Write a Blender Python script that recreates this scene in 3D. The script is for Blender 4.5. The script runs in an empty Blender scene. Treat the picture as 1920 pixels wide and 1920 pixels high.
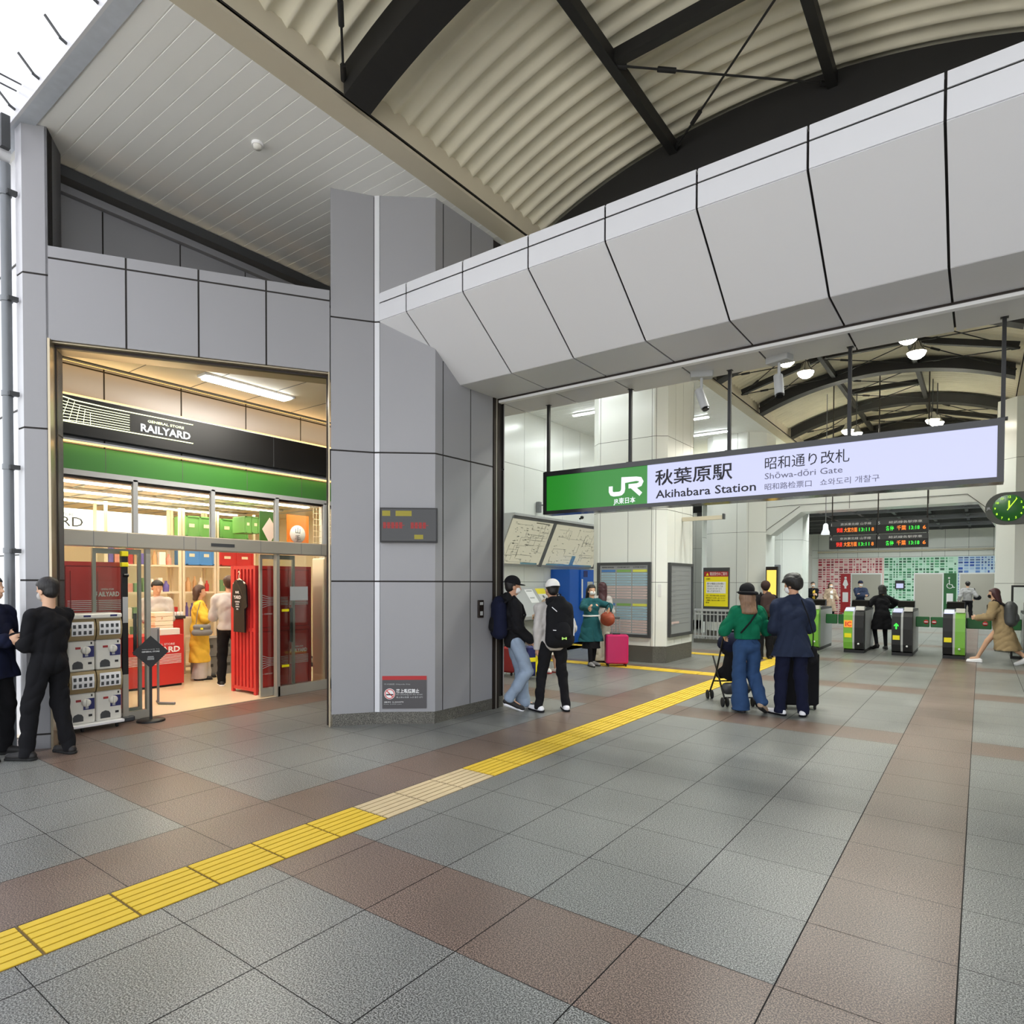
import bpy, bmesh, math, random
import numpy as np
from mathutils import Vector, Matrix
random.seed(7)
S = bpy.context.scene
COL = S.collection
# ---------------------------------------------------------------- camera
CAMZ = 1.64
YAW, PITCH, ROLL = 0.63538394, -0.01832832, 0.00326328
cam = bpy.data.cameras.new('camera')
cam.sensor_width = 36.0
cam.lens = 1192.607 / 1920 * 36.0
cam.shift_y = (1112.742 - 960) / 1920
cam.clip_end = 300
co = bpy.data.objects.new('camera', cam)
COL.objects.link(co)
def _cam():
    c, s = math.cos(YAW), math.sin(YAW)
    F = Vector((-s, c, 0)); R = Vector((c, s, 0)); U = Vector((0, 0, 1))
    F2 = F * math.cos(PITCH) + U * math.sin(PITCH); U2 = U * math.cos(PITCH) - F * math.sin(PITCH)
    R3 = R * math.cos(ROLL) + U2 * math.sin(ROLL); U3 = U2 * math.cos(ROLL) - R * math.sin(ROLL)
    m = Matrix((R3, U3, -F2)).transposed().to_4x4()
    m.translation = (0, 0, CAMZ)
    return m
co.matrix_world = _cam()
S.camera = co
# ---------------------------------------------------------------- sky and exposure
W = bpy.data.worlds.new('sky'); S.world = W; W.use_nodes = True
nt = W.node_tree
bg = nt.nodes['Background']
tc = nt.nodes.new('ShaderNodeTexCoord'); sp = nt.nodes.new('ShaderNodeSeparateXYZ')
mr = nt.nodes.new('ShaderNodeMapRange'); mr.inputs[1].default_value = 0.02; mr.inputs[2].default_value = 0.75
rp = nt.nodes.new('ShaderNodeMix'); rp.data_type = 'RGBA'
rp.inputs[6].default_value = (0.95, 0.97, 1.0, 1); rp.inputs[7].default_value = (0.42, 0.46, 0.52, 1)
nt.links.new(tc.outputs['Generated'], sp.inputs[0]); nt.links.new(sp.outputs[2], mr.inputs[0])
nt.links.new(mr.outputs[0], rp.inputs[0]); nt.links.new(rp.outputs[2], bg.inputs[0])
SKY = 2.0
bg.inputs[1].default_value = SKY
S.view_settings.view_transform = 'Standard'; S.view_settings.look = 'None'
S.view_settings.gamma = 1.0; S.view_settings.exposure = 0.55
S.view_settings.use_curve_mapping = False
S.cycles.max_bounces = 8; S.cycles.diffuse_bounces = 5; S.cycles.glossy_bounces = 4
S.cycles.transmission_bounces = 6; S.cycles.transparent_max_bounces = 12
S.cycles.sample_clamp_indirect = 6.0
S.cycles.use_denoising = True
S.cycles.caustics_reflective = False; S.cycles.caustics_refractive = False
sun = bpy.data.lights.new('sun', 'SUN'); sun.energy = 6.5; sun.angle = math.radians(3); sun.color = (1, .97, .92)
so = bpy.data.objects.new('sun', sun); COL.objects.link(so)
so.rotation_euler = Vector((-0.15, 0.62, 0.80)).to_track_quat('Z', 'Y').to_euler()   # high over the station, behind the vault
def area(name, loc, size, power, color, rot=(0, 0, 0)):
    l = bpy.data.lights.new(name, 'AREA'); l.shape = 'RECTANGLE'
    l.size, l.size_y = size; l.energy = power; l.color = color
    o = bpy.data.objects.new(name, l); o.location = loc; o.rotation_euler = rot
    COL.objects.link(o); return o
# ---------------------------------------------------------------- helpers
def lin(c):
    return tuple((x / 12.92 if x <= 0.04045 else ((x + 0.055) / 1.055) ** 2.4) for x in [v / 255 for v in c]) + (1.0,)
MATS = {}
def mat(name, rgb, rough=0.5, metal=0.0, emit=0.0, noise=0.0, nscale=6.0, alpha=1.0, trans=0.0, bump=0.0, spec=0.5, streak=None):
    """a plain surface: colour with a little noise of wear, in object space"""
    if name in MATS: return MATS[name]
    m = bpy.data.materials.new(name); m.use_nodes = True
    n = m.node_tree.nodes; L = m.node_tree.links; b = n['Principled BSDF']
    c = lin(rgb)
    b.inputs['Base Color'].default_value = c
    b.inputs['Roughness'].default_value = rough; b.inputs['Metallic'].default_value = metal
    b.inputs['Specular IOR Level'].default_value = spec
    if emit > 0:
        b.inputs['Base Color'].default_value = tuple(v * 0.2 for v in c[:3]) + (1,)
        b.inputs['Emission Color'].default_value = c; b.inputs['Emission Strength'].default_value = emit
    if trans > 0: b.inputs['Transmission Weight'].default_value = trans
    if alpha < 1: b.inputs['Alpha'].default_value = alpha
    if noise > 0 or bump > 0:
        tcn = n.new('ShaderNodeTexCoord'); nz = n.new('ShaderNodeTexNoise')
        nz.inputs['Scale'].default_value = nscale; nz.inputs['Detail'].default_value = 5
        if streak:
            sv = n.new('ShaderNodeVectorMath'); sv.operation = 'MULTIPLY'; sv.inputs[1].default_value = streak
            L.new(tcn.outputs['Object'], sv.inputs[0]); L.new(sv.outputs[0], nz.inputs['Vector'])
        else: L.new(tcn.outputs['Object'], nz.inputs['Vector'])
        if noise > 0:
            mx = n.new('ShaderNodeMix'); mx.data_type = 'RGBA'
            mx.inputs[6].default_value = tuple(v * (1 - noise) for v in c[:3]) + (1,)
            mx.inputs[7].default_value = tuple(min(1, v * (1 + noise)) for v in c[:3]) + (1,)
            L.new(nz.outputs['Fac'], mx.inputs[0]); L.new(mx.outputs[2], b.inputs['Base Color'])
        if bump > 0:
            bp = n.new('ShaderNodeBump'); bp.inputs['Strength'].default_value = bump; bp.inputs['Distance'].default_value = 0.01
            L.new(nz.outputs['Fac'], bp.inputs['Height']); L.new(bp.outputs[0], b.inputs['Normal'])
    MATS[name] = m
    return m
def granite(name, dark, light, mid, rough=0.32, scale=150):
    """speckled stone"""
    m = bpy.data.materials.new(name); m.use_nodes = True
    n = m.node_tree.nodes; L = m.node_tree.links; b = n['Principled BSDF']
    t = n.new('ShaderNodeTexCoord')
    v = n.new('ShaderNodeTexNoise'); v.inputs['Scale'].default_value = scale; v.inputs['Detail'].default_value = 2.2
    v.inputs['Roughness'].default_value = 0.75
    r = n.new('ShaderNodeValToRGB'); e = r.color_ramp.elements
    e[0].position = 0.43; e[0].color = lin(dark); e[1].position = 0.59; e[1].color = lin(light)
    k = r.color_ramp.elements.new(0.5); k.color = lin(mid)
    w = n.new('ShaderNodeTexNoise'); w.inputs['Scale'].default_value = 0.9; w.inputs['Detail'].default_value = 4
    mx = n.new('ShaderNodeMix'); mx.data_type = 'RGBA'; mx.blend_type = 'MULTIPLY'; mx.inputs[0].default_value = 1.0
    mw = n.new('ShaderNodeMapRange'); mw.inputs[1].default_value = 0.3; mw.inputs[2].default_value = 0.7
    mw.inputs[3].default_value = 0.86; mw.inputs[4].default_value = 1.12
    cb = n.new('ShaderNodeCombineXYZ')
    L.new(t.outputs['Object'], v.inputs['Vector']); L.new(t.outputs['Object'], w.inputs['Vector'])
    L.new(v.outputs['Fac'], r.inputs[0]); L.new(w.outputs['Fac'], mw.inputs[0])
    for i in range(3): L.new(mw.outputs[0], cb.inputs[i])
    L.new(r.outputs[0], mx.inputs[6]); L.new(cb.outputs[0], mx.inputs[7]); L.new(mx.outputs[2], b.inputs['Base Color'])
    # every slab is a slightly different cut of stone
    if name.startswith('tile'):
        ad = n.new('ShaderNodeVectorMath'); ad.operation = 'ADD'; ad.inputs[1].default_value = (0.056, -0.3, 0)
        sn = n.new('ShaderNodeVectorMath'); sn.operation = 'SNAP'; sn.inputs[1].default_value = (0.6, 0.6, 10)
        wn = n.new('ShaderNodeTexWhiteNoise'); wr_ = n.new('ShaderNodeMapRange'); wr_.inputs[3].default_value = 0.955; wr_.inputs[4].default_value = 1.045
        mm = n.new('ShaderNodeMath'); mm.operation = 'MULTIPLY'
        L.new(t.outputs['Object'], ad.inputs[0]); L.new(ad.outputs[0], sn.inputs[0]); L.new(sn.outputs[0], wn.inputs['Vector'])
        L.new(wn.outputs['Value'], wr_.inputs[0]); L.new(wr_.outputs[0], mm.inputs[0]); L.new(mw.outputs[0], mm.inputs[1])
        for i in range(3): L.new(mm.outputs[0], cb.inputs[i])
    rr = n.new('ShaderNodeMapRange'); rr.inputs[3].default_value = rough - 0.08; rr.inputs[4].default_value = rough + 0.14
    L.new(w.outputs['Fac'], rr.inputs[0]); L.new(rr.outputs[0], b.inputs['Roughness'])
    MATS[name] = m
    return m
def glassmat(name, tint=(248, 251, 249), mixf=0.10):
    m = bpy.data.materials.new(name); m.use_nodes = True
    n = m.node_tree.nodes; L = m.node_tree.links; n.remove(n['Principled BSDF'])
    g = n.new('ShaderNodeBsdfGlossy'); g.inputs['Roughness'].default_value = 0.02
    t = n.new('ShaderNodeBsdfTransparent'); t.inputs[0].default_value = lin(tint)
    f = n.new('ShaderNodeFresnel'); f.inputs[0].default_value = 1.45
    x = n.new('ShaderNodeMixShader'); L.new(f.outputs[0], x.inputs[0]); L.new(t.outputs[0], x.inputs[1]); L.new(g.outputs[0], x.inputs[2])
    L.new(x.outputs[0], n['Material Output'].inputs[0])
    MATS[name] = m
    return m
class MB:
    """collects shapes, then links them as one mesh object"""
    def __init__(s): s.v = []; s.f = []; s.m = []; s.sm = []
    def add(s, vs, fs, m=0, smooth=False):
        o = len(s.v); s.v += [tuple(map(float, v)) for v in vs]
        for f in fs: s.f.append(tuple(i + o for i in f)); s.m.append(m); s.sm.append(smooth)
        return s
    def box(s, x0, x1, y0, y1, z0, z1, m=0):
        return s.add([(x0, y0, z0), (x1, y0, z0), (x1, y1, z0), (x0, y1, z0), (x0, y0, z1), (x1, y0, z1), (x1, y1, z1), (x0, y1, z1)],
                     [(0, 3, 2, 1), (4, 5, 6, 7), (0, 1, 5, 4), (1, 2, 6, 5), (2, 3, 7, 6), (3, 0, 4, 7)], m)
    def bbox(s, x0, x1, y0, y1, z0, z1, r=0.01, m=0, seg=3):
        """box with rounded vertical edges and a small chamfer at top and bottom"""
        pts = []
        r = min(r, (x1 - x0) / 2.01, (y1 - y0) / 2.01)
        for cx, cy, a0 in ((x1 - r, y1 - r, 0), (x0 + r, y1 - r, 90), (x0 + r, y0 + r, 180), (x1 - r, y0 + r, 270)):
            for k in range(seg + 1):
                a = math.radians(a0 + 90 * k / seg); pts.append((cx + r * math.cos(a), cy + r * math.sin(a), math.cos(a), math.sin(a)))
        c = min(r * 0.6, (z1 - z0) / 3); n = len(pts); vs = []
        for z, q in ((z0, c), (z0 + c, 0), (z1 - c, 0), (z1, c)):
            vs += [(p[0] - p[2] * q, p[1] - p[3] * q, z) for p in pts]
        fs = [tuple(reversed(range(n))), tuple(range(3 * n, 4 * n))]
        for l in range(3):
            fs += [(l * n + i, l * n + (i + 1) % n, (l + 1) * n + (i + 1) % n, (l + 1) * n + i) for i in range(n)]
        return s.add(vs, fs, m)
    def prism(s, poly, z0, z1, m=0):
        n = len(poly)
        a = sum(poly[i][0] * poly[(i + 1) % n][1] - poly[(i + 1) % n][0] * poly[i][1] for i in range(n))
        if a < 0: poly = poly[::-1]
        return s.add([(p[0], p[1], z0) for p in poly] + [(p[0], p[1], z1) for p in poly],
                     [tuple(reversed(range(n))), tuple(range(n, 2 * n))] + [(i, (i + 1) % n, n + (i + 1) % n, n + i) for i in range(n)], m)
    def ext(s, poly, axis, a, b, m=0):
        """extrude a polygon given in the other two axes along axis ('x': (y,z), 'y': (x,z))"""
        n = len(poly); mk = (lambda t, p: (t, p[0], p[1])) if axis == 'x' else (lambda t, p: (p[0], t, p[1]))
        return s.add([mk(a, p) for p in poly] + [mk(b, p) for p in poly],
                     [tuple(reversed(range(n))), tuple(range(n, 2 * n))] + [(i, (i + 1) % n, n + (i + 1) % n, n + i) for i in range(n)], m)
    def tube(s, path, r, seg=10, m=0, cap=True):
        P = [Vector(p) for p in path]; vs = []; n = len(P); up = None
        for i, p in enumerate(P):
            d = (P[min(i + 1, n - 1)] - P[max(i - 1, 0)]).normalized()
            if up is None: up = d.orthogonal().normalized()
            up = (up - d * up.dot(d)).normalized(); q = d.cross(up)
            rr = r[i] if isinstance(r, (list, tuple)) else r
            vs += [p + (up * math.cos(2 * math.pi * k / seg) + q * math.sin(2 * math.pi * k / seg)) * rr for k in range(seg)]
        fs = [(i * seg + k, i * seg + (k + 1) % seg, (i + 1) * seg + (k + 1) % seg, (i + 1) * seg + k) for i in range(n - 1) for k in range(seg)]
        s.add(vs, fs, m, True)
        if cap: s.add(vs[:seg], [tuple(reversed(range(seg)))], m); s.add(vs[-seg:], [tuple(range(seg))], m)
        return s
    def bar(s, a, b, w, h, m=0, up=(0, 0, 1)):
        a, b = Vector(a), Vector(b); d = (b - a).normalized(); u = Vector(up)
        q = d.cross(u)
        if q.length < 1e-4: q = d.orthogonal()
        q.normalize(); u = q.cross(d).normalized(); q = q * w / 2; u = u * h / 2
        vs = [a - q - u, a + q - u, a + q + u, a - q + u, b - q - u, b + q - u, b + q + u, b - q + u]
        return s.add(vs, [(0, 1, 2, 3), (7, 6, 5, 4), (0, 4, 5, 1), (1, 5, 6, 2), (2, 6, 7, 3), (3, 7, 4, 0)], m)
    def lathe(s, prof, c, seg=24, m=0, axis='z'):
        vs = []
        for r, h in prof:
            for k in range(seg):
                a = 2 * math.pi * k / seg; u, w = r * math.cos(a), r * math.sin(a)
                vs.append({'z': (c[0] + u, c[1] + w, c[2] + h), 'y': (c[0] + u, c[1] + h, c[2] + w), 'x': (c[0] + h, c[1] + u, c[2] + w)}[axis])
        n = len(prof)
        fs = [(i * seg + k, i * seg + (k + 1) % seg, (i + 1) * seg + (k + 1) % seg, (i + 1) * seg + k) for i in range(n - 1) for k in range(seg)]
        s.add(vs, fs, m, True)
        for i, rev in ((0, True), (n - 1, False)):
            if prof[i][0] > 1e-5:
                ring = list(range(i * seg, (i + 1) * seg)); s.add([vs[j] for j in ring], [tuple(reversed(range(seg))) if rev else tuple(range(seg))], m)
        return s
    def xf(s, M):
        s.v = [tuple(M @ Vector(v)) for v in s.v]; return s
    def build(s, name, mats, parent=None, loc=None, rot=None, **props):
        me = bpy.data.meshes.new(name); me.from_pydata(s.v, [], s.f)
        for m in (mats if isinstance(mats, (list, tuple)) else [mats]): me.materials.append(MATS[m] if isinstance(m, str) else m)
        me.polygons.foreach_set('material_index', s.m); me.polygons.foreach_set('use_smooth', s.sm)
        bm = bmesh.new(); bm.from_mesh(me); bmesh.ops.recalc_face_normals(bm, faces=bm.faces); bm.to_mesh(me); bm.free()
        me.update()
        return link(me, name, parent, loc, rot, **props)
def link(me, name, parent=None, loc=None, rot=None, **props):
    o = bpy.data.objects.new(name, me); COL.objects.link(o)
    if parent: o.parent = parent
    if loc is not None: o.location = loc
    if rot is not None: o.rotation_euler = rot
    for k, v in props.items(): o[k] = v
    return o
def struct(o): o['kind'] = 'structure'; return o
def tag(o, label, cat, group=None):
    o['label'] = label; o['category'] = cat
    if group: o['group'] = group
    return o
def thing(name, label, cat, loc=(0, 0, 0), rz=0.0, group=None):
    o = bpy.data.objects.new(name, None); COL.objects.link(o); o.location = loc; o.rotation_euler = (0, 0, rz)
    o.empty_display_size = 0.1
    return tag(o, label, cat, group)
def copy_thing(root, loc, rz, label=None):
    def cp(o, parent):
        c = o.copy(); COL.objects.link(c)
        if parent: c.parent = parent
        for ch in list(o.children): cp(ch, c)
        return c
    r = cp(root, None); r.location = loc; r.rotation_euler = (0, 0, rz)
    if label: r['label'] = label
    return r
def text(body, size, mtl, parent, origin, xdir, updir, name='lettering', align='LEFT', bold=0.0, width=None, off=0.0, **props):
    """letters as a thin mesh; size = height of a capital; baseline starts at origin, runs along xdir"""
    c = bpy.data.curves.new('t', 'FONT'); c.body = body; c.align_x = align; c.offset = bold; c.extrude = 0.004; c.resolution_u = 2
    o = bpy.data.objects.new('t', c); COL.objects.link(o)
    dg = bpy.context.evaluated_depsgraph_get(); dg.update()
    me = bpy.data.meshes.new_from_object(o.evaluated_get(dg), depsgraph=dg)
    bpy.data.objects.remove(o); bpy.data.curves.remove(c)
    k = size / 0.7; kx = k
    if width:
        xs = [v.co.x for v in me.vertices]; kx = width / (max(xs) - min(xs))
        x0 = min(xs) if align == 'LEFT' else 0
    else: x0 = 0
    X = Vector(xdir).normalized(); U = Vector(updir).normalized(); N = X.cross(U); O = Vector(origin)
    for v in me.vertices:
        p = v.co.copy(); v.co = O + X * ((p.x - x0) * kx) + U * (p.y * k) + N * (p.z * 0.3 + off)
    me.materials.clear(); me.materials.append(MATS[mtl] if isinstance(mtl, str) else mtl)
    me.name = name
    return link(me, name, parent, **props)
# ---------------------------------------------------------------- materials
mat('panel', (146, 146, 149), 0.42, noise=0.03, nscale=1.2, bump=0.02)
mat('panel_beam', (214, 214, 216), 0.38, noise=0.02, nscale=1.0)  # same cladding as panel, paled to imitate light bounced off the ground
mat('stone_light', (150, 149, 142), 0.5, noise=0.1, nscale=20)
mat('plaza', (226, 224, 220), 0.8, noise=0.05)
mat('panel_white', (208, 209, 213), 0.35, noise=0.03, nscale=1.5)  # white fittings; on cladding, light painted onto the brighter faces
mat('panel_hall', (226, 228, 222), 0.22, noise=0.02, nscale=1.0)  # same cladding as panel, colour lifted and greened for the hall lamps' light
mat('seam', (38, 34, 32), 0.8)
mat('seam_hall', (88, 88, 84), 0.7)
mat('steel', (178, 174, 162), 0.3, metal=0.35)
mat('pipe_grey', (118, 122, 126), 0.4, metal=0.3)
mat('steel_warm', (176, 164, 140), 0.28, metal=0.6)
mat('frame_dark', (44, 36, 32), 0.4, metal=0.4)
mat('plank', (240, 240, 236), 0.5, noise=0.02, nscale=2)
mat('plank_gap', (250, 250, 246), 0.5)
mat('plank_dark', (150, 150, 146), 0.6)
mat('roof_sheet', (232, 226, 204), 0.7, noise=0.14, nscale=2.2, bump=0.1)
mat('black_steel', (24, 23, 22), 0.6, noise=0.3, nscale=5)
mat('beam_beige', (205, 196, 174), 0.55, noise=0.08, nscale=2)
mat('white', (238, 238, 238), 0.45)
mat('offwhite', (222, 220, 212), 0.5)
mat('black', (14, 14, 15), 0.5)
mat('black_gloss', (12, 12, 13), 0.15)
mat('rubber', (22, 22, 22), 0.8)
mat('grey', (120, 122, 124), 0.5)
mat('grey_dark', (62, 64, 66), 0.5)
mat('grey_light', (176, 178, 178), 0.5)
mat('chrome', (200, 200, 202), 0.15, metal=1.0)
mat('galvanised', (196, 202, 210), 0.45, metal=0.15, noise=0.12, nscale=12)
mat('tactile', (222, 188, 48), 0.6, noise=0.10, nscale=9)
mat('tactile_groove', (122, 96, 30), 0.8, noise=0.2, nscale=12)
mat('tactile_pale', (206, 186, 148), 0.6, noise=0.08, nscale=9)
mat('tactile_pale_groove', (120, 104, 78), 0.8)
mat('green_sign', (62, 122, 52), 0.4, noise=0.03)
mat('red', (200, 52, 50), 0.4, noise=0.08, nscale=3)
mat('red_dark', (160, 40, 40), 0.45, noise=0.08)
mat('blue', (22, 92, 190), 0.4)
mat('yellow', (240, 224, 20), 0.5)
mat('gate_green', (120, 180, 62), 0.35)
mat('flap_green', (26, 98, 44), 0.4)
mat('cream', (236, 220, 190), 0.6)
mat('shop_floor', (222, 205, 172), 0.25, noise=0.05, nscale=1.5)
mat('lamp_cool', (246, 252, 255), 0.4, emit=14)
mat('lamp_flood', (255, 246, 226), 0.4, emit=30)
mat('lamp_shop', (255, 244, 220), 0.4, emit=8)
mat('lamp_cove', (255, 196, 110), 0.4, emit=2.2)
mat('lit_white', (206, 210, 246), 0.3, emit=0.58)
mat('lit_green', (30, 150, 30), 0.3, emit=0.42)
mat('lit_letter', (245, 250, 255), 0.3, emit=0.62)
mat('lit_shop', (255, 250, 235), 0.3, emit=1.7)
mat('led_green', (60, 240, 70), 0.5, emit=1.0)
mat('led_orange', (255, 130, 40), 0.5, emit=1.0)
mat('led_red', (255, 50, 30), 0.5, emit=1.0)
mat('ink', (24, 22, 34), 0.6)
mat('ink_grey', (110, 110, 130), 0.6)
mat('neon', (250, 255, 190), 0.4, emit=2.2)
glassmat('glass')
granite('tile_grey', (62, 63, 61), (171, 172, 166), (113, 114, 111))
granite('tile_pink', (70, 57, 51), (158, 136, 121), (108, 91, 82))
granite('plinth_stone', (48, 47, 42), (128, 125, 116), (84, 82, 75), rough=0.45)
mat('grout', (58, 56, 54), 0.9)
# ================================================================ floor
mb = MB()
PINK_Y = ((2.1, 2.7), (7.5, 8.1), (11.1, 11.7), (14.7, 15.3), (19.5, 20.1), (24.9, 25.5))
gx = [-0.056 - 0.6 * k for k in range(-9, 21)][::-1]; gy = [-6.3 + 0.6 * k for k in range(73)]
mb.add([(-60, -40, -0.004), (40, -40, -0.004), (40, 60, -0.004), (-60, 60, -0.004)], [(0, 1, 2, 3)], 2)
for i in range(len(gx) - 1):
    for j in range(len(gy) - 1):
        x0, x1, y0, y1 = gx[i], gx[i + 1], gy[j], gy[j + 1]; cx, cy = (x0 + x1) / 2, (y0 + y1) / 2
        if cx < -9.4 and cy < 6.9: continue
        if x1 < -8.0 and cy < 6.9: continue
        pk = (-0.656 < cx < -0.056) or (-4.27 < cx < -3.6 and cy < 15) or (any(a < cy < b for a, b in PINK_Y) and (cy > 7 or cx < 0)) or (cx < -7.2 and cy > 2.7 and cy < 6.5)
        if cx < -7.85: x0 = max(x0, -8.0)
        g = 0.003
        mb.add([(x0 + g, y0 + g * 0.7, 0), (x1 - g, y0 + g * 0.7, 0), (x1 - g, y1 - g * 0.7, 0), (x0 + g, y1 - g * 0.7, 0)], [(0, 1, 2, 3)], 1 if pk else 0)
struct(mb.build('floor', ['tile_grey', 'tile_pink', 'grout']))
struct(MB().box(-60, 40, -45, -6.3, -0.05, -0.001).build('floor_plaza', ['plaza']))  # added unseen forecourt, kept very pale to bounce sunlight up to the ceilings
mb = MB(); mb.box(-15, -8.03, 1.5, 7.5, -0.003, 0.004, 0); struct(mb.build('floor_shop', ['shop_floor']))
mb = MB()
def tblock(x0, x1, y0, y1, along, pale=False):
    a, b = (2, 3) if pale else (0, 1)
    mb.box(x0, x1, y0, y1, 0.0, 0.0015, b)
    mb_w = (x1 - x0) if along == 'y' else (y1 - y0)
    n = 6; p = mb_w / n
    for k in range(n):
        if along == 'y': mb.box(x0 + k * p + 0.006, x0 + (k + 1) * p - 0.006, y0 + 0.007, y1 - 0.007, 0.001, 0.006, a)
        else: mb.box(x0 + 0.007, x1 - 0.007, y0 + k * p + 0.006, y0 + (k + 1) * p - 0.006, 0.001, 0.006, a)
for k in range(-12, 34):
    y0 = 1.007 + 0.4 * k
    tblock(-3.645, -3.278, y0, y0 + 0.398, 'y', 2.9 < y0 < 4.1)
struct(mb.build('floor_tactile_strip', ['tactile', 'tactile_groove', 'tactile_pale', 'tactile_pale_groove']))
mb = MB()
for k in range(15): tblock(-3.66 - 0.4 * (k + 1), -3.662 - 0.4 * k, 11.04, 11.41, 'x')
for k in range(15): tblock(-3.66 - 0.4 * (k + 1), -3.662 - 0.4 * k, 14.15, 14.52, 'x')
struct(mb.build('floor_tactile_branches', ['tactile', 'tactile_groove']))
# ================================================================ panelled walls
SEAMS = [0.14, 1.64, 3.107, 4.584]
GAP = 0.009
def panels(mb, A, B, zs, us, m=0, md=1, gap=GAP, thick=0.02, back=0.03):
    """cladding panels on the vertical plane A-B (seen from the right of A->B), with dark joints"""
    A = Vector((*A, 0)); B = Vector((*B, 0)); D = (B - A); L = D.length; D.normalize(); N = Vector((D.y, -D.x, 0))
    us = [0] + list(us) + [L]
    P = lambda u, z, o: tuple(A + D * u + N * o + Vector((0, 0, z)))
    mb.add([P(0, zs[0], -0.006), P(L, zs[0], -0.006), P(L, zs[-1], -0.006), P(0, zs[-1], -0.006)], [(0, 1, 2, 3)], md)
    for i in range(len(us) - 1):
        for j in range(len(zs) - 1):
            u0, u1, z0, z1 = us[i], us[i + 1], zs[j], zs[j + 1]
            u0 += gap if i > 0 else 0; u1 -= gap if i < len(us) - 2 else 0
            z0 += gap if j > 0 else 0; z1 -= gap if j < len(zs) - 2 else 0
            mb.add([P(u0, z0, 0), P(u1, z0, 0), P(u1, z1, 0), P(u0, z1, 0), P(u0, z0, -thick), P(u1, z0, -thick), P(u1, z1, -thick), P(u0, z1, -thick)],
                   [(0, 1, 2, 3), (0, 4, 5, 1), (1, 5, 6, 2), (2, 6, 7, 3), (3, 7, 4, 0)], m)
def inset(poly, d):
    c = Vector((sum(p[0] for p in poly) / len(poly), sum(p[1] for p in poly) / len(poly)))
    return [tuple(Vector(p) + (c - Vector(p)).normalized() * d) for p in poly]
A1 = Vector((0.5505, 0.8348)); N1 = Vector((-0.8348, 0.5505))
C0 = Vector((-7.405, 2.151)); C1 = C0 + A1 * 0.205
P0 = Vector((-5.862, 4.535)); P1 = Vector((-5.585, 4.925)); P1b = Vector((-5.535, 4.955)); P2 = Vector((-5.05, 5.36)); P2b = Vector((-5.04, 5.62))
P3 = Vector((-5.04, 6.41)); P4 = Vector((-5.04, 6.66))
# main pillar
mb = MB()
poly = [P0, P1, P1b, P2, P3, P4, Vector((-6.35, 6.66)), Vector((-6.35, 5.1)), Vector((-6.02, 4.66))]
mb.prism(inset([tuple(p) for p in poly], 0.045), 0.0, 6.02, 1)
zs = [0.14, 1.64, 3.107, 4.584, 6.0]
panels(mb, P0, P1 - (P1 - P0).normalized() * 0.008, zs, [])
panels(mb, P1, P1b, zs, [], 3)  # narrow return in the paler colour, standing in for the light it catches
panels(mb, P1b + Vector((0.004, 0.003)), P2 - Vector((0.0, 0.0)), zs, [])
panels(mb, P2, P3, zs, [0.13, 0.62])
panels(mb, (-6.02, 4.66), P0, zs, [])
panels(mb, (-6.35, 5.1), (-6.02, 4.66), zs, [])
panels(mb, P4, (-6.35, 6.66), zs, [])
mb.prism([tuple(p) for p in inset([tuple(p) for p in poly], 0.012)], 0.0, 0.139, 2)
struct(mb.build('pillar', ['panel', 'seam', 'plinth_stone', 'panel_white']))
# steel shutter guide beside the pillar
mb = MB()
mb.box(-5.055, -5.03, 6.42, 6.47, 0, 4.0, 0); mb.box(-5.05, -5.035, 6.47, 6.50, 0, 4.0, 1); mb.box(-5.055, -5.028, 6.50, 6.54, 0, 4.0, 0)
struct(mb.build('trim_shutter_guide', ['frame_dark', 'steel']))
# left column, continued as a side wall above the shop header
mb = MB()
c2 = C1 + N1 * 0.42; c3 = C0 + N1 * 0.30 + Vector((-0.16, -0.1))
c0b = Vector((-7.56, 2.146))
zs6 = [0, 0.14, 1.64, 3.107, 4.584, 6.0]
mb.prism([tuple(C0 + N1 * .01), tuple(C1 + N1 * .01), tuple(c2), (-7.85, 2.45), (-7.57, 2.16)], 0, 6.0, 1)
panels(mb, C0, C1, zs6, []); panels(mb, c0b, C0, zs6, [], 3); panels(mb, C1, c2, zs6, [0.14], 0)
struct(mb.build('pillar_shop_corner', ['panel', 'seam', 'plinth_stone', 'panel_white']))
mb = MB()
j = C1 + N1 * 0.10
mb.bar((*(C1 + A1 * 0.012 + N1 * .03), 0), (*(C1 + A1 * 0.012 + N1 * .03), 3.97), 0.02, 0.16, 0, up=(N1.x, N1.y, 0))
mb.bar((*(C1 + A1 * 0.03 + N1 * .12), 0), (*(C1 + A1 * 0.03 + N1 * .12), 3.97), 0.012, 0.03, 1, up=(N1.x, N1.y, 0))
mb.bar((*(P0 - A1 * 0.02 + N1 * .03), 0), (*(P0 - A1 * 0.02 + N1 * .03), 3.97), 0.015, 0.06, 0, up=(N1.x, N1.y, 0))
mb.bar((*(P0 - A1 * 0.03 + N1 * .12), 0), (*(P0 - A1 * 0.03 + N1 * .12), 3.97), 0.02, 0.03, 1, up=(N1.x, N1.y, 0))
struct(mb.build('trim_shop_jambs', ['steel_warm', 'frame_dark']))
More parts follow.
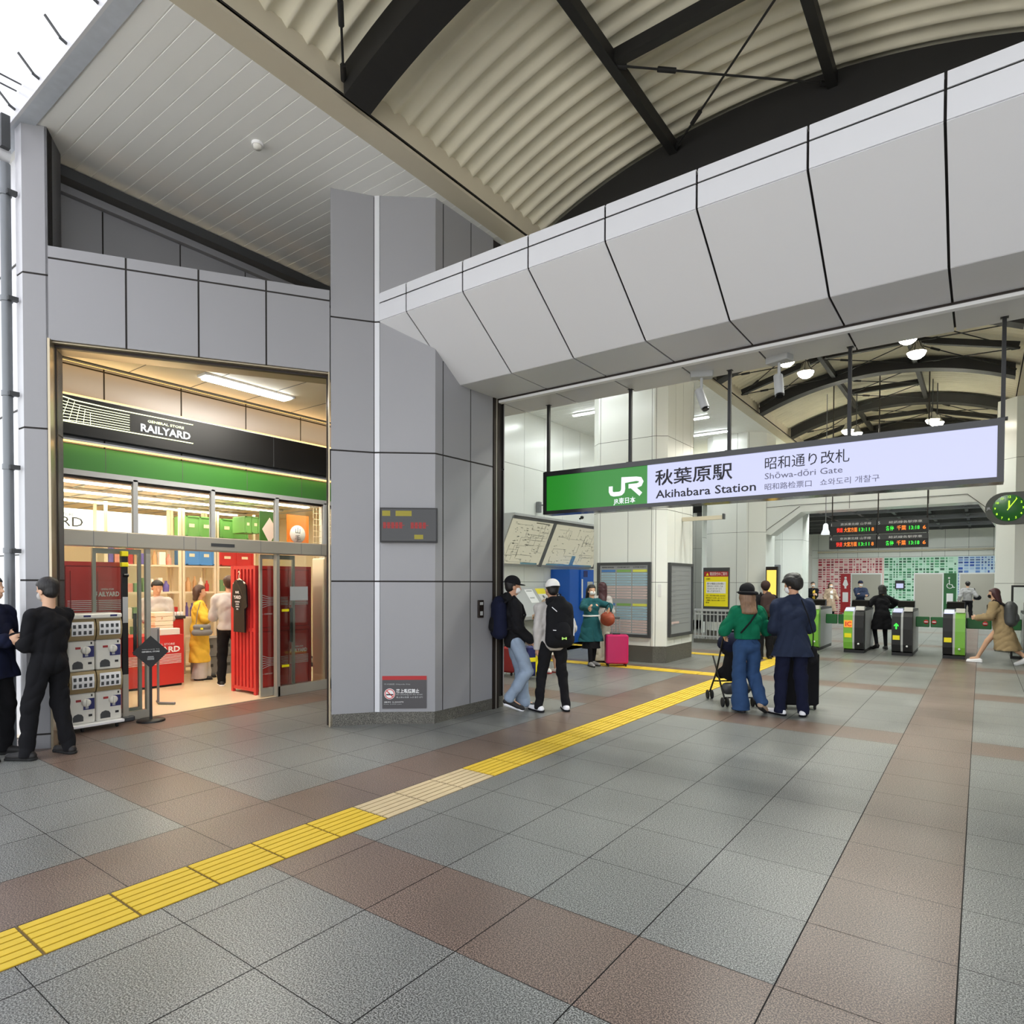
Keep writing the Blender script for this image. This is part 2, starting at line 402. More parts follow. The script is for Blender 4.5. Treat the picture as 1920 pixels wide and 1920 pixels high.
# fascia over the shop opening
mb = MB()
F0 = C1 + A1 * 0.0; F1 = P0 - A1 * 0.012
L = (F1 - F0).length
body = [F0 + N1 * .012, F1 + N1 * .012, F1 + N1 * .42, F0 + N1 * .42]
mb.prism([tuple(p) for p in body], 3.975, 4.855, 1)
panels(mb, F0, F1, [3.97, 4.755, 4.87], [0.655, 1.31, 1.965])
q = [F0 + N1 * .03, F1 + N1 * .03, F1 + N1 * .43, F0 + N1 * .43]
mb.prism([tuple(p) for p in q], 3.955, 3.975, 2)
mb.prism([tuple(p) for p in q], 4.85, 4.86, 0)
struct(mb.build('lintel_shop', ['panel', 'seam', 'steel_warm']))
mb = MB(); mb.bar((*(F0 + N1 * .12), 3.945), (*(F1 + N1 * .12), 3.945), 0.05, 0.03, 0); struct(mb.build('trim_shop_head', ['frame_dark']))
# ================================================================ big beam across the station entrance
mb = MB()
XS = [-5.10 + 0.8125 * k for k in range(0, 12)]
XL, XR = -5.53, 3.8
prof = [(4.96, 4.897), (4.96, 4.595), (5.79, 4.0), (7.25, 4.0), (7.25, 4.897)]
mb.ext([(4.985, 4.88), (4.985, 4.605), (5.80, 4.02), (7.24, 4.02), (7.24, 4.88)], 'x', XL, XR, 1)
def strip(ya, za, yb, zb, cuts, m=0):
    e = [XL] + [c for c in cuts if XL < c < XR] + [XR]
    d = Vector((0, yb - ya, zb - za)); n = Vector((0, (zb - za), -(yb - ya))).normalized() * 0.012
    for i in range(len(e) - 1):
        a, b = e[i] + (GAP if i else 0), e[i + 1] - (GAP if i < len(e) - 2 else 0)
        vs = [Vector((a, ya, za)), Vector((b, ya, za)), Vector((b, yb, zb)), Vector((a, yb, zb))]
        mb.add([v + Vector((0, 0, 0)) for v in vs] + [v + n * -1 if n.y > 0 or n.z > 0 else v + n for v in vs], [(0, 1, 2, 3), (4, 7, 6, 5), (0, 4, 5, 1), (1, 5, 6, 2), (2, 6, 7, 3), (3, 7, 4, 0)], m)
strip(4.96, 4.897, 4.96, 4.797, XS, 2); strip(4.96, 4.783, 4.96, 4.595, XS, 2)
strip(4.96, 4.595, 5.79, 4.0, XS)
strip(5.79, 4.0, 6.50, 4.0, XS, 3); strip(6.58, 4.0, 7.25, 4.0, [x + 0.0 for x in XS], 3)
strip(7.25, 4.0, 7.25, 4.897, XS); strip(4.96, 4.897, 7.25, 4.9, XS)
struct(mb.build('beam_entrance', ['panel_beam', 'seam', 'panel_white', 'panel_beam']))
mb = MB(); mb.box(-5.03, XR, 6.515, 6.585, 3.94, 4.01, 0); mb.box(-5.03, XR, 6.50, 6.514, 3.97, 4.01, 1)
struct(mb.build('trim_shutter_track', ['white', 'frame_dark']))
mb = MB(); z = 3.997
for a, b, c, d in ((-4.83, -4.40, 6.68, 6.70), (-4.83, -4.40, 7.02, 7.04), (-4.83, -4.81, 6.68, 7.04), (-4.42, -4.40, 6.68, 7.04)): mb.box(a, b, c, d, z - 0.003, z + 0.003, 0)
struct(mb.build('trim_ceiling_hatch', ['seam_hall']))
# ================================================================ edge beams and vault
mb = MB()
def ebeam(sx, y0, y1):
    X = lambda x: x if sx > 0 else -4.10 - x
    pr = [(-4.97, 6.0), (-4.72, 6.0), (-4.72, 6.03), (-4.70, 6.03), (-4.70, 6.27), (-4.80, 6.27), (-4.80, 6.6), (-4.97, 6.6)]
    mb.ext([(X(a), b) for a, b in pr], 'y', y0, y1, 0)
    a, b = sorted((X(-4.715), X(-4.695))); mb.box(a, b, y0, y1, 6.03, 6.045, 1)
ebeam(1, 0.6, 40)
struct(mb.build('beam_gutter_left', ['beam_beige', 'seam']))
mb = MB(); ebeam(-1, 0.6, 40); struct(mb.build('beam_gutter_right', ['beam_beige', 'seam']))
XC, ZC, RT = -2.05, 0.26, 6.5
def vz(x, r): return ZC + math.sqrt(max(0.0, r * r - (x - XC) ** 2))
# corrugated sheet: ribs run along the arc
def sheet(y0, y1, per):
    vs, fs = [], []; ny = int((y1 - y0) / 0.2 * per); NX = 30; x0, x1 = -4.86, 0.76
    for j in range(ny + 1):
        y = y0 + j * 0.2 / per; ph = (y / 0.2) % 1.0
        d = 0.055 * (0.5 - 0.5 * math.cos(2 * math.pi * ph)) ** 0.6
        for i in range(NX + 1):
            x = x0 + (x1 - x0) * i / NX; r = RT + 0.03 + d
            vs.append((x, y, vz(x, r)))
    for j in range(ny):
        for i in range(NX): a = j * (NX + 1) + i; fs.append((a, a + 1, a + NX + 2, a + NX + 1))
    return vs, fs
vs, fs = sheet(0.7, 27.6, 8); me = MB(); me.add(vs, fs, 0, True)
for k in range(11):
    y = 0.6 + k * 3.3 + 1.9
    if y < 20:
        for q in range(24):
            x = -4.6 + 5.1 * q / 24; x2 = -4.6 + 5.1 * (q + 1) / 24
            pass
struct(me.build('ceiling_vault', ['roof_sheet']))
def rib(y, k):
    m = MB(); w = 0.15; N = 28; x0, x1 = -4.62, 0.52; dp = 0.55 if k == 2 else 0.25
    vs = []; fs = []
    for i in range(N + 1):
        x = x0 + (x1 - x0) * i / N
        t = RT; vs += [(x, y - w, vz(x, t - dp)), (x, y + w, vz(x, t - dp)), (x, y + w, vz(x, t)), (x, y - w, vz(x, t))]
    for i in range(N):
        a = 4 * i
        for e in range(4): fs.append((a + e, a + (e + 1) % 4, a + 4 + (e + 1) % 4, a + 4 + e))
    fs += [(0, 3, 2, 1), (4 * N, 4 * N + 1, 4 * N + 2, 4 * N + 3)]
    m.add(vs, fs, 0)
    return struct(m.build('beam_arch', ['black_steel']))
RY = [0.57, 3.87, 7.17, 10.47, 13.77, 17.07, 20.37, 23.67, 26.97]
for k, y in enumerate(RY): rib(y, k)
m = MB()
for xp in (-2.90, -1.25):
    z = vz(xp, RT - 0.10)
    for a, b in zip(RY[:-1], RY[1:]): m.bar((xp, a + 0.15, z), (xp, b - 0.15, z), 0.09, 0.13, 0)
struct(m.build('beam_purlins', ['black_steel']))
m = MB()
def zr(x): return vz(x, RT - 0.10)
def rod(a, b):
    m.tube([a, b], 0.011, 6)
    A_, B_ = Vector(a), Vector(b); c = A_.lerp(B_, 0.2); d = A_.lerp(B_, 0.28); m.tube([c, d], 0.024, 8)
    m.tube([A_, A_.lerp(B_, 0.06)], 0.026, 8); m.tube([B_, B_.lerp(A_, 0.06)], 0.026, 8)
for k, (a, b) in enumerate(zip(RY[:-1], RY[1:])):
    cells = [(-2.90, -1.25)] if k in (1, 5, 7) else ([(-4.62, -2.90), (-2.90, -1.25), (-1.25, 0.52)])
    mid = (a + b) / 2
    for x0, x1 in cells:
        m.bar((x0, mid, zr(x0) + 0.02), (x1, mid, zr(x1) + 0.02), 0.10, 0.12, 0)
        for ya, yb in ((a + 0.15, mid), (mid, b - 0.15)):
            if k == 0 and ya < 1: continue
            if k == 1 and ya < 5: continue
            rod((x0, ya, zr(x0) - .03), (x1, yb, zr(x1) - .03)); rod((x0, yb, zr(x0) - .03), (x1, ya, zr(x1) - .03))
struct(m.build('beam_bracing', ['black_steel']))
# ================================================================ plank ceiling over the left aisle
mb = MB()
mb.box(-9.6, -4.97, 2.25, 40, 6.004, 6.05, 1)
y = 2.25; k = 0
while y < 24:
    mb.box(-9.5, -4.97, y + 0.006, y + 0.154, 6.0, 6.01, 0); y += 0.16
mb.box(-9.5, -4.97, 24, 40, 6.0, 6.01, 0)
struct(mb.build('ceiling_planks', ['plank', 'plank_gap']))
mb = MB()
mb.box(-9.5, -4.9, 2.12, 2.25, 5.99, 6.13, 0); mb.box(-9.5, -4.9, 2.095, 2.12, 5.99, 6.18, 1)
struct(mb.build('trim_eaves_gutter', ['galvanised', 'panel_white']))
mb = MB()
for k in range(5):
    x = -7.35 + k * 0.62; mb.bar((x, 2.094, 6.05), (x, 2.04, 6.07), 0.012, 0.02, 0); mb.bar((x, 2.05, 6.07), (x, 1.94, 6.18), 0.02, 0.012, 0)
struct(mb.build('trim_gutter_brackets', ['grey_dark']))
# outer canopy of translucent white sheet beyond the gutter
m = bpy.data.materials.new('canopy_sheet'); m.use_nodes = True; n = m.node_tree.nodes; Lk = m.node_tree.links; n.remove(n['Principled BSDF'])
a_ = n.new('ShaderNodeBsdfTranslucent'); a_.inputs[0].default_value = (.74, .74, .77, 1); b_ = n.new('ShaderNodeBsdfDiffuse'); b_.inputs[0].default_value = (.8, .8, .84, 1)
x_ = n.new('ShaderNodeMixShader'); x_.inputs[0].default_value = 0.25; Lk.new(a_.outputs[0], x_.inputs[1]); Lk.new(b_.outputs[0], x_.inputs[2]); Lk.new(x_.outputs[0], n['Material Output'].inputs[0]); MATS['canopy_sheet'] = m
mb = MB(); mb.box(-16, 2.0, -1.6, 2.09, 6.20, 6.21, 0)
for x in (-7.30, -7.17): mb.box(x, x + 0.012, -1.6, 2.09, 6.19, 6.20, 1)
struct(mb.build('roof_outer_canopy', ['canopy_sheet', 'grey_dark']))
# rainwater pipe at the left corner
mb = MB()
mb.tube([(-7.53, 2.06, 5.60), (-7.53, 2.06, 0.03)], 0.042, 14, 0)
for z in (5.3, 4.3, 3.4, 2.7, 1.9, 1.1): mb.tube([(-7.53, 2.06, z), (-7.53, 2.06, z + 0.05)], 0.050, 14, 0); mb.box(-7.49, -7.44, 2.05, 2.13, z, z + 0.04, 1)
tag(mb.build('rainwater_pipe', ['pipe_grey', 'grey_dark']), 'grey rainwater pipe running down beside the outer shop corner pillar', 'pipe')
mb = MB()
mb.bbox(-7.61, -7.45, 1.96, 2.065, 5.74, 5.985, 0.03, 0); mb.lathe([(0.06, -0.09), (0.065, 0.07)], (-7.53, 2.02, 5.68), 20, 0, 'y'); mb.box(-7.43, -7.37, 1.99, 2.06, 5.68, 5.98, 1)
tag(mb.build('rainwater_hopper', ['panel_white', 'grey_dark']), 'white rainwater hopper box under the gutter end', 'gutter hopper')
# bright white neighbour wall outside, past the pipe
mb = MB(); mb.box(-16.0, -7.84, 2.30, 2.48, 0, 6.4, 0)
for z in (1.9, 3.4, 4.9): mb.box(-16.0, -7.84, 2.288, 2.30, z, z + 0.012, 1)
for x in range(8): mb.box(-15.5 + x, -15.488 + x, 2.288, 2.30, 0, 6.4, 1)
struct(mb.build('wall_outside', ['panel_white', 'seam_hall']))
# ================================================================ corridor in front of the shop
mb = MB()
XF = -8.05
# wall over the shop front (pale, warm lit) up to the plank ceiling
mb.box(XF - 0.12, XF - 0.0, 2.5, 7.0, 2.78, 6.0, 1)
def wallx(mb, X, y0, y1, zs, ys, m=0, md=1, face=1, gap=GAP):
    if face > 0: panels(mb, (X, y0), (X, y1), zs, [y - y0 for y in ys], m, md, gap)
    else: panels(mb, (X, y1), (X, y0), zs, [y1 - y for y in ys][::-1], m, md, gap)
def wally(mb, Y, x0, x1, zs, xs, m=0, md=1, face=-1, gap=GAP):
    if face < 0: panels(mb, (x0, Y), (x1, Y), zs, [x - x0 for x in xs], m, md, gap)
    else: panels(mb, (x1, Y), (x0, Y), zs, [x1 - x for x in xs][::-1], m, md, gap)
wallx(mb, XF + 0.012, 2.5, 7.0, [3.14, 4.0, 6.0], [3.09, 3.955, 4.82, 5.68, 6.55])
struct(mb.build('wall_shop_front', ['panel', 'seam']))
mb = MB(); mb.box(-8.05, -7.80, 2.5, 7.0, 5.88, 5.99, 0); mb.box(-8.05, -7.96, 2.5, 7.0, 5.80, 5.88, 1)
struct(mb.build('trim_wall_head', ['grey_dark', 'panel']))
# corridor ceiling at 4.0 m, polygon behind the shop lintel
mb = MB()
g0 = F0 + N1 * .43; g1 = F1 + N1 * .43
cp = [tuple(g0), tuple(g1), (-6.35, 5.15), (-6.35, 7.0), (-7.80, 7.0), (-7.80, 2.5)]
mb.prism(cp, 4.0, 4.03, 0)
mb.prism([(-7.80, 2.5), (-7.80, 7.0), (-7.86, 7.0), (-7.86, 2.5)], 3.985, 4.03, 1)
mb.prism([(-8.04, 2.5), (-7.90, 2.5), (-7.90, 7.0), (-8.04, 7.0)], 4.06, 4.08, 0)
for yy in (2.6, 3.25, 3.95, 4.65, 5.35, 6.05): mb.box(-7.80, min(-6.4, -5.862 + (yy - 4.535) * 0.6594 - 0.56), yy, yy + 0.006, 3.997, 4.0, 1)
struct(mb.build('ceiling_corridor', ['cream', 'seam_hall']))
mb = MB(); wally(mb, 7.0, -8.05, -6.35, [0, 1.64, 3.107, 4.0], [-7.2], 0, 1, -1); mb.box(-8.05, -6.35, 7.02, 7.2, 0, 6, 0)
struct(mb.build('wall_corridor_end', ['panel', 'seam']))
# ================================================================ station hall beyond the beam
mb = MB(); HX = -9.45
wallx(mb, HX, 7.2, 17.4, [0, 0.32, 1.64, 3.107, 4.584, 6.0], [7.75 + 0.93 * k for k in range(10)], 0, 1, 1, 0.005)
mb.box(HX - 0.2, HX - 0.03, 7.2, 17.4, 0, 6.1, 0)
struct(mb.build('wall_hall_left', ['panel_hall', 'seam_hall']))
mb = MB(); mb.box(HX, HX + 0.012, 7.2, 17.4, 0, 0.3, 0); struct(mb.build('baseboard_hall_left', ['stone_light']))
mb = MB()
wally(mb, 7.22, HX, -6.35, [0, 1.64, 3.107, 4.584, 6.0], [-8.5, -7.5], 0, 1, 1, 0.005)
struct(mb.build('wall_hall_front', ['panel_hall', 'seam_hall']))
def octpillar(name, pts, us, z1=6.0, base=0.34, seams=(1.64, 3.107, 4.584)):
    m = MB(); P = [Vector(p) for p in pts]
    m.prism(inset(pts, 0.04), 0, z1, 1); m.prism(inset(pts, 0.01), 0, base, 2)
    zs = [base] + list(seams) + [z1]
    for i, u in enumerate(us):
        panels(m, P[i], P[(i + 1) % len(P)], zs, u, 0, 1, 0.005)
    return struct(m.build(name, ['panel_hall', 'seam_hall', 'plinth_stone']))
octpillar('pillar_timetable', [(-6.79, 12.2), (-6.6, 12.04), (-5.33, 12.04), (-5.11, 12.2), (-5.11, 13.62), (-6.79, 13.62)],
          [[], [0.05, 0.70, 1.22], [0.04], [0.40, 0.80, 1.25], [0.8], [0.7]])
octpillar('pillar_portal_left', [(-6.75, 19.15), (-6.5, 18.92), (-5.5, 18.92), (-5.06, 19.3), (-5.06, 20.3), (-6.75, 20.3)],
          [[], [0.72], [0.05], [], [0.8], [0.6]], base=0.2)
octpillar('pillar_portal_right', [(0.27, 20.3), (0.27, 19.3), (0.62, 18.95), (2.2, 18.95), (2.2, 20.3)], [[], [], [0.8], [], []], base=0.2)
# wall beyond on the left aisle, and its end
mb = MB(); wally(mb, 27.0, -16, -7.3, [0, 1.64, 3.107, 4.584, 6.0], [-14 + k for k in range(7)], 0, 1, -1, 0.005)
wallx(mb, -16, 14, 27, [0, 1.64, 3.107, 4.584, 6.0], [16, 18, 20, 22, 24], 0, 1, 1, 0.005)
wally(mb, 17.4, -16, HX, [0, 1.64, 3.107, 4.584, 6.0], [-14, -12], 0, 1, 1, 0.005)
struct(mb.build('wall_aisle_end', ['panel_hall', 'seam_hall']))
mb = MB(); mb.box(-16, -9.5, 14, 40, 6.0, 6.06, 0); struct(mb.build('ceiling_aisle', ['plank']))
# gate portal with sloped haunches
mb = MB()
pf = [(-5.06, 3.05), (-4.93, 3.02), (-4.12, 3.64), (-0.08, 3.64), (0.27, 3.05), (0.27, 5.3), (-5.06, 5.3)]
mb.ext(pf, 'y', 19.32, 20.0, 0)
for seg in (((-5.06, 3.16), (-4.15, 3.80)), ((-5.06, 3.82), (-4.4, 3.84)), ((-4.4, 3.84), (-0.3, 3.84)), ((-0.3, 3.84), (0.27, 3.3)), ((-2.9, 3.66), (-2.9, 5.3)), ((-1.1, 3.66), (-1.1, 5.3)), ((-5.06, 3.107), (-5.06, 5.3))):
    (xa, za), (xb, zb) = seg; mb.bar((xa, 19.318, za), (xb, 19.318, zb), 0.006, 0.014, 1)
struct(mb.build('lintel_gate_portal', ['panel_hall', 'seam_hall']))
mb = MB(); mb.box(-5.06, 0.9, 27.6, 27.7, 4.4, 7.2, 0); struct(mb.build('wall_vault_end', ['panel_hall']))
mb = MB(); mb.box(-4.62, 0.5, 19.9, 20.2, 5.2, 5.9, 0); 
# paid area behind the gates
mb = MB(); mb.box(-9, 6, 20.0, 37, 4.4, 4.46, 0)
for k in range(9): mb.box(-9, 6, 20.6 + 1.9 * k, 20.75 + 1.9 * k, 4.16, 4.4, 1)
for k in range(6): mb.box(-4.9 + k * 1.1, -4.8 + k * 1.1, 20, 37, 4.22, 4.4, 1)
struct(mb.build('ceiling_paid_area', ['roof_sheet', 'grey_dark']))
octpillar('pillar_paid_left', [(-6.75, 23.4), (-6.35, 23.1), (-5.55, 23.05), (-4.95, 23.5), (-4.95, 24.5), (-6.75, 24.5)],
          [[], [0.4], [0.05], [0.5], [], []], z1=4.4, base=0.2, seams=(1.64, 3.107))
mb = MB(); wallx(mb, -7.3, 20.3, 37, [0, 1.64, 3.1, 4.4], [21 + k for k in range(16)], 0, 1, 1, 0.005)
struct(mb.build('wall_paid_left', ['panel_hall', 'seam_hall']))
mb = MB(); wallx(mb, 1.9, 20.3, 37, [0, 1.64, 3.1, 4.4], [21 + k for k in range(16)], 0, 1, -1, 0.005)
struct(mb.build('wall_paid_right', ['panel_hall', 'seam_hall']))
mb = MB(); wally(mb, 37.0, -7.3, 1.9, [0, 2.95, 3.36, 4.4], [-7 + 0.93 * k for k in range(10)], 0, 1, -1, 0.006)
struct(mb.build('wall_paid_rear', ['panel_hall', 'seam_hall']))
# right side of the hall
mb = MB(); wallx(mb, 4.0, 7.2, 21, [0, 1.64, 3.107, 4.584, 6.0], [8 + k for k in range(13)], 0, 1, -1, 0.005); struct(mb.build('wall_hall_right', ['panel_hall', 'seam_hall']))
mb = MB(); mb.box(0.87, 4.2, 0.7, 21, 6.0, 6.06, 0); struct(mb.build('ceiling_right', ['plank']))
octpillar('pillar_right', [(1.01, 13.62), (1.01, 12.2), (1.23, 12.04), (2.5, 12.04), (2.5, 13.62)], [[0.4, 0.9], [], [0.6], [], []])
mb = MB(); wally(mb, 21.0, 0.6, 4.0, [0, 1.64, 3.107, 4.584, 6.0], [2, 3], 0, 1, -1, 0.005); struct(mb.build('wall_hall_rear', ['panel_hall', 'seam_hall']))
# pillar carrying the far end of the entrance beam
mb = MB(); mb.prism([(2.9, 4.96), (3.9, 4.96), (3.9, 6.9), (2.9, 6.9)], 0, 6.0, 0); struct(mb.build('pillar_right_front', ['panel']))
# ================================================================ lamps: every light sits in a fixture
def strip_lamp(name, x0, x1, y0, y1, z, label, mt='lamp_cool', power=60, col=(.93, 1, .97), group=None, housing='white'):
    t = thing(name, label, 'ceiling light', ((x0 + x1) / 2, (y0 + y1) / 2, z), 0, group)
    a, b = (x1 - x0) / 2, (y1 - y0) / 2
    m = MB(); m.bbox(-a, a, -b, b, -0.03, 0.0, 0.01); m.build('housing', housing, t)
    m = MB(); m.bbox(-a * .97, a * .97, -b * .92, b * .92, -0.05, -0.0301, 0.01); m.build('diffuser', mt, t)
    if power: area('lamp', ((x0 + x1) / 2, (y0 + y1) / 2, z - 0.06), (x1 - x0, y1 - y0), power, col)
    return t
strip_lamp('ceiling_light', -7.26, -7.08, 3.75, 4.93, 4.0, 'long white strip light on the corridor ceiling in front of the shop', power=30, col=(1, .92, .78))
i = 0
for (x0, x1, y) in ((-8.2, -5.75, 16.45), (-8.2, -5.80, 18.3), (-8.3, -5.9, 21.5), (-8.4, -6.2, 9.4), (-8.4, -6.2, 11.0), (-8.6, -7.0, 14.3), (-9.0, -6.6, 24.0), (-13, -10, 19.0), (-13, -10, 23.0)):
    nm = ['in the aisle just behind the timetable pillar', 'in the aisle before the gate portal pillar', 'in the aisle past the gate portal pillar', 'over the fare map, nearest the entrance beam',
          'over the middle of the ticket corner', 'over the blue ticket machine', 'at the far end of the left aisle', 'in the side hall, nearer one', 'in the side hall, farther one'][i]
    strip_lamp('ceiling_light', x0, x1, y - .06, y + .06, 5.99, 'bright white strip light ' + nm, power=17, group='strip lights over the left aisle'); i += 1
def flood(x, y, z, label, power=110):
    t = thing('floodlight', label, 'floodlight', (x, y, z), 0, 'floodlights hanging in pairs under the vault')
    m = MB(); m.lathe([(0.03, 0.16), (0.06, 0.15), (0.09, 0.05), (0.15, -0.02), (0.155, -0.04)], (0, 0, 0), 20); m.build('reflector', 'chrome', t)
    m = MB(); m.lathe([(0.0, -0.15), (0.07, -0.14), (0.12, -0.10), (0.148, -0.042)], (0, 0, 0), 20); m.build('lens', 'lamp_flood', t)
    m = MB(); m.tube([(0, 0, 0.15), (0, 0, vz(x, RT + 0.05) - z)], 0.012, 8); m.build('rod', 'grey_dark', t)
    l = bpy.data.lights.new('lamp', 'SPOT'); l.energy = power; l.color = (.98, 1, .93); l.spot_size = math.radians(150); l.spot_blend = 0.6; l.shadow_soft_size = 0.12
    o = bpy.data.objects.new('lamp', l); o.location = (x, y, z - 0.17); COL.objects.link(o)
k = 0
for (x, y) in ((-2.92, 8.7), (-1.03, 8.7), (-2.8, 9.4), (-1.0, 9.4), (-2.92, 12.4), (-2.78, 13.3), (-1.03, 12.4), (-0.97, 13.3), (-2.92, 19.0), (-2.78, 19.5), (-1.03, 19.0), (-0.95, 19.4)):  # the pairs behind the entrance beam are unseen, added to brighten the hall
    nm = ['first floodlight just behind the entrance beam, left of the ridge', 'first floodlight just behind the entrance beam, right of the ridge', 'second floodlight behind the entrance beam, left of the ridge', 'second floodlight behind the entrance beam, right of the ridge', 'first floodlight of the pair hanging left of the ridge nearest the sign', 'second floodlight of the pair hanging left of the ridge nearest the sign',
          'first floodlight of the pair hanging right of the ridge nearest the sign', 'second floodlight of the pair hanging right of the ridge nearest the sign',
          'first floodlight of the far pair left of the ridge', 'second floodlight of the far pair left of the ridge', 'first floodlight of the far pair right of the ridge', 'second floodlight of the far pair right of the ridge'][k]
    flood(x, y, 5.74, 'bright round ' + nm, 180 if y < 10 else 115); k += 1
# added strip lights, hidden behind the joists, to brighten the paid area
for k, y in enumerate((20.95, 24.75, 28.55, 32.35)):
    strip_lamp('ceiling_light', -5.2, 0.6, y - .08, y + .08, 4.39, 'white strip light over the paid area, %s row behind the portal' % ['first', 'second', 'third', 'fourth'][k], power=150, group='strip lights over the paid area')
# ceiling smoke detector
t = thing('smoke_detector', 'small white smoke detector on the white plank ceiling', 'smoke detector', (-5.86, 3.65, 6.0))
m = MB(); m.lathe([(0.055, 0), (0.055, -0.02), (0.05, -0.025)], (0, 0, 0), 24); m.build('base', 'white', t)
m = MB(); m.lathe([(0.04, -0.025), (0.038, -0.055), (0.0, -0.06)], (0, 0, 0), 24); m.build('sensor_head', 'offwhite', t)
# ================================================================ shop front
XG = -8.05
t = thing('shop_sign', 'long black fascia sign over the shop with glowing wave lines and white shop name', 'sign', (XG + 0.10, 4.4, 3.2))
def L2(o, t):  # put world-space geometry under an Empty that has a location
    o.matrix_parent_inverse = Matrix.Translation(-Vector(t.location)) if t.rotation_euler.z == 0 else Matrix.Rotation(-t.rotation_euler.z, 4, 'Z') @ Matrix.Translation(-Vector(t.location)); return o
m = MB(); m.box(XG + 0.02, XG + 0.14, 2.5, 6.9, 3.22, 3.63, 0)
for y in (5.15,): m.box(XG + 0.14, XG + 0.141, y, y + 0.008, 3.22, 3.63, 1)
L2(m.build('board', ['black', 'grey_dark'], t), t)
XT = XG + 0.146
m = MB()
for k in range(7):
    z0 = 3.37 + 0.028 * k; pth = []
    for q in range(26):
        y = 2.5 + (3.30 - 2.5) * q / 25; s = max(0.0, (2.95 - y) / 0.75)
        pth.append((XT, y, z0 + (k - 2.6) * 0.022 * s ** 1.6))
    m.tube(pth, 0.0035, 6)
for zz in (3.575, 3.345):
    m.tube([(XT, 2.5, zz + (0.05 if zz > 3.5 else -0.0)), (XT, 2.75, zz + (0.01 if zz > 3.5 else 0)), (XT, 3.1, zz), (XT, 4.03, zz)], 0.006, 6)
for q in range(5):
    m.tube([(XT, 2.62 + q * 0.07, 3.34), (XT, 2.70 + q * 0.05, 3.60 - q * .03)], 0.0018, 6)
L2(m.build('neon_lines', 'neon', t), t)
L2(text('RAILYARD', 0.085, 'lit_letter', t, (XT, 3.42, 3.385), (0, 1, 0), (0, 0, 1), bold=0.03, width=0.58), t)
L2(text('GENERAL STORE', 0.028, 'neon', t, (XT, 3.50, 3.50), (0, 1, 0), (0, 0, 1), width=0.42), t)
# warm cove strips above and below the black sign
for z, nm in ((3.66, 'above'), (3.185, 'below')):
    t = thing('cove_light', 'warm glowing cove strip running just %s the black shop sign' % nm, 'strip light', (XG + 0.05, 4.4, z))
    m = MB(); m.box(-0.03, 0.03, -1.9, 2.45, -0.022 if z < 3.3 else -0.02, 0.0 if z < 3.3 else -0.008); m.build('channel', 'white', t)
    m = MB(); m.box(-0.02, 0.02, -1.88, 2.43, 0.0 if z > 3.3 else -0.034, 0.012 if z > 3.3 else -0.0225); m.build('led_strip', 'lamp_cove', t)
    area('lamp', (XG + (0.16 if z > 3.3 else 0.09), 4.4, z + (0.03 if z > 3.3 else -0.03)), (0.03, 4.3), 6.0 if z > 3.3 else 1.3, (1, .72, .4), (math.pi * (1 if z > 3.3 else 0), 0, 0))
t = thing('cove_light', 'warm glowing cove strip along the corridor ceiling edge', 'strip light', (-7.96, 4.4, 4.04))
m = MB(); m.box(-0.05, 0.05, -1.9, 2.4, -0.01, 0.02); m.build('channel', 'white', t)
m = MB(); m.box(-0.03, 0.03, -1.9, 2.4, -0.02, -0.011); m.build('led_strip', 'lamp_cove', t)
area('lamp', (-7.93, 4.4, 4.0), (0.05, 4.3), 1.0, (1, .76, .45))
m = MB(); m.box(XG - 0.02, XG + 0.03, 2.5, 6.95, 2.86, 3.13, 0)
for y in (3.09, 3.955, 4.82, 5.68): m.box(XG + 0.03, XG + 0.031, y, y + 0.006, 2.86, 3.13, 1)
struct(m.build('trim_green_band', ['green_sign', 'seam_hall']))
# glazed front: header box, mullions, glass
m = MB()
m.bbox(XG - 0.10, XG + 0.06, 2.5, 6.9, 2.02, 2.20, 0.02, 0); m.box(XG - 0.02, XG + 0.03, 2.5, 6.9, 2.80, 2.86, 1)
for y in (3.41, 4.35, 5.28, 6.10): m.box(XG - 0.03, XG + 0.03, y - 0.025, y + 0.025, 2.19, 2.82, 1)
m.box(XG + 0.058, XG + 0.064, 4.30, 4.62, 2.085, 2.125, 2)
for y in (2.95, 3.3, 3.95, 4.1, 5.0, 5.65, 6.0): m.box(XG + 0.0605, XG + 0.0615, y, y + 0.006, 2.03, 2.19, 3)
m.box(XG - 0.04, XG + 0.04, 5.28, 6.9, 0.0, 0.14, 0); m.box(XG - 0.04, XG + 0.04, 5.26, 5.31, 0.0, 2.03, 0); m.box(XG - 0.04, XG + 0.04, 6.14, 6.20, 0.0, 2.03, 0)
m.box(XG - 0.04, XG + 0.04, 2.5, 3.56, 0.0, 0.10, 0); m.box(XG - 0.03, XG + 0.03, 3.52, 3.57, 0.0, 2.03, 0)
struct(m.build('trim_shop_glazing', ['steel', 'grey_light', 'grey_dark', 'grey']))
m = MB()
for a, b in ((2.5, 3.385), (3.435, 4.325), (4.375, 5.255), (5.305, 6.075), (6.125, 6.9)): m.box(XG - 0.004, XG + 0.004, a, b, 2.19, 2.80)
m.box(XG - 0.004, XG + 0.004, 5.31, 6.14, 0.14, 2.02); m.box(XG - 0.004, XG + 0.004, 6.20, 6.9, 0.14, 2.02); m.box(XG - 0.004, XG + 0.004, 2.5, 3.52, 0.10, 2.02)
struct(m.build('window_1', ['glass']))
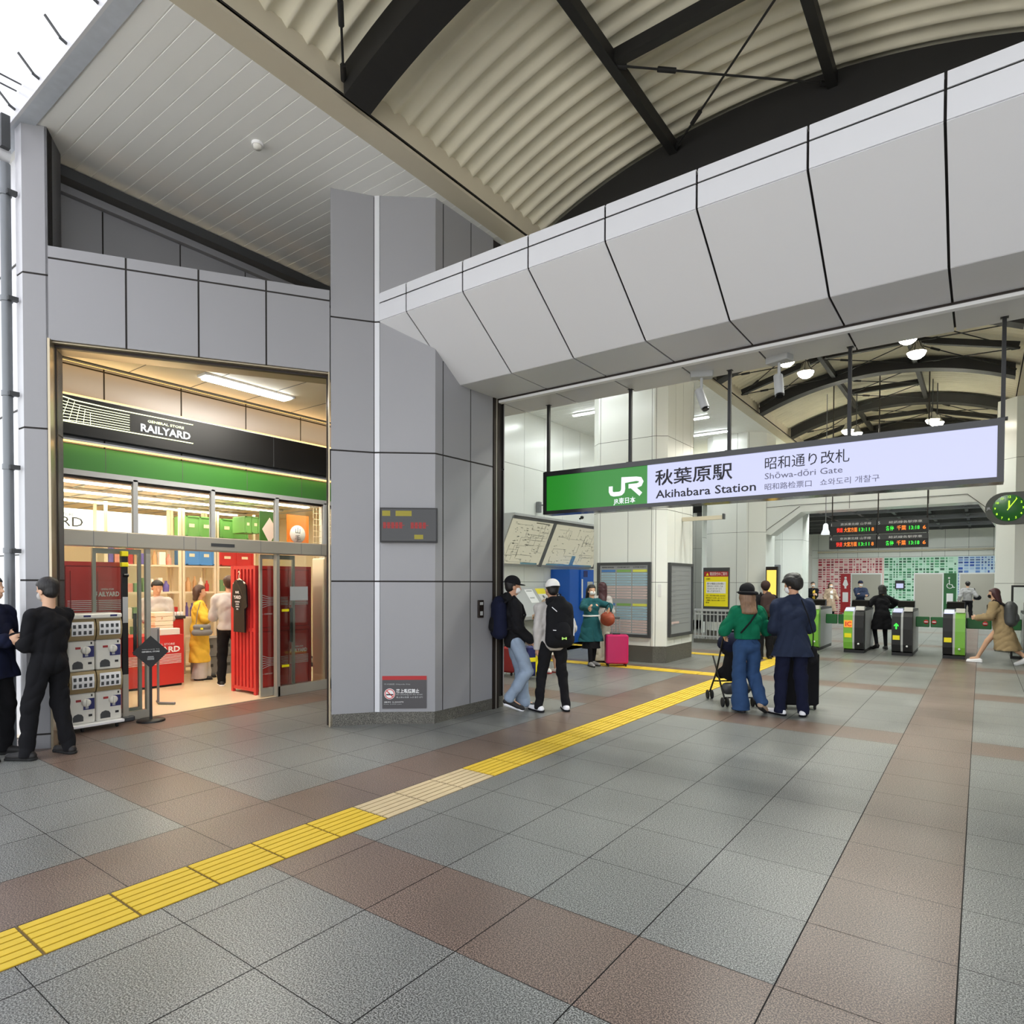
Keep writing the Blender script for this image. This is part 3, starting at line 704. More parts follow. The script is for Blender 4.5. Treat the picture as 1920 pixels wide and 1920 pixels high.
# sliding door leaves, parked open
for (y0, y1, xx, nm) in ((5.06, 5.62, XG - 0.07, 'beside the right red container'), (2.98, 3.50, XG - 0.07, 'in front of the left red container, behind the black poster stand')):
    t = thing('sliding_door', 'glass sliding door leaf with steel frame parked ' + nm, 'door', (xx, y0, 0))
    m = MB(); w = y1 - y0
    m.box(-0.018, 0.018, 0, 0.035, 0.012, 2.01); m.box(-0.018, 0.018, w - 0.035, w, 0.012, 2.01); m.box(-0.018, 0.018, 0.035, w - 0.035, 0.012, 0.13); m.box(-0.018, 0.018, 0.035, w - 0.035, 1.95, 2.01)
    m.build('frame', 'steel', t)
    m = MB(); m.box(-0.004, 0.004, 0.035, w - 0.035, 0.13, 1.95); m.build('pane', 'glass', t)
    m = MB(); m.bbox(0.019, 0.04, w - 0.09 if y0 > 5 else w - 0.1, w - 0.05 if y0 > 5 else w - 0.06, 0.75, 1.25, 0.008); m.build('handle', 'grey_dark', t)
tag(MB().box(XG + 0.005, XG + 0.007, 5.50, 5.80, 1.36, 1.56).build('notice', ['grey_light']), 'grey printed notice stuck on the glass beside the red container', 'notice')
for z, nm in ((1.22, 'upper'), (0.42, 'lower')):
    tag(MB().bbox(XG + 0.005, XG + 0.009, 5.36, 5.48, z - 0.018, z + 0.018, 0.001).build('sticker', ['yellow']), '%s yellow warning sticker on the fixed shop glass' % nm, 'sticker')
# ---------------------------------------------------------------- shop interior shell
m = MB(); m.box(-15, XG - 0.1, 2.5, 8.6, 3.05, 3.12, 0)
for k in range(14): m.box(-15, XG - .1, 2.6 + 0.4 * k, 2.62 + 0.4 * k, 3.035, 3.05, 1)
struct(m.build('ceiling_shop', ['cream', 'grey_light']))
m = MB(); m.box(-15.1, -15, 2.5, 8.6, 0, 3.1); m.box(-15, XG, 8.6, 8.7, 0, 3.1); m.box(-15, XG - .15, 2.49, 2.5, 0, 3.1); struct(m.build('wall_shop_interior', ['cream']))
i = 0
for x in (-8.9, -10.0, -11.1, -12.4):
    strip_lamp('ceiling_light', x - 0.07, x + 0.07, 2.6, 7.4, 3.03, '%s long glaring white strip light under the shop ceiling' % ['first, nearest the glass,', 'second', 'third', 'rearmost'][i], 'lamp_shop', 20, (1, .9, .74), 'strip lights inside the shop'); i += 1
i = 0
for (y,) in ((3.3,), (4.2,), (5.35,), (5.9,)):
    t = thing('spotlight', 'small white track spotlight under the shop ceiling, %s from the left' % ['first', 'second', 'third', 'fourth'][i], 'spotlight', (-8.22, y, 3.05), 0, 'track spotlights inside the shop glass')
    m = MB(); m.tube([(0, 0, 0), (0, 0, -0.12)], 0.012, 8); m.build('stem', 'white', t)
    m = MB(); m.tube([(0.0, 0, -0.10), (-0.04, 0.02, -0.25)], [0.035, 0.05], 14); m.build('lamp_head', 'offwhite', t); i += 1
    l = bpy.data.lights.new('lamp', 'SPOT'); l.energy = 28; l.color = (1, .92, .8); l.spot_size = math.radians(110); l.spot_blend = 0.8; l.shadow_soft_size = 0.05
    o = bpy.data.objects.new('lamp', l); o.location = (-8.24, y + .02, 2.78); o.rotation_euler = (0, math.radians(12), 0); COL.objects.link(o)
# back-lit white wall banner with the shop name
t = thing('shop_banner', 'glowing white wall panel with green shop name high inside the shop', 'sign', (-12.2, 3.2, 2.62))
m = MB(); m.box(-0.03, 0, -0.68, 2.6, -0.20, 0.22); m.build('panel', 'lit_shop', t)
text('RAILYARD', 0.16, 'grey_dark', t, (0.003, -0.12 + 0.12, -0.08), (0, 1, 0), (0, 0, 1), width=1.15)
text('GENERAL STORE', 0.05, 'grey_dark', t, (0.003, 0.52, 0.09), (0, 1, 0), (0, 0, 1), width=0.5)
# ---------------------------------------------------------------- red freight containers used as cabinets
def waves(m, X, y0, y1, z0, mtl, n=6, h=0.022, flare=True):
    for k in range(n):
        z = z0 - k * h
        if flare:
            m.box(X, X + 0.002, y0 + 0.16, y1, z - 0.004, z + 0.004, mtl)
            m.add([(X, y0, z - .004 + (2.5 - k) * 0.02), (X, y0 + .16, z - .004), (X, y0 + .16, z + .004), (X, y0, z + .004 + (2.5 - k) * 0.02),
                   (X + .002, y0, z - .004 + (2.5 - k) * 0.02), (X + .002, y0 + .16, z - .004), (X + .002, y0 + .16, z + .004), (X + .002, y0, z + .004 + (2.5 - k) * 0.02)],
                  [(0, 1, 2, 3), (4, 7, 6, 5), (0, 4, 5, 1), (2, 6, 7, 3)], mtl)
        else: m.box(X, X + 0.002, y0, y1, z - 0.004, z + 0.004, mtl)
def container(label, x0, x1, y0, y1, z1, splits, twotier=True, side_corr=True):
    t = thing('freight_container', label, 'container', ((x0 + x1) / 2, (y0 + y1) / 2, 0.0))
    ox, oy = t.location.x, t.location.y
    a, b, c, d = x0 - ox, x1 - ox, y0 - oy, y1 - oy
    m = MB(); m.box(a, b - 0.02, c + 0.02, d, 0.06, z1 - 0.02, 1)
    for z in ([0.05, z1 - 0.05] + ([z1 / 2 - 0.02] if twotier else [])):
        m.box(a + .004, b - .003, c + .004, d - .004, z, z + 0.05, 0)
    for p in (c, d - 0.04): m.box(b - 0.05, b, p, p + 0.04, 0.0, z1, 0); m.box(a, a + 0.05, p, p + 0.04, 0.0, z1, 0)
    if side_corr:
        n = 6; w = (b - a - 0.1) / n
        for k in range(n):
            xx = a + 0.05 + w * k; m.box(xx, xx + w * 0.5, c, c + 0.03, 0.1, z1 - 0.05, 0)
    m.build('body', ['red', 'red_dark'], t)
    edges = [c + 0.045] + [s - oy for s in splits] + [d - 0.045]
    tiers = [(0.11, z1 / 2 - 0.03), (z1 / 2 + 0.04, z1 - 0.06)] if twotier else [(0.11, z1 - 0.06)]
    for zi, (za, zb) in enumerate(tiers):
        for i in range(len(edges) - 1):
            m = MB(); m.box(b - 0.02, b - 0.004, edges[i] + 0.004, edges[i + 1] - 0.004, za, zb, 0)
            waves(m, b - 0.004, edges[i] + 0.02, edges[i + 1] - 0.01, za + (zb - za) * 0.52, 1, flare=(i == 0 and len(edges) > 2))
            door = m.build('door', ['red', 'white'], t)
            if i == len(edges) - 2:
                w = min(0.42, edges[i + 1] - edges[i] - 0.06)
                text('RAILYARD', 0.055, 'white', door, (b - 0.003, edges[i + 1] - 0.03 - w, za + (zb - za) * 0.58), (0, 1, 0), (0, 0, 1), bold=0.02, width=w)
                text('GENERAL STORE', 0.02, 'white', door, (b - 0.003, edges[i + 1] - 0.03 - w * .78, za + (zb - za) * 0.58 + 0.075), (0, 1, 0), (0, 0, 1), width=w * 0.55)
            if i == 0 and len(edges) > 2:
                text('RYO - CONTAINER', 0.02, 'white', door, (b - 0.003, edges[i] + 0.03, za + (zb - za) * 0.22), (0, 1, 0), (0, 0, 1), width=0.2)
            m = MB(); m.tube([(b + 0.004, edges[i] + 0.05 if i else edges[i] + 0.04, za + 0.05), (b + 0.004, edges[i] + 0.05 if i else edges[i] + 0.04, zb - 0.05)], 0.006, 6); m.build('locking_bar', 'red_dark', t)
    return t
container('tall red freight container cabinet seen through the left shop glass', -9.1, -8.42, 2.52, 3.46, 1.86, [2.82, 3.1])
container('tall red freight container cabinet inside the right end of the shop glass', -8.96, -8.32, 5.12, 6.06, 1.86, [5.47, 5.66])
# t-shirt on a hanger
t = thing('t_shirt', 'black t-shirt with white print hanging on the red container beside the shop door', 't-shirt', (-8.62, 5.06, 1.60))
m = MB()
pts = [(-0.20, -0.02), (-0.11, 0.045), (-0.05, 0.055), (0.0, 0.02), (0.05, 0.055), (0.11, 0.045), (0.20, -0.02), (0.235, -0.33), (0.17, -0.36), (0.16, -0.22), (0.17, -0.70), (-0.17, -0.70), (-0.16, -0.22), (-0.17, -0.36), (-0.235, -0.33)]
bm_ = [(p[0] * 0.85, -0.022 - 0.012 * math.cos(p[0] * 14), p[1]) for p in pts]; bk = [(p[0] * 0.85, 0.012, p[1]) for p in pts]
n_ = len(pts); m.add(bm_ + bk, [tuple(range(n_)), tuple(reversed(range(n_, 2 * n_)))] + [(i, (i + 1) % n_, n_ + (i + 1) % n_, n_ + i) for i in range(n_)], 0)
m.build('cloth', 'black', t)
text('RAIL', 0.035, 'white', t, (0, -0.037, -0.14), (1, 0, 0), (0, 0, 1), align='CENTER'); text('YARD', 0.05, 'white', t, (0, -0.037, -0.22), (1, 0, 0), (0, 0, 1), align='CENTER')
for k in range(4): text(['GENERAL', 'STORE', 'TOKYO', '2021'][k], 0.02, 'white', t, (0, -0.037, -0.27 - 0.035 * k), (1, 0, 0), (0, 0, 1), align='CENTER')
m = MB(); m.tube([(0, -0.01, 0.05), (0, -0.01, 0.12), (0.02, -0.01, 0.15), (0.0, -0.01, 0.18), (-0.02, -0.01, 0.16)], 0.006, 8); m.tube([(-0.15, -0.005, 0.0), (0, -0.005, 0.07), (0.15, -0.005, 0.0)], 0.012, 8)
m.build('hanger', 'cream', t)
# ---------------------------------------------------------------- counter block with shop name
t = thing('counter', 'low red counter block with white shop name and stripes inside the shop', 'counter', (-10.35, 4.55, 0))
m = MB(); m.box(-0.3, 0.28, -0.62, 0.42, 0.04, 0.80); m.box(-0.28, 0.25, -0.6, 0.4, 0, 0.04, 1); waves(m, 0.281, -0.56, 0.38, 0.5, 2, n=7, flare=False); m.build('cabinet', ['red', 'black', 'white'], t)
text('RAILYARD', 0.085, 'white', t, (0.284, -0.26, 0.54), (0, 1, 0), (0, 0, 1), bold=0.03, width=0.62); text('GENERAL STORE', 0.03, 'white', t, (0.284, -0.12, 0.65), (0, 1, 0), (0, 0, 1), width=0.4)
# packages stacked on the counter
for k in range(5):
    tag(MB().bbox(-10.6, -10.25, 4.62 + 0.01 * (k % 2), 4.90, 0.801 + 0.07 * k, 0.866 + 0.07 * k, 0.01).build('gift_box', ['cream']), '%s flat cream gift box of the stack on the red counter' % ['lowest', 'second lowest', 'middle', 'second highest', 'topmost'][k], 'box', 'gift boxes on the counter')
tag(MB().bbox(-10.2, -10.08, 4.62, 4.92, 0.801, 0.90, 0.01).build('price_card', ['offwhite']), 'small white price card in front of the gift boxes', 'card')
# ---------------------------------------------------------------- white steel shelving with boxes
def shelf_unit(label, x, y0, y1, zs, depth=0.45):
    t = thing('shelf_rack', label, 'shelf', (x, (y0 + y1) / 2, 0), 0, 'white shelving along the shop wall')
    w = (y1 - y0) / 2
    m = MB()
    for yy in (-w, w - 0.04):
        for xx in (-depth, -0.04): m.box(xx, xx + 0.04, yy, yy + 0.04, 0, 2.9)
    m.build('frame', 'cream', t)
    for z in zs: MB().box(-depth + .004, -.004, -w + .004, w - .004, z, z + 0.03).build('shelf', 'cream', t)
    return t
ZS = (0.12, 0.62, 0.98, 1.42, 1.88, 2.36)
shelf_unit('white shelf rack, leftmost of the back row behind the clerk', -11.2, 4.3, 5.5, ZS)
shelf_unit('white shelf rack in the middle of the back row, blue crate on top', -11.2, 5.52, 6.12, ZS)
shelf_unit('white shelf rack, rightmost of the back row, red crate on top', -11.2, 6.14, 6.9, ZS)
def crate(label, x, y0, y1, z0, z1, mt, grp, hole='cream', side='x'):
    t = thing('crate', label, 'crate', (x, (y0 + y1) / 2, z0), 0, grp); w = (y1 - y0) / 2; h = z1 - z0
    m = MB(); m.bbox(-0.4, 0, -w, w, 0, h, 0.015, 0)
    for q in (-w + .01, -0.015, w - .04): m.box(0.0, 0.012, q, q + 0.03, 0.0, h, 0)
    m.box(0, 0.012, -w, w, 0, 0.02, 0); m.box(0, 0.012, -w, w, h - 0.02, h, 0)
    for q in (-w * 0.55, w * 0.45): m.box(0.0, 0.003, q - w * .18, q + w * .18, h * 0.45, h * 0.62, 1)
    m.build('box', [mt, hole], t); return t
mat('crate_blue', (84, 144, 206), 0.5); mat('crate_green', (112, 170, 88), 0.5)
crate('bright blue folding crate on the upper shelf of the shop', -11.19, 5.56, 6.08, 1.92, 2.24, 'crate_blue', 'coloured crates on the shop shelves')
crate('bright red folding crate beside the blue one on the upper shelf', -11.19, 6.18, 6.86, 1.92, 2.20, 'red', 'coloured crates on the shop shelves')
k = 0
for (y0, y1) in ((5.56, 6.08), (6.2, 6.75)):
    crate('long green crate on the top shelf, %s' % ['above the blue crate', 'above the red crate'][k], -11.19, y0, y1, 2.42, 2.78, 'crate_green', 'coloured crates on the shop shelves'); k += 1
crate('ribbed green crate on the top shelf, next to the green poster', -10.6, 6.32, 6.62, 2.50, 2.80, 'crate_green', 'coloured crates on the shop shelves')
# grey crates stacked under the back row
k = 0
for (yy, zz) in ((5.60, 0.0), (6.25, 0.0), (6.9, 0.0), (5.60, 0.33), (6.25, 0.33), (6.9, 0.33)):
    nm = ['lower left', 'lower middle', 'lower right', 'upper left', 'upper middle', 'upper right'][k]
    crate('%s grey plastic crate in the stack under the shelves' % nm, -10.72, yy, yy + 0.62, zz, zz + 0.32, 'grey', 'grey crates on the shop floor', 'grey_dark'); k += 1
# small goods on the shelves
mat('goods_white', (238, 232, 220), 0.5); mat('goods_tan', (206, 160, 110), 0.5); mat('goods_violet', (110, 96, 170), 0.5); mat('goods_pink', (226, 150, 130), 0.5); mat('goods_green', (120, 160, 110), 0.5)
GM = ['goods_white', 'goods_tan', 'goods_violet', 'goods_pink', 'goods_green', 'goods_white', 'red']
GN = {'goods_white': 'white', 'goods_tan': 'tan', 'goods_violet': 'violet', 'goods_pink': 'pink', 'goods_green': 'green', 'red': 'red'}
rg = random.Random(3)
ZN = {0.62: 'knee-high', 0.98: 'waist-high', 1.42: 'eye-level', 1.88: 'upper', 2.36: 'top'}
for (ya, yb, un, zl) in ((4.36, 5.44, 'leftmost', (0.62, 0.98, 1.42, 1.88)), (5.58, 6.06, 'middle', (0.98, 1.42)), (6.2, 6.84, 'rightmost', (0.98, 1.42))):
    for z in zl:
        y = ya; n = 0
        while y < yb - 0.1:
            w = rg.uniform(0.07, 0.13); h = rg.uniform(0.14, 0.30); g = rg.choice(GM)
            kind = 'bottle' if rg.random() < 0.35 else 'package'
            n += 1; lb = 'small %s %s, number %s from the left on the %s shelf of the %s rack' % (GN[g], kind, ['one', 'two', 'three', 'four', 'five', 'six', 'seven', 'eight', 'nine', 'ten', 'eleven', 'twelve', 'thirteen', 'fourteen'][n - 1], ZN[z], un)
            gp = '%s goods on the %s shelf of the %s rack' % (GN[g] + ' ' + kind, ZN[z], un)
            m = MB()
            if kind == 'bottle': m.lathe([(w * .38, 0), (w * .4, h * .6), (w * .16, h * .8), (w * .16, h)], (0, 0, 0), 12)
            else: m.bbox(-0.05, 0.05, -w * .46, w * .46, 0, h, 0.006)
            tag(m.build(kind, g, loc=(-11.27, y + w / 2, z + 0.031)), lb, kind, gp); y += w + 0.012
# poster stand items high on the right: green and orange hanging banners
t = thing('hanging_banner', 'green hanging banner with a white diamond above the shop door', 'banner', (-9.6, 6.15, 2.5))
m = MB(); m.box(-0.008, 0.008, -0.16, 0.20, -0.28, 0.3); m.build('cloth', 'green_sign', t)
m = MB(); m.add([(0.01, 0.02, -0.24), (0.01, 0.16, 0.0), (0.01, 0.02, 0.2), (0.01, -0.12, 0.0), (0.012, 0.02, -0.24), (0.012, 0.16, 0.0), (0.012, 0.02, 0.2), (0.012, -0.12, 0.0)], [(0, 1, 2, 3), (4, 5, 6, 7), (0, 1, 5, 4), (1, 2, 6, 5)]); m.build('diamond', 'white', t)
mat('orange', (236, 130, 40), 0.5)
t = thing('hanging_banner', 'orange hanging banner with a white round badge and two characters', 'banner', (-9.3, 6.50, 2.45))
m = MB(); m.box(-0.008, 0.008, -0.2, 0.22, -0.26, 0.30); m.build('cloth', 'orange', t)
m = MB(); m.lathe([(0.0, 0.0), (0.15, 0.001), (0.15, 0.003), (0, 0.004)], (0.009, 0, -0.02), 28, 0, 'x'); m.build('badge', 'white', t)
text('山', 0.08, 'ink', t, (0.015, 0, 0.0), (0, 1, 0), (0, 0, 1), align='CENTER'); text('手', 0.08, 'ink', t, (0.015, 0, -0.13), (0, 1, 0), (0, 0, 1), align='CENTER')
# wire grid panel at the right end of the shop
m = MB()
for k in range(9): m.tube([(-9.2, 6.75 + 0.06 * k, 0.1), (-9.2, 6.75 + 0.06 * k, 2.9)], 0.004, 6)
for k in range(28): m.tube([(-9.2, 6.75, 0.1 + 0.1 * k), (-9.2, 7.23, 0.1 + 0.1 * k)], 0.004, 6)
tag(m.build('wire_grid', ['cream']), 'white wire grid panel standing at the right end of the shop', 'display grid')
tag(MB().bbox(-8.6, -8.3, 6.28, 6.40, 0.0, 2.0, 0.02).build('door_post', ['cream']), 'cream square post just inside the right end of the shop glass', 'post')
# wooden panel table leaning and display ledge
tag(MB().bbox(-11.18, -10.86, 5.08, 5.40, 1.0, 1.05, 0.01).build('display_tray', ['grey_dark']), 'grey tray of white jars behind the yellow coat', 'tray')
for k in range(5):
    tag(MB().lathe([(0.025, 0), (0.025, 0.05), (0.02, 0.065), (0.0, 0.066)], (-10.92, 5.12 + 0.06 * k, 1.051), 12).build('jar', ['white']), 'small white jar, %s from the left in the row on the grey tray' % ['first', 'second', 'third', 'fourth', 'fifth'][k], 'jar', 'white jars on the tray')
tag(MB().bbox(-11.16, -10.88, 5.10, 5.38, 0.0, 1.0, 0.02).build('pedestal', ['red']), 'red pedestal under the grey jar tray', 'pedestal')
# ================================================================ in front of the shop
# capsule toy machines on a wheeled base, facing +x
mat('gacha_white', (224, 222, 212), 0.35); mat('gacha_panel', (30, 34, 96), 0.4); mat('gacha_amber', (150, 132, 96), 0.3)
def gacha(label, first=[None]):
    t = thing('capsule_machine', label, 'capsule machine', (0, 0, 0), 0, 'white capsule machines in front of the shop')
    m = MB(); m.bbox(-0.16, 0.14, -0.128, 0.128, 0.0, 0.34, 0.02); m.build('body', 'gacha_white', t)
    m = MB(); m.ext([(-0.16, 0.345), (0.14, 0.345), (0.165, 0.40), (0.175, 0.47), (0.165, 0.54), (0.14, 0.585), (-0.16, 0.585)], 'y', -0.126, 0.126); m.build('capsule_window', 'gacha_amber', t)
    m = MB(); m.add([(0.170, -0.105, 0.40), (0.170, 0.105, 0.40), (0.180, 0.105, 0.47), (0.180, -0.105, 0.47), (0.170, 0.105, 0.555), (0.170, -0.105, 0.555),
                     (0.174, -0.105, 0.40), (0.174, 0.105, 0.40), (0.184, 0.105, 0.47), (0.184, -0.105, 0.47), (0.174, 0.105, 0.555), (0.174, -0.105, 0.555)],
                    [(6, 7, 8, 9), (9, 8, 10, 11), (0, 1, 7, 6), (5, 4, 10, 11), (0, 6, 9, 3), (1, 7, 8, 2), (3, 9, 11, 5), (2, 8, 10, 4)], 0)
    for r in range(2):
        for c in range(4): y = -0.08 + 0.05 * c; z = 0.415 + 0.07 * r; m.box(0.176 if r else 0.174, 0.187 if r else 0.184, y - .013, y + .013, z, z + 0.04, 1)
    m.build('display_card', ['white', 'grey_dark'], t)
    m = MB(); m.lathe([(0.042, 0.0), (0.045, 0.02), (0.03, 0.03), (0.0, 0.032)], (0.14, 0.035, 0.235), 22, 0, 'x'); m.box(0.165, 0.185, 0.028, 0.042, 0.2, 0.27, 0); m.build('crank_knob', 'gacha_white', t)
    m = MB(); m.box(0.14, 0.144, 0.04, 0.118, 0.17, 0.28, 0); m.box(0.14, 0.144, 0.01, 0.118, 0.155, 0.20, 0); m.box(0.144, 0.145, 0.03, 0.06, 0.165, 0.19, 1); m.build('instruction_panel', ['gacha_panel', 'grey_light'], t)
    m = MB(); pts = [(-0.09, 0.03), (0.01, 0.03), (0.01, 0.08), (-0.005, 0.105), (-0.04, 0.118), (-0.075, 0.105), (-0.09, 0.08)]
    m.ext([(0, 0)] and [(y, z) for y, z in pts], 'x', 0.139, 0.143); m.build('capsule_outlet', 'grey_dark', t)
    m = MB(); m.box(0.14, 0.143, -0.06, -0.01, 0.25, 0.275); m.build('coin_slot', 'red_dark', t)
    m = MB(); m.box(0.14, 0.143, 0.06, 0.095, 0.075, 0.1); m.box(0.14, 0.143, 0.085, 0.1, 0.30, 0.325); m.build('coin_return', 'black', t)
    return t
base_y = [2.62, 2.885, 3.15]; xg = -7.93; yaw_g = 0.0
g0_ = gacha('x'); first = True
NMR = ['leftmost column', 'middle column', 'rightmost column']
for r, rn in ((0, 'lower'), (1, 'upper')):
    for c in range(3):
        lb = 'white capsule machine, %s row, %s of the stack' % (rn, NMR[c])
        o = g0_ if first else copy_thing(g0_, (0, 0, 0), 0, lb)
        o.scale = (1, 1, 0.965); o.location = (xg, base_y[c] - 0.13, 0.0885 + 0.5685 * r); o['label'] = lb; first = False
t = thing('machine_trolley', 'low white wheeled base under the capsule machines', 'trolley', (xg, 2.755, 0))
m = MB(); m.bbox(-0.18, 0.20, -0.41, 0.40, 0.055, 0.088, 0.01); m.build('deck', 'white', t)
for a in (-0.12, 0.14):
    for b in (-0.34, 0.0, 0.34):
        m = MB(); m.lathe([(0.022, -0.01), (0.025, 0), (0.022, 0.01)], (a, b, 0.025), 14, 0, 'y'); m.box(a - .01, a + .01, b - .015, b + .015, 0.03, 0.056, 0); m.build('caster', 'rubber', t)
t = thing('lid_tray', 'white lid tray lying on top of the upper capsule machines', 'lid', (xg, 2.755, 1.2235))
m = MB(); m.bbox(-0.17, 0.17, -0.405, 0.395, 0.0, 0.055, 0.02); m.build('tray', 'gacha_white', t)
m = MB()
for k in range(3): m.box(0.17, 0.172, -0.25 + 0.26 * k, -0.18 + 0.26 * k, 0.02, 0.04)
m.build('badge', 'gacha_panel', t)
# diamond sign stand
t = thing('sign_stand', 'black diamond shaped sign on a round-based pole in front of the shop', 'sign stand', (-7.79, 3.46, 0))
m = MB(); m.lathe([(0.15, 0), (0.15, 0.012), (0.14, 0.022), (0.0, 0.024)], (0, 0, 0), 36); m.build('base', 'black', t)
m = MB(); m.box(-0.018, 0.018, -0.014, 0.014, 0.023, 0.70); m.build('pole', 'black', t)
m = MB(); R_ = 0.185
v = [(0.02, 0, 0.62), (0.02, R_, 0.81), (0.02, 0, 1.0), (0.02, -R_, 0.81)]
m.add(v + [(p[0] + 0.012, p[1], p[2]) for p in v], [(0, 3, 2, 1), (4, 5, 6, 7), (0, 1, 5, 4), (1, 2, 6, 5), (2, 3, 7, 6), (3, 0, 4, 7)]); m.xf(Matrix.Identity(4)); pl_ = m.build('plate', 'black', t)
text('WELCOME TO', 0.012, 'grey_light', pl_, (0.034, -0.09, 0.835), (0, 1, 0), (0, 0, 1), width=0.18); text('GENERAL STORE', 0.014, 'white', pl_, (0.034, -0.09, 0.808), (0, 1, 0), (0, 0, 1), bold=0.02, width=0.18)
m = MB(); m.box(0.032, 0.034, -0.035, 0.035, 0.72, 0.728); m.box(0.032, 0.034, -0.035, 0.035, 0.735, 0.743); m.box(0.032, 0.034, -0.03, 0.03, 0.75, 0.76); m.build('emblem', 'grey_light', pl_)
t.rotation_euler = (0, 0, -0.35)
# tall hand sanitiser / thermometer stand behind it
t = thing('sensor_stand', 'tall slim stand with black and yellow post and white card by the shop door', 'stand', (-8.00, 3.27, 0))
m = MB(); m.bbox(-0.04, 0.05, -0.09, 0.09, 0, 0.06, 0.02); m.build('base', 'grey_dark', t)
m = MB(); m.box(-0.02, 0.02, -0.03, 0.03, 0.06, 0.55, 1); m.box(-0.02, 0.02, -0.03, 0.03, 0.55, 1.92, 0); m.build('post', ['black', 'steel'], t)
m = MB(); m.box(0.021, 0.024, -0.028, 0.028, 1.15, 1.45); m.build('card', 'grey_light', t)
for za, zb in ((1.80, 1.85), (1.92, 1.98)): MB().bbox(-0.028, 0.028, -0.038, 0.038, za, zb, 0.01, 0).build('collar', 'yellow', t)
m = MB(); m.tube([(0.03, -0.02, 1.70), (0.03, 0.03, 1.70)], 0.02, 10); m.build('sensor', 'black_gloss', t)
# small post with foot bar inside the door
t = thing('barrier_stand', 'thin grey T-foot stand just inside the open shop door', 'stand', (-8.75, 3.98, 0))
m = MB(); m.tube([(0, 0, 0.02), (0, 0, 1.0)], 0.016, 10); m.build('post', 'grey', t)
m = MB(); m.tube([(-0.16, 0.06, 0.02), (0.02, 0.0, 0.02), (0.2, 0.12, 0.02)], 0.018, 10); m.build('foot', 'grey', t)
m = MB(); m.box(-0.01, 0.01, -0.12, 0.02, 0.62, 1.02); m.build('board', 'grey_light', t)
# security shutter button box on the pillar
t = thing('switch_box', 'small black key switch box on the side of the big pillar', 'switch', (-5.04, 6.16, 1.30))
m = MB(); m.bbox(0.0, 0.025, -0.05, 0.05, -0.11, 0.11, 0.006); m.build('case', 'frame_dark', t)
m = MB(); m.box(0.025, 0.027, -0.03, 0.03, 0.05, 0.085); m.box(0.025, 0.027, -0.025, 0.025, -0.08, -0.03); m.build('plates', 'grey_light', t)
# LED text display on the chamfered pillar face
dD = (P2 - P1b).normalized(); dN = Vector((dD.y, -dD.x))
def chamf(u, z, o=0.0):
    p = P1b + dD * u + dN * o; return (p.x, p.y, z)
def cbox(m, u0, u1, z0, z1, o0, o1, mi=0):
    m.add([chamf(u0, z0, o0), chamf(u1, z0, o0), chamf(u1, z1, o0), chamf(u0, z1, o0), chamf(u0, z0, o1), chamf(u1, z0, o1), chamf(u1, z1, o1), chamf(u0, z1, o1)],
          [(0, 3, 2, 1), (4, 5, 6, 7), (0, 1, 5, 4), (1, 2, 6, 5), (2, 3, 7, 6), (3, 0, 4, 7)], mi)
t = thing('led_display', 'black LED display with dim red and yellow text on the big pillar', 'display', chamf(0.36, 2.28))
def tl(o): return L2(o, t)
m = MB(); cbox(m, 0.015, 0.66, 2.085, 2.475, 0.0, 0.07); tl(m.build('housing', 'black', t))
m = MB(); cbox(m, 0.03, 0.645, 2.10, 2.46, 0.07, 0.074); tl(m.build('screen', 'black_gloss', t))
mat('led_yellow_dim', (150, 140, 40), 0.6, emit=0.5); mat('led_red_dim', (150, 40, 40), 0.6, emit=0.5)
for a, b, z0, z1 in ((0.04, 0.13, 2.38, 2.44), (0.19, 0.37, 2.38, 2.44), (0.40, 0.50, 2.12, 2.17)):
    m = MB(); cbox(m, a, b, z0, z1, 0.074, 0.076); tl(m.build('yellow_text', 'led_yellow_dim', t))
for a, b in ((0.05, 0.29), (0.36, 0.56)):
    m = MB(); k = a; cbox(m, a, b, 2.272, 2.278, 0.074, 0.0755)
    while k < b - .03: cbox(m, k, k + 0.035, 2.24, 2.31, 0.074, 0.076); k += 0.045
    tl(m.build('red_text', 'led_red_dim', t))
# no smoking placard
mat('placard_grey', (74, 72, 74), 0.4); mat('placard_red', (170, 36, 40), 0.4)
t = thing('no_smoking_placard', 'dark grey no smoking placard with red top low on the big pillar', 'sign', chamf(0.3, 0.19))
m = MB(); cbox(m, 0.03, 0.535, 0.18, 0.51, 0.001, 0.008, 0); cbox(m, 0.03, 0.535, 0.51, 0.555, 0.001, 0.008, 1); tl(m.build('plate', ['placard_grey', 'placard_red'], t))
def cring(m, u, z, r0, r1, o0, o1, seg=28, mi=0):
    vs = []; 
    for o in (o0, o1):
        for r in (r0, r1):
            for k in range(seg): a = 2 * math.pi * k / seg; vs.append(chamf(u + r * math.cos(a), z + r * math.sin(a), o))
    fs = []
    for k in range(seg):
        k2 = (k + 1) % seg
        fs += [(2 * seg + k, 2 * seg + k2, 3 * seg + k2, 3 * seg + k), (k, seg + k, seg + k2, k2), (seg + k, 3 * seg + k, 3 * seg + k2, seg + k2), (k, k2, 2 * seg + k2, 2 * seg + k)]
    m.add(vs, fs, mi)
m = MB(); cring(m, 0.115, 0.35, 0.0005, 0.062, 0.008, 0.010, 28, 0); cring(m, 0.115, 0.35, 0.047, 0.056, 0.010, 0.0125, 28, 1); cbox(m, 0.075, 0.155, 0.335, 0.349, 0.010, 0.012, 2)
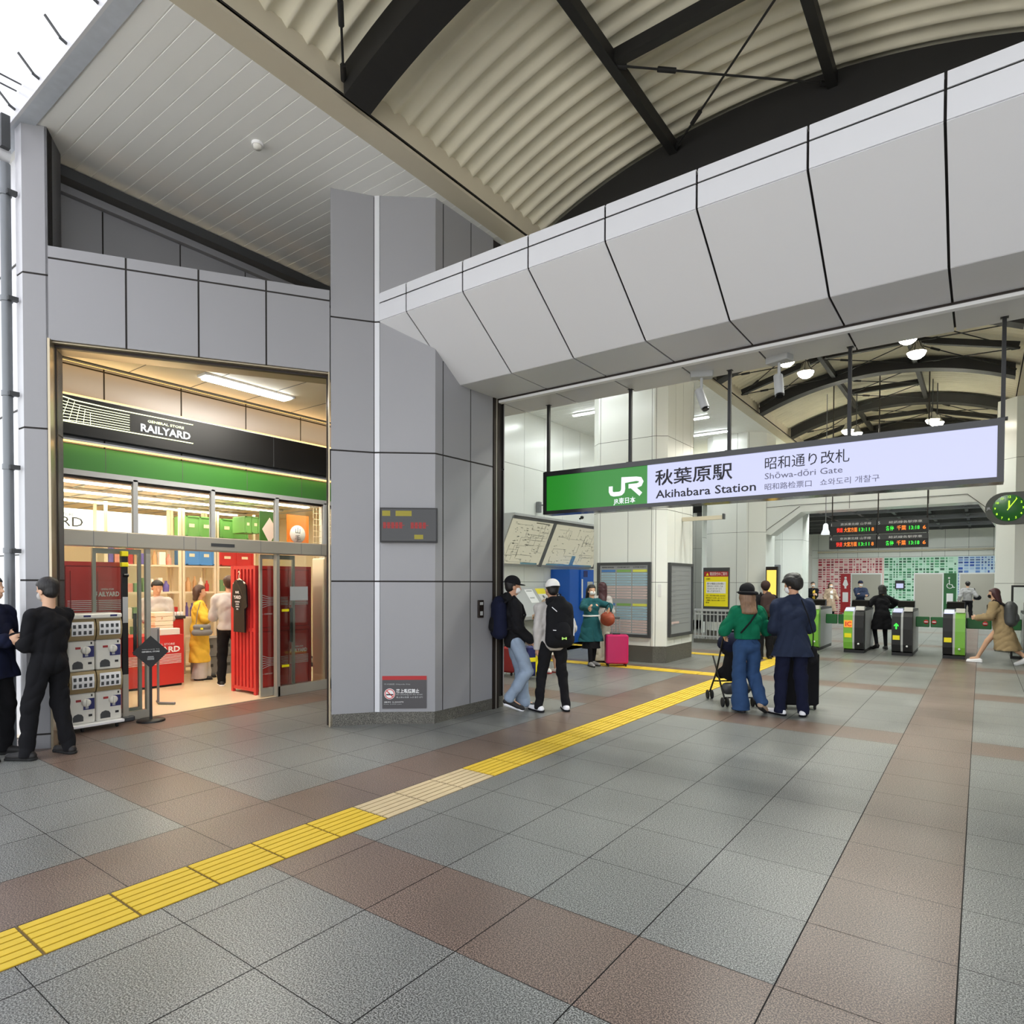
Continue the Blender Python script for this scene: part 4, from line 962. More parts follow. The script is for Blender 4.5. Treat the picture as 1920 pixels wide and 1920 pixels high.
m.add([chamf(0.075, 0.385, 0.012), chamf(0.083, 0.393, 0.012), chamf(0.155, 0.318, 0.012), chamf(0.148, 0.310, 0.012)], [(0, 1, 2, 3)], 1)
tl(m.build('prohibition_symbol', ['white', 'red', 'ink'], t))
X_ = (dD.x, dD.y, 0)
tl(text('路上喫煙禁止', 0.036, 'white', t, chamf(0.19, 0.362, 0.009), X_, (0, 0, 1), bold=0.02, width=0.26))
tl(text('No smoking on the street', 0.016, 'grey_light', t, chamf(0.19, 0.335, 0.009), X_, (0, 0, 1), width=0.30))
tl(text('路上禁止吸烟  노상 흡연 금지', 0.016, 'grey_light', t, chamf(0.19, 0.302, 0.009), X_, (0, 0, 1), width=0.30))
tl(text('千代田区 Chiyoda City', 0.012, 'grey_light', t, chamf(0.05, 0.455, 0.009), X_, (0, 0, 1), width=0.30))
tl(text('過料 2,000円', 0.011, 'white', t, chamf(0.05, 0.25, 0.009), X_, (0, 0, 1), width=0.22)); tl(text('Fine 2,000 yen', 0.009, 'grey_light', t, chamf(0.05, 0.228, 0.009), X_, (0, 0, 1), width=0.2))
# ================================================================ hanging station sign
SX0, SX1, SY, SZ0, SZ1 = -4.672, 0.148, 7.02, 2.528, 3.085
t = thing('station_sign', 'long backlit station sign, green at one end and pale violet white, hanging from black rods', 'sign', (-2.26, SY, 2.8))
m = MB()
m.box(SX0, SX1, SY, SY + 0.22, SZ0, SZ0 + 0.045); m.box(SX0, SX1, SY, SY + 0.22, SZ1 - 0.06, SZ1); m.box(SX0, SX0 + 0.05, SY, SY + 0.22, SZ0 + .045, SZ1 - .06); m.box(SX1 - 0.05, SX1, SY, SY + 0.22, SZ0 + .045, SZ1 - .06)
m.box(SX0 + .05, SX1 - .05, SY + 0.03, SY + 0.19, SZ0 + .045, SZ1 - .06)
L2(m.build('frame', 'black_gloss', t), t)
xg_ = -3.20
L2(MB().box(SX0 + 0.05, xg_, SY + 0.012, SY + 0.028, SZ0 + .046, SZ1 - .061).build('green_panel', 'lit_green', t), t)
L2(MB().box(xg_ + 0.001, SX1 - 0.05, SY + 0.012, SY + 0.028, SZ0 + .046, SZ1 - .061).build('white_panel', 'lit_white', t), t)
yf = SY + 0.008
# railway emblem, built from strokes
m = MB(); ex, ez, ew, eh = -3.70, 2.69, 0.46, 0.215
def rib2(path, w, join=False):
    n = len(path); vs = []
    for i, p in enumerate(path):
        a = Vector(path[max(i - 1, 0)]); b = Vector(path[min(i + 1, n - 1)]); d = (b - a).normalized(); q = Vector((-d.y, d.x))
        if 0 < i < n - 1:
            d1 = (Vector(p) - a).normalized(); k = abs(Vector((-d1.y, d1.x)).dot(q)); q = q / max(k, 0.6)
        p = Vector(p); vs += [p + q * w / 2, p - q * w / 2]
    vs3 = [(v.x, yf + 0.003, v.y) for v in vs] + [(v.x, yf - 0.001, v.y) for v in vs]; N_ = 2 * n
    fs = []
    for i in range(n - 1): a = 2 * i; fs += [(a, a + 1, a + 3, a + 2), (N_ + a, N_ + a + 2, N_ + a + 3, N_ + a + 1), (a, a + 2, N_ + a + 2, N_ + a), (a + 1, N_ + a + 1, N_ + a + 3, a + 3)]
    fs += [(0, N_, N_ + 1, 1), (2 * n - 2, 2 * n - 1, N_ + 2 * n - 1, N_ + 2 * n - 2)]; m.add(vs3, fs)
w_ = 0.052
rib2([(ex + 0.02, ez + 0.125), (ex + 0.02, ez + 0.06), (ex + 0.035, ez + 0.035), (ex + 0.06, ez + 0.026), (ex + 0.13, ez + 0.026), (ex + 0.16, ez + 0.032), (ex + 0.18, ez + 0.05), (ex + 0.188, ez + 0.08), (ex + 0.188, ez + eh - 0.026 - 0.001), (ex + 0.36, ez + eh - 0.026), (ex + 0.41, ez + eh - 0.036), (ex + 0.425, ez + eh - 0.065), (ex + 0.41, ez + eh - 0.095), (ex + 0.37, ez + eh - 0.108), (ex + 0.26, ez + eh - 0.108)], w_)
rib2([(ex + 0.29, ez + 0.115), (ex + 0.42, ez - 0.0)], w_)
L2(m.build('railway_emblem', 'lit_letter', t), t)
def stx(body, size, mtl, x, z, width, bold=0.0): return L2(text(body, size, mtl, t, (x, yf, z), (1, 0, 0), (0, 0, 1), bold=bold, width=width), t)
stx('JR東日本', 0.055, 'lit_letter', -3.64, 2.60, 0.29, 0.01)
stx('秋葉原駅', 0.135, 'ink', -3.10, 2.79, 0.90, 0.012)
stx('Akihabara Station', 0.092, 'ink', -3.09, 2.625, 1.14, 0.01)
stx('昭和通り改札', 0.10, 'ink', -1.86, 2.845, 0.80, 0.0)
stx('Shōwa-dōri Gate', 0.062, 'ink_grey', -1.86, 2.735, 0.74, 0.0)
stx('昭和路检票口   쇼와도리 개찰구', 0.052, 'ink_grey', -1.86, 2.625, 1.06, 0.0)
for k, x in enumerate((-4.66, -3.47, -2.27, -1.08, 0.135)):
    m = MB(); m.box(x - 0.016, x + 0.016, SY + 0.09, SY + 0.13, SZ1, 3.99); m.box(x - 0.035, x + 0.035, SY + 0.07, SY + 0.15, SZ1, SZ1 + 0.02); m.box(x - 0.03, x + 0.03, SY + 0.08, SY + 0.14, 3.985, 3.998)
    L2(m.build('rod', 'black', t), t)
# cameras under the beam
for (x, y, nm, rz) in ((-2.55, 7.02, 'below the beam, first from the sign emblem end', 0.4), (-1.72, 7.0, 'below the beam, above the middle of the sign', -0.3)):
    t = thing('security_camera', 'white security camera hanging ' + nm, 'security camera', (x, y, 4.0), rz); t.scale = (1.35, 1.35, 1.25)
    m = MB(); m.bbox(-0.09, 0.09, -0.05, 0.05, -0.06, -0.003, 0.01); m.build('mount', 'grey_light', t)
    m = MB(); m.tube([(0, 0, -0.06), (0, 0, -0.20)], 0.012, 10); m.build('stem', 'grey_light', t)
    m = MB(); m.tube([(-0.02, 0.02, -0.16), (0.03, -0.04, -0.34)], 0.035, 14); m.build('body', 'grey_light', t)
    m = MB(); m.tube([(0.03, -0.04, -0.34), (0.034, -0.045, -0.355)], 0.028, 14); m.build('lens', 'black_gloss', t)
# clock
t = thing('station_clock', 'dark oval double faced station clock with green glowing numerals', 'clock', (0.23, 9.5, 2.52))
m = MB(); m.ext([(0.185 * math.cos(a) - 0.02, 0.185 * math.sin(a)) for a in np.linspace(math.pi / 2, 1.5 * math.pi, 16)] + [(0.45, -0.185), (0.45, 0.185)], 'y', -0.07, 0.07); m.build('housing', 'clock_case' if 'clock_case' in MATS else mat('clock_case', (60, 62, 52), 0.5), t)
mat('clock_green', (40, 110, 40), 0.5, emit=0.25); mat('clock_glow', (190, 255, 40), 0.5, emit=1.0)
m = MB(); m.lathe([(0.0, -0.0745), (0.155, -0.0745), (0.155, -0.0705)], (0.02, 0, 0), 40, 0, 'y'); m.build('dial', 'clock_green', t)
for h in range(1, 13):
    a = math.radians(90 - 30 * h); text(str(h), 0.024, 'clock_glow', t, (0.02 + 0.13 * math.cos(a), -0.078, 0.13 * math.sin(a) - 0.012), (1, 0, 0), (0, 0, 1), name='numeral', align='CENTER', bold=0.01)
m = MB(); m.bar((0.02, -0.08, 0), (0.02, -0.08, 0.085), 0.014, 0.003, 0, up=(0, 1, 0)); m.build('hour_hand', 'clock_glow', t)
m = MB(); a = math.radians(90 - 6 * 5.6); m.bar((0.02 - 0.03 * math.cos(a), -0.083, -0.03 * math.sin(a)), (0.02 + 0.13 * math.cos(a), -0.083, 0.13 * math.sin(a)), 0.009, 0.003, 0, up=(0, 1, 0)); m.build('minute_hand', 'clock_glow', t)
text('JR', 0.03, 'grey_light', t, (-0.19, -0.075, -0.01), (1, 0, 0), (0, 0, 1))
m = MB(); m.tube([(0.30, 0, 0.185), (0.30, 0, 6.0 - 2.52)], 0.016, 10); m.build('hanger', 'frame_dark', t)
# ================================================================ fare maps and ticket corner (left hall wall, x = -9.45)
mat('map_paper', (232, 228, 200), 0.4, emit=0.35); mat('map_line', (152, 152, 144), 0.5); mat('map_water', (140, 190, 210), 0.5)
t = thing('fare_map', 'pair of tilted backlit railway fare maps high on the hall wall', 'fare map', (HX, 14.2, 2.65))
# tilted cabinet: top leans out from the wall
Y0, Y1 = 12.0, 16.75; ZT, ZB = 3.2, 2.05; XT_, XB = HX + 0.62, HX + 0.10
m = MB(); m.ext([(HX, ZB), (XB, ZB), (XT_, ZT), (XT_ + 0.05, ZT), (XT_ + .05, ZT + 0.06), (HX, ZT + 0.06)][::-1] and [(HX + .002, ZB), (XB, ZB), (XT_, ZT), (XT_ + 0.05, ZT), (XT_ + .05, ZT + .06), (HX + .002, ZT + .06)], 'y', Y0, Y1)
L2(m.build('cabinet', 'grey_light', t), t)
def mp(y, s, o=0.0):  # point on the tilted face; s 0..1 from bottom to top
    nx, nz = (ZT - ZB), -(XT_ - XB); l = math.hypot(nx, nz)
    return (XB + (XT_ - XB) * s + nx / l * o, y, ZB + (ZT - ZB) * s + nz / l * o)
def mrect(m, y0, y1, s0, s1, o0, o1, mi=0):
    m.add([mp(y0, s0, o0), mp(y1, s0, o0), mp(y1, s1, o0), mp(y0, s1, o0), mp(y0, s0, o1), mp(y1, s0, o1), mp(y1, s1, o1), mp(y0, s1, o1)],
          [(0, 1, 2, 3), (4, 7, 6, 5), (0, 4, 5, 1), (1, 5, 6, 2), (2, 6, 7, 3), (3, 7, 4, 0)], mi)
rg = random.Random(11)
for i, (a, b) in enumerate(((12.05, 13.78), (13.92, 16.65))):
    m = MB(); mrect(m, a, b, 0.04, 0.95, 0.0, 0.02); pn = L2(m.build('map_panel', 'map_paper', t), t)
    m = MB()
    for k in range(26):
        y = rg.uniform(a + .1, b - .4); s = rg.uniform(0.1, 0.88)
        for q in range(4):
            if rg.random() < .5: y2 = min(b - .08, y + rg.uniform(0.1, 0.45)); mrect(m, y, y2, s - .0028, s + .0028, .02, .023); y = y2
            else: s2 = min(.9, max(.08, s + rg.uniform(-.2, .2))); mrect(m, y - .0035, y + .0035, min(s, s2), max(s, s2), .02, .023); s = s2
    for k in range(60):
        y = rg.uniform(a + .1, b - .2); s = rg.uniform(.1, .9); mrect(m, y, y + rg.uniform(.03, .09), s, s + .012, .02, .023)
    mrect(m, b - 0.75, b - 0.15, .905, .925, .02, .023)
    L2(m.build('route_lines', 'map_line', t), t)
    m = MB()
    if i: mrect(m, a + 1.35, a + 1.55, 0.06, 0.28, .0205, .022); mrect(m, a + .2, b - .1, 0.04, 0.075, .0205, .022)
    else: mrect(m, a + 0.9, b - .1, 0.04, 0.075, .0205, .022)
    L2(m.build('water_area', 'map_water', t), t)
m = MB(); mrect(m, 13.78, 13.92, 0.0, 1.0, 0.0, 0.035); mrect(m, 16.65, 16.75, 0, 1, 0, .035); mrect(m, 12.0, 16.75, .95, 1.0, 0, .035); L2(m.build('divider', 'grey', t), t)
# sloped notice counter under the map
t = thing('notice_counter', 'long white sloping notice counter fixed to the wall under the fare maps', 'counter', (HX + .006, 13.2, 0))
m = MB(); m.ext([(0, 0.95), (0.62, 0.72), (0.66, 0.72), (0.66, 0.80), (0.15, 1.50), (0.0, 1.50)], 'y', -1.5, 1.35); m.build('desk', 'grey_light', t)
m = MB(); m.box(0.0, 0.35, -1.5, 1.35, 0.31, 0.95); m.build('support', 'panel_hall', t)
m = MB(); m.box(0.0, 0.38, -1.5, 1.35, 0.0, 0.30); m.build('plinth', 'stone_light', t)
def cd(m, y0, y1, s0, s1, mi):
    f = lambda y, s, o: (0.66 - 0.51 * s + 0.8 * o, y, 0.80 + 0.70 * s + 0.59 * o)
    m.add([f(y0, s0, .002), f(y1, s0, .002), f(y1, s1, .002), f(y0, s1, .002), f(y0, s0, .006), f(y1, s0, .006), f(y1, s1, .006), f(y0, s1, .006)], [(0, 3, 2, 1), (4, 5, 6, 7), (0, 1, 5, 4), (1, 2, 6, 5), (2, 3, 7, 6), (3, 0, 4, 7)], mi)
m = MB(); cd(m, -0.15, 0.2, 0.45, 0.92, 0); cd(m, -0.1, 0.15, 0.85, .88, 1); cd(m, -0.1, 0.1, 0.6, .64, 1); m.build('leaflet', ['white', 'grey'], t)
m = MB(); cd(m, 0.35, 0.78, 0.1, 0.75, 0); cd(m, 0.35, 0.78, 0.75, 0.95, 1); cd(m, 0.5, 0.58, 0.6, .7, 2); cd(m, .42, .7, .3, .34, 2); m.build('notice_sheet', ['offwhite', 'yellow', 'grey'], t)
# blue ticket machine
t = thing('ticket_machine', 'tall bright blue ticket vending machine beyond the sloping counter', 'ticket machine', (-9.14, 15.20, 0))
m = MB(); m.box(-0.3, 0.30, -0.62, 0.95, 0.0, 1.98); m.build('cabinet', 'blue', t)
m = MB(); m.box(0.30, 0.34, -0.1, 0.95, 0.9, 1.98); m.box(-0.3, 0.34, 0.2, 0.95, 0, 0.9, 0); m.build('front', 'blue', t)
m = MB(); m.box(0.34, 0.35, 0.25, 0.55, 1.3, 1.65, 0); m.box(0.34, 0.35, -0.06, 0.0, 1.2, 1.72, 1); m.box(0.34, 0.35, 0.88, 0.93, 1.2, 1.9, 1); m.build('screen', ['grey_light', 'white'], t)
m = MB(); m.box(0.34, 0.352, 0.05, 0.25, 1.78, 1.95); m.box(0.34, 0.352, 0.62, 0.68, 0.9, 1.7)
for k in range(8): m.box(0.34, 0.354, 0.60 + .1 * (k % 2), 0.66 + .1 * (k % 2), 0.95 + .09 * k, 1.0 + .09 * k)
m.build('ticket_slots', 'gacha_panel', t)
# wall bracket & camera on the hall wall
t = thing('security_camera', 'small round white dome camera on top of the fare map cabinet', 'security camera', (HX + 0.5, 15.3, 3.262))
m = MB(); m.box(-0.05, 0.05, -0.05, 0.05, 0, 0.1); m.build('mount', 'white', t); m = MB(); m.lathe([(0.0, -0.05), (0.045, -0.03), (0.05, 0.0), (0.045, .03), (0, .05)], (0.06, 0, 0.16), 16); m.box(-.02, .02, -.02, .02, 0.1, 0.15); m.build('dome', 'black_gloss', t)
t = thing('wall_bracket', 'small grey bracket box on the hall wall above the fare maps', 'bracket', (HX + 0.02, 13.9, 3.6))
m = MB(); m.bbox(0, 0.1, -0.06, 0.06, -0.14, 0.14, 0.01); m.build('box', 'grey', t); MB().tube([(0.1, 0, 0.05), (0.3, 0.02, 0.05)], 0.02, 8).build('arm', 'grey', t)
# ================================================================ timetable board on the middle pillar
t = thing('timetable_board', 'framed timetable board with blue green and yellow column headings on the middle pillar', 'timetable', (-5.98, 12.04, 1.28))
m = MB(); w = 0.61
m.box(-w, w, -0.06, 0, 0.71, 0.77); m.box(-w, w, -0.06, 0, -0.77, -0.71); m.box(-w, -w + 0.06, -0.06, 0, -0.71, 0.71); m.box(w - .06, w, -0.06, 0, -0.71, 0.71); m.build('frame', 'grey_dark', t)
mat('tt_paper', (206, 210, 206), 0.4, emit=0.12); mat('tt_blue', (150, 182, 196), 0.5); mat('tt_pink', (200, 178, 174), 0.5); mat('tt_head_blue', (70, 120, 180), 0.5); mat('tt_head_green', (120, 160, 84), 0.5); mat('tt_head_yellow', (204, 206, 84), 0.5)
MB().box(-w + .06, w - .06, -0.03, -0.005, -0.71, 0.71).build('sheet', 'tt_paper', t)
m = MB()
for half, zt in ((0, 0.62), (1, -0.08)):
    for c in range(3):
        x0 = -0.52 + 0.36 * c; m.box(x0 + 0.01, x0 + 0.33, -0.034, -0.03, zt - 0.05, zt, 2 + c)
        for r in range(10):
            z = zt - 0.085 - 0.055 * r; m.box(x0 + 0.005, x0 + 0.335, -0.033, -0.03, z - 0.022, z + 0.015, 0 if r < 5 else 1)
            m.box(x0 + 0.03, x0 + 0.25 + .06 * ((r * 7 + c) % 2), -0.034, -0.033, z - 0.006, z - 0.001, 5)
m.build('printed_table', ['tt_blue', 'tt_pink', 'tt_head_blue', 'tt_head_green', 'tt_head_yellow', 'grey'], t)
for k, s in enumerate(('秋葉原駅 発車時刻表', '京浜東北線 北行', '山手線 内回り')): text(s, 0.024, 'ink', t, (-0.50 + 0.36 * k, -0.034, 0.655), (1, 0, 0), (0, 0, 1), width=0.28)
t = thing('route_map_board', 'framed grey route map on the narrow side of the middle pillar', 'map', (-5.11, 12.88, 1.28))
m = MB(); w = 0.64
m.box(0, 0.06, -w, w, 0.70, 0.76); m.box(0, 0.06, -w, w, -0.76, -0.70); m.box(0, 0.06, -w, -w + 0.06, -0.70, 0.70); m.box(0, 0.06, w - .06, w, -0.70, 0.70); m.build('frame', 'grey_dark', t)
m = MB(); m.box(0.005, 0.03, -w + .06, w - .06, -0.70, 0.70, 0)
for k in range(12): z = 0.6 - 0.1 * k; m.box(0.03, 0.033, -0.5 + .05 * (k % 3), 0.45, z - .006, z + .006, 1); m.box(.03, .033, -.5, -.3, z - .04, z - .02, 1)
m.box(.03, .033, -.5, -.1, -.5, -.45, 2); m.build('sheet', ['tt_paper', 'grey', 'tt_pink'], t)
tag(MB().box(-5.26, -5.18, 12.095, 12.10, 1.35, 1.60).xf(Matrix.Identity(4)).build('sticker', ['white']), 'small white sticker with a round mark on the middle pillar corner', 'sticker')
# horizontal bar of the hanging flag
t = thing('projecting_rail', 'long pale rail projecting sideways from the middle pillar high up', 'rail', (-5.10, 13.0, 2.98))
MB().box(0.0, 0.85, -0.04, 0.04, -0.05, 0.03).build('rail', 'beam_beige', t); MB().box(0.85, 0.88, -0.05, 0.05, -0.05, 0.06).build('end_cap', 'grey_dark', t)
# ================================================================ railing and yellow notice
def railing(label, x0, x1, y):
    t = thing('railing', label, 'railing', ((x0 + x1) / 2, y, 0)); a = (x1 - x0) / 2
    m = MB(); m.box(-a, a, -0.03, 0.03, 0.86, 0.92); m.box(-a, a, -0.02, 0.02, 0.76, 0.79); m.box(-a, a, -0.02, 0.02, 0.16, 0.19); m.build('rail', 'grey_light', t)
    m = MB(); m.box(-a, a, -0.06, 0.06, 0, 0.10); m.build('kerb', 'plinth_stone', t)
    n = int((x1 - x0) / 0.1)
    for k in range(n + 1):
        x = -a + 0.02 + (2 * a - 0.04) * k / n; big = k % 6 == 0
        MB().box(x - (.02 if big else .009), x + (.02 if big else .009), -0.015, 0.015, 0.10, 0.86).build('post' if big else 'baluster', 'grey_light', t)
    return t
railing('grey metal railing between the middle pillar and the ticket gates', -6.35, -4.55, 17.1)
t = thing('notice_board', 'yellow notice with red heading standing behind the railing', 'notice board', (-5.88, 17.45, 0))
m = MB(); m.box(-0.36, 0.36, 0, 0.05, 0.55, 2.05, 0); m.box(-.3, -.26, 0, .05, 0, .55, 0); m.box(.26, .3, 0, .05, 0, .55, 0); m.build('board', 'grey_dark', t)
m = MB(); m.box(-0.33, 0.33, -0.006, -0.001, 0.98, 1.80, 0); m.box(-0.33, 0.33, -0.006, -0.001, 1.80, 1.94, 1); m.bbox(-0.27, 0.27, -0.012, -0.006, 1.34, 1.66, 0.01, 2)
m.add([(-0.28, -0.012, 1.83), (-0.20, -0.012, 1.83), (-0.24, -0.012, 1.91), (-0.28, -0.006, 1.83), (-0.20, -0.006, 1.83), (-0.24, -0.006, 1.91)], [(0, 1, 2), (5, 4, 3), (0, 3, 4, 1), (1, 4, 5, 2), (2, 5, 3, 0)], 0)
m.build('poster', ['yellow', 'placard_red', 'white'], t)
text('電話受付のご案内', 0.07, 'white', t, (-0.17, -0.008, 1.84), (1, 0, 0), (0, 0, 1), width=0.47)
for k, s in enumerate(('駅への電話によるお問い', '合わせにつきましては', 'テレホンセンターにて', '承っております。')): text(s, 0.042, 'ink', t, (-0.24, -0.014, 1.585 - 0.07 * k), (1, 0, 0), (0, 0, 1), width=0.46 - .03 * k)
for k, s in enumerate(('なお、お忘れ物のお問い合わせは', '駅係員までお申し出ください', 'ご理解ご協力をお願いします', '駅長')): text(s, 0.03, 'ink', t, (-0.28, -0.008, 1.26 - 0.065 * k), (1, 0, 0), (0, 0, 1), width=0.54 if k < 3 else 0.1)
text('お客様へ', 0.03, 'ink', t, (-0.28, -0.008, 1.72), (1, 0, 0), (0, 0, 1), width=0.14)
# ================================================================ ticket gates
def gate(label, x0, w, y0, L_, left, right, ic=None, arrow=False, gp='ticket gates'):
    """left/right: front material of the two halves seen from the hall"""
    t = thing('ticket_gate', label, 'ticket gate', (x0 + w / 2, y0, 0), 0, gp); a = w / 2
    def half(xa, xb, mt, nm):
        m = MB(); m.ext([(0.10, 0.07), (0.02, 0.10), (-0.02, 0.25), (-0.03, 0.60), (-0.01, 0.88), (0.05, 0.97), (0.22, 1.02), (0.22, 0.07)], 'x', xa, xb); m.build(nm, mt, t)
    m = MB(); m.box(-a, a, 0.22, L_, 0.07, 0.98); m.build('body', 'grey_light', t)
    MB().box(-a, a, 0.05, L_ - .05, 0, 0.07).build('plinth', 'black', t)
    half(-a, -0.02 if right else a, left, 'front_panel')
    if right:
        half(-0.02, 0.02, 'grey_light', 'centre_strip'); half(0.02, a, right, 'front_panel')
    m = MB(); m.ext([(0.22, 0.981), (L_, 0.981), (L_, 1.03), (0.5, 1.06), (0.22, 1.02)], 'x', -a + .01, a - .01); m.build('top_cover', 'grey_dark', t)
    m = MB(); m.add([(-a + .02, 0.02, 0.975), (0, 0.02, 0.975), (0, 0.2, 1.045), (-a + .02, 0.2, 1.045), (-a + .02, 0.02, 0.99), (0, 0.02, 0.99), (0, 0.2, 1.06), (-a + .02, 0.2, 1.06)], [(0, 3, 2, 1), (4, 5, 6, 7), (0, 1, 5, 4), (1, 2, 6, 5), (2, 3, 7, 6), (3, 0, 4, 7)])
    m.build('card_reader', 'lit_white', t)
    MB().box(0.03, a - .01, 0.10, 0.24, 1.0, 1.09).build('ticket_slot', 'offwhite', t)
    m = MB(); m.ext([(0.9, 1.06), (1.15, 1.06), (1.12, 1.22), (0.98, 1.2)], 'x', -a + .03, a - .03); m.build('hood', 'black_gloss', t)
    if ic:
        MB().box(-a + .02, -0.03, -0.042, -0.031, 0.60, 0.76).build('ic_plate', 'led_orange', t); text('IC', 0.10, 'red', t, (-a / 2 - .0, -0.046, 0.63), (1, 0, 0), (0, 0, 1), align='CENTER', bold=0.03)
    if arrow:
        m = MB(); vs = [(-0.06, 0.66), (-0.13, 0.66), (-0.095, 0.74)]
        cx = -a / 2 - .01; m.ext([(cx - 0.045, 0.66), (cx - .015, .68), (cx - .015, .60), (cx + .015, .60), (cx + .015, .68), (cx + 0.045, 0.66), (cx + .045, .69), (cx, 0.74), (cx - .045, .69)], 'y', -0.036, -0.031); m.build('arrow', 'led_green', t)
    MB().box(-a + .025, -0.04, -0.036, -0.026, 0.36, 0.46).build('label', 'yellow', t)
    m = MB(); m.lathe([(0, -0.03), (0.022, -0.03), (0.022, -0.02)], (a / 2, 0, 0.22), 14, 0, 'y'); m.build('emblem', 'white', t)
    return t
GY = 16.72
GT = []
GT.append(gate('ticket gate with black and yellow front mostly hidden behind the couple', -4.36, 0.38, GY, 1.7, 'black', None))
GT.append(gate('ticket gate with plain bright green rounded front beside the man in navy', -3.50, 0.36, GY, 1.7, 'gate_green', None))
GT.append(gate('ticket gate with orange contactless card mark, half green half black', -2.60, 0.42, GY, 1.7, 'gate_green', 'black', ic=True))
GT.append(gate('black ticket gate with lit green arrow in the middle of the row', -1.62, 0.40, GY, 1.7, 'black', 'black', arrow=True))
GT.append(gate('ticket gate with black left half and green right half at the brown floor band', -0.66, 0.40, GY, 1.7, 'black', 'gate_green'))
GT.append(gate('grey ticket gate at the right hand edge of the row', 0.72, 0.40, GY, 1.7, 'grey', None))
def flap(g, x0, x1, y, mark=False):
    gl = g.location; a = (x1 - x0) / 2; cx = (x0 + x1) / 2 - gl.x; dy = y - gl.y
    f = MB().bbox(cx - a, cx + a, dy - 0.03, dy + 0.03, 0.62, 0.86, 0.02).build('flap', 'flap_green', g)
    if mark:
        m = MB(); m.lathe([(0, -0.004), (0.05, -0.004), (0.05, 0)], (cx + mark * a * .5, dy - 0.03, 0.74), 20, 0, 'y'); m.build('no_entry_disc', 'red', f)
        MB().box(cx + mark * a * .5 - .035, cx + mark * a * .5 + .035, dy - 0.0375, dy - 0.035, 0.73, 0.75).build('disc_bar', 'white', f)
for g, a, b, mk in ((GT[1], -3.14, -2.88, 0), (GT[2], -2.86, -2.60, 0), (GT[3], -1.22, -0.95, 1), (GT[4], -0.93, -0.66, -1), (GT[4], -0.26, 0.20, 1), (GT[5], 0.24, 0.72, -1)):
    flap(g, a, b, GY + 0.9, mk)
# ================================================================ departure displays
def dep(label, x0, x1, z0, z1, y, rows, num, gp='departure displays'):
    t = thing('departure_display', label, 'display', ((x0 + x1) / 2, y, z0), 0, gp); a = (x1 - x0) / 2; h = z1 - z0
    MB().box(-a, a, 0, 0.2, 0, h).build('case', 'black', t)
    MB().box(-a + .01, a - .01, -0.004, -0.0005, h * 0.62, h - .005).build('heading', 'grey_dark', t)
    text(num, 0.07, 'white', t, (-a + .02, -0.006, h * 0.66), (1, 0, 0), (0, 0, 1))
    text('京浜東北線 山手線' if num in '14' else '総武線各駅停車', 0.045, 'white', t, (-a + .25, -0.006, h * 0.70), (1, 0, 0), (0, 0, 1), width=a * 1.3)
    for k, (s, mt, u, w) in enumerate(rows): text(s, 0.085, mt, t, (-a + .06 + u * a * 2, -0.006, h * 0.20), (1, 0, 0), (0, 0, 1), width=w * a * 2, bold=0.01)
r1 = [('快速', 'led_red', 0.10, 0.13), ('大宮方面', 'led_orange', 0.26, 0.28), ('13:11', 'led_green', 0.58, 0.22), ('8', 'led_orange', 0.84, 0.05)]
r2 = [('各停', 'led_green', 0.12, 0.16), ('千葉', 'led_orange', 0.34, 0.18), ('13:18', 'led_green', 0.58, 0.20), ('6', 'led_orange', 0.84, 0.06)]
YD = 17.9
dep('upper left departure display with platform number 1', -3.13, -2.085, 2.86, 3.19, YD, r1, '1'); dep('upper right departure display with platform number 5', -2.075, -1.02, 2.86, 3.19, YD, r2, '5')
dep('lower left departure display with platform number 4', -3.14, -2.085, 2.50, 2.83, YD, r1, '4'); dep('lower right departure display with platform number 6', -2.075, -1.02, 2.50, 2.83, YD, r2, '6')
t = thing('display_hanger', 'thin dark poles carrying the departure displays', 'hanger', (-2.08, YD + .22, 2.6))
for x in (-1.03, 0.0, 1.03): MB().tube([(x, 0, 0.0), (x, 0, vz(-2.08 + x, RT + .02) - 2.6)], 0.014, 8).build('pole', 'frame_dark', t)
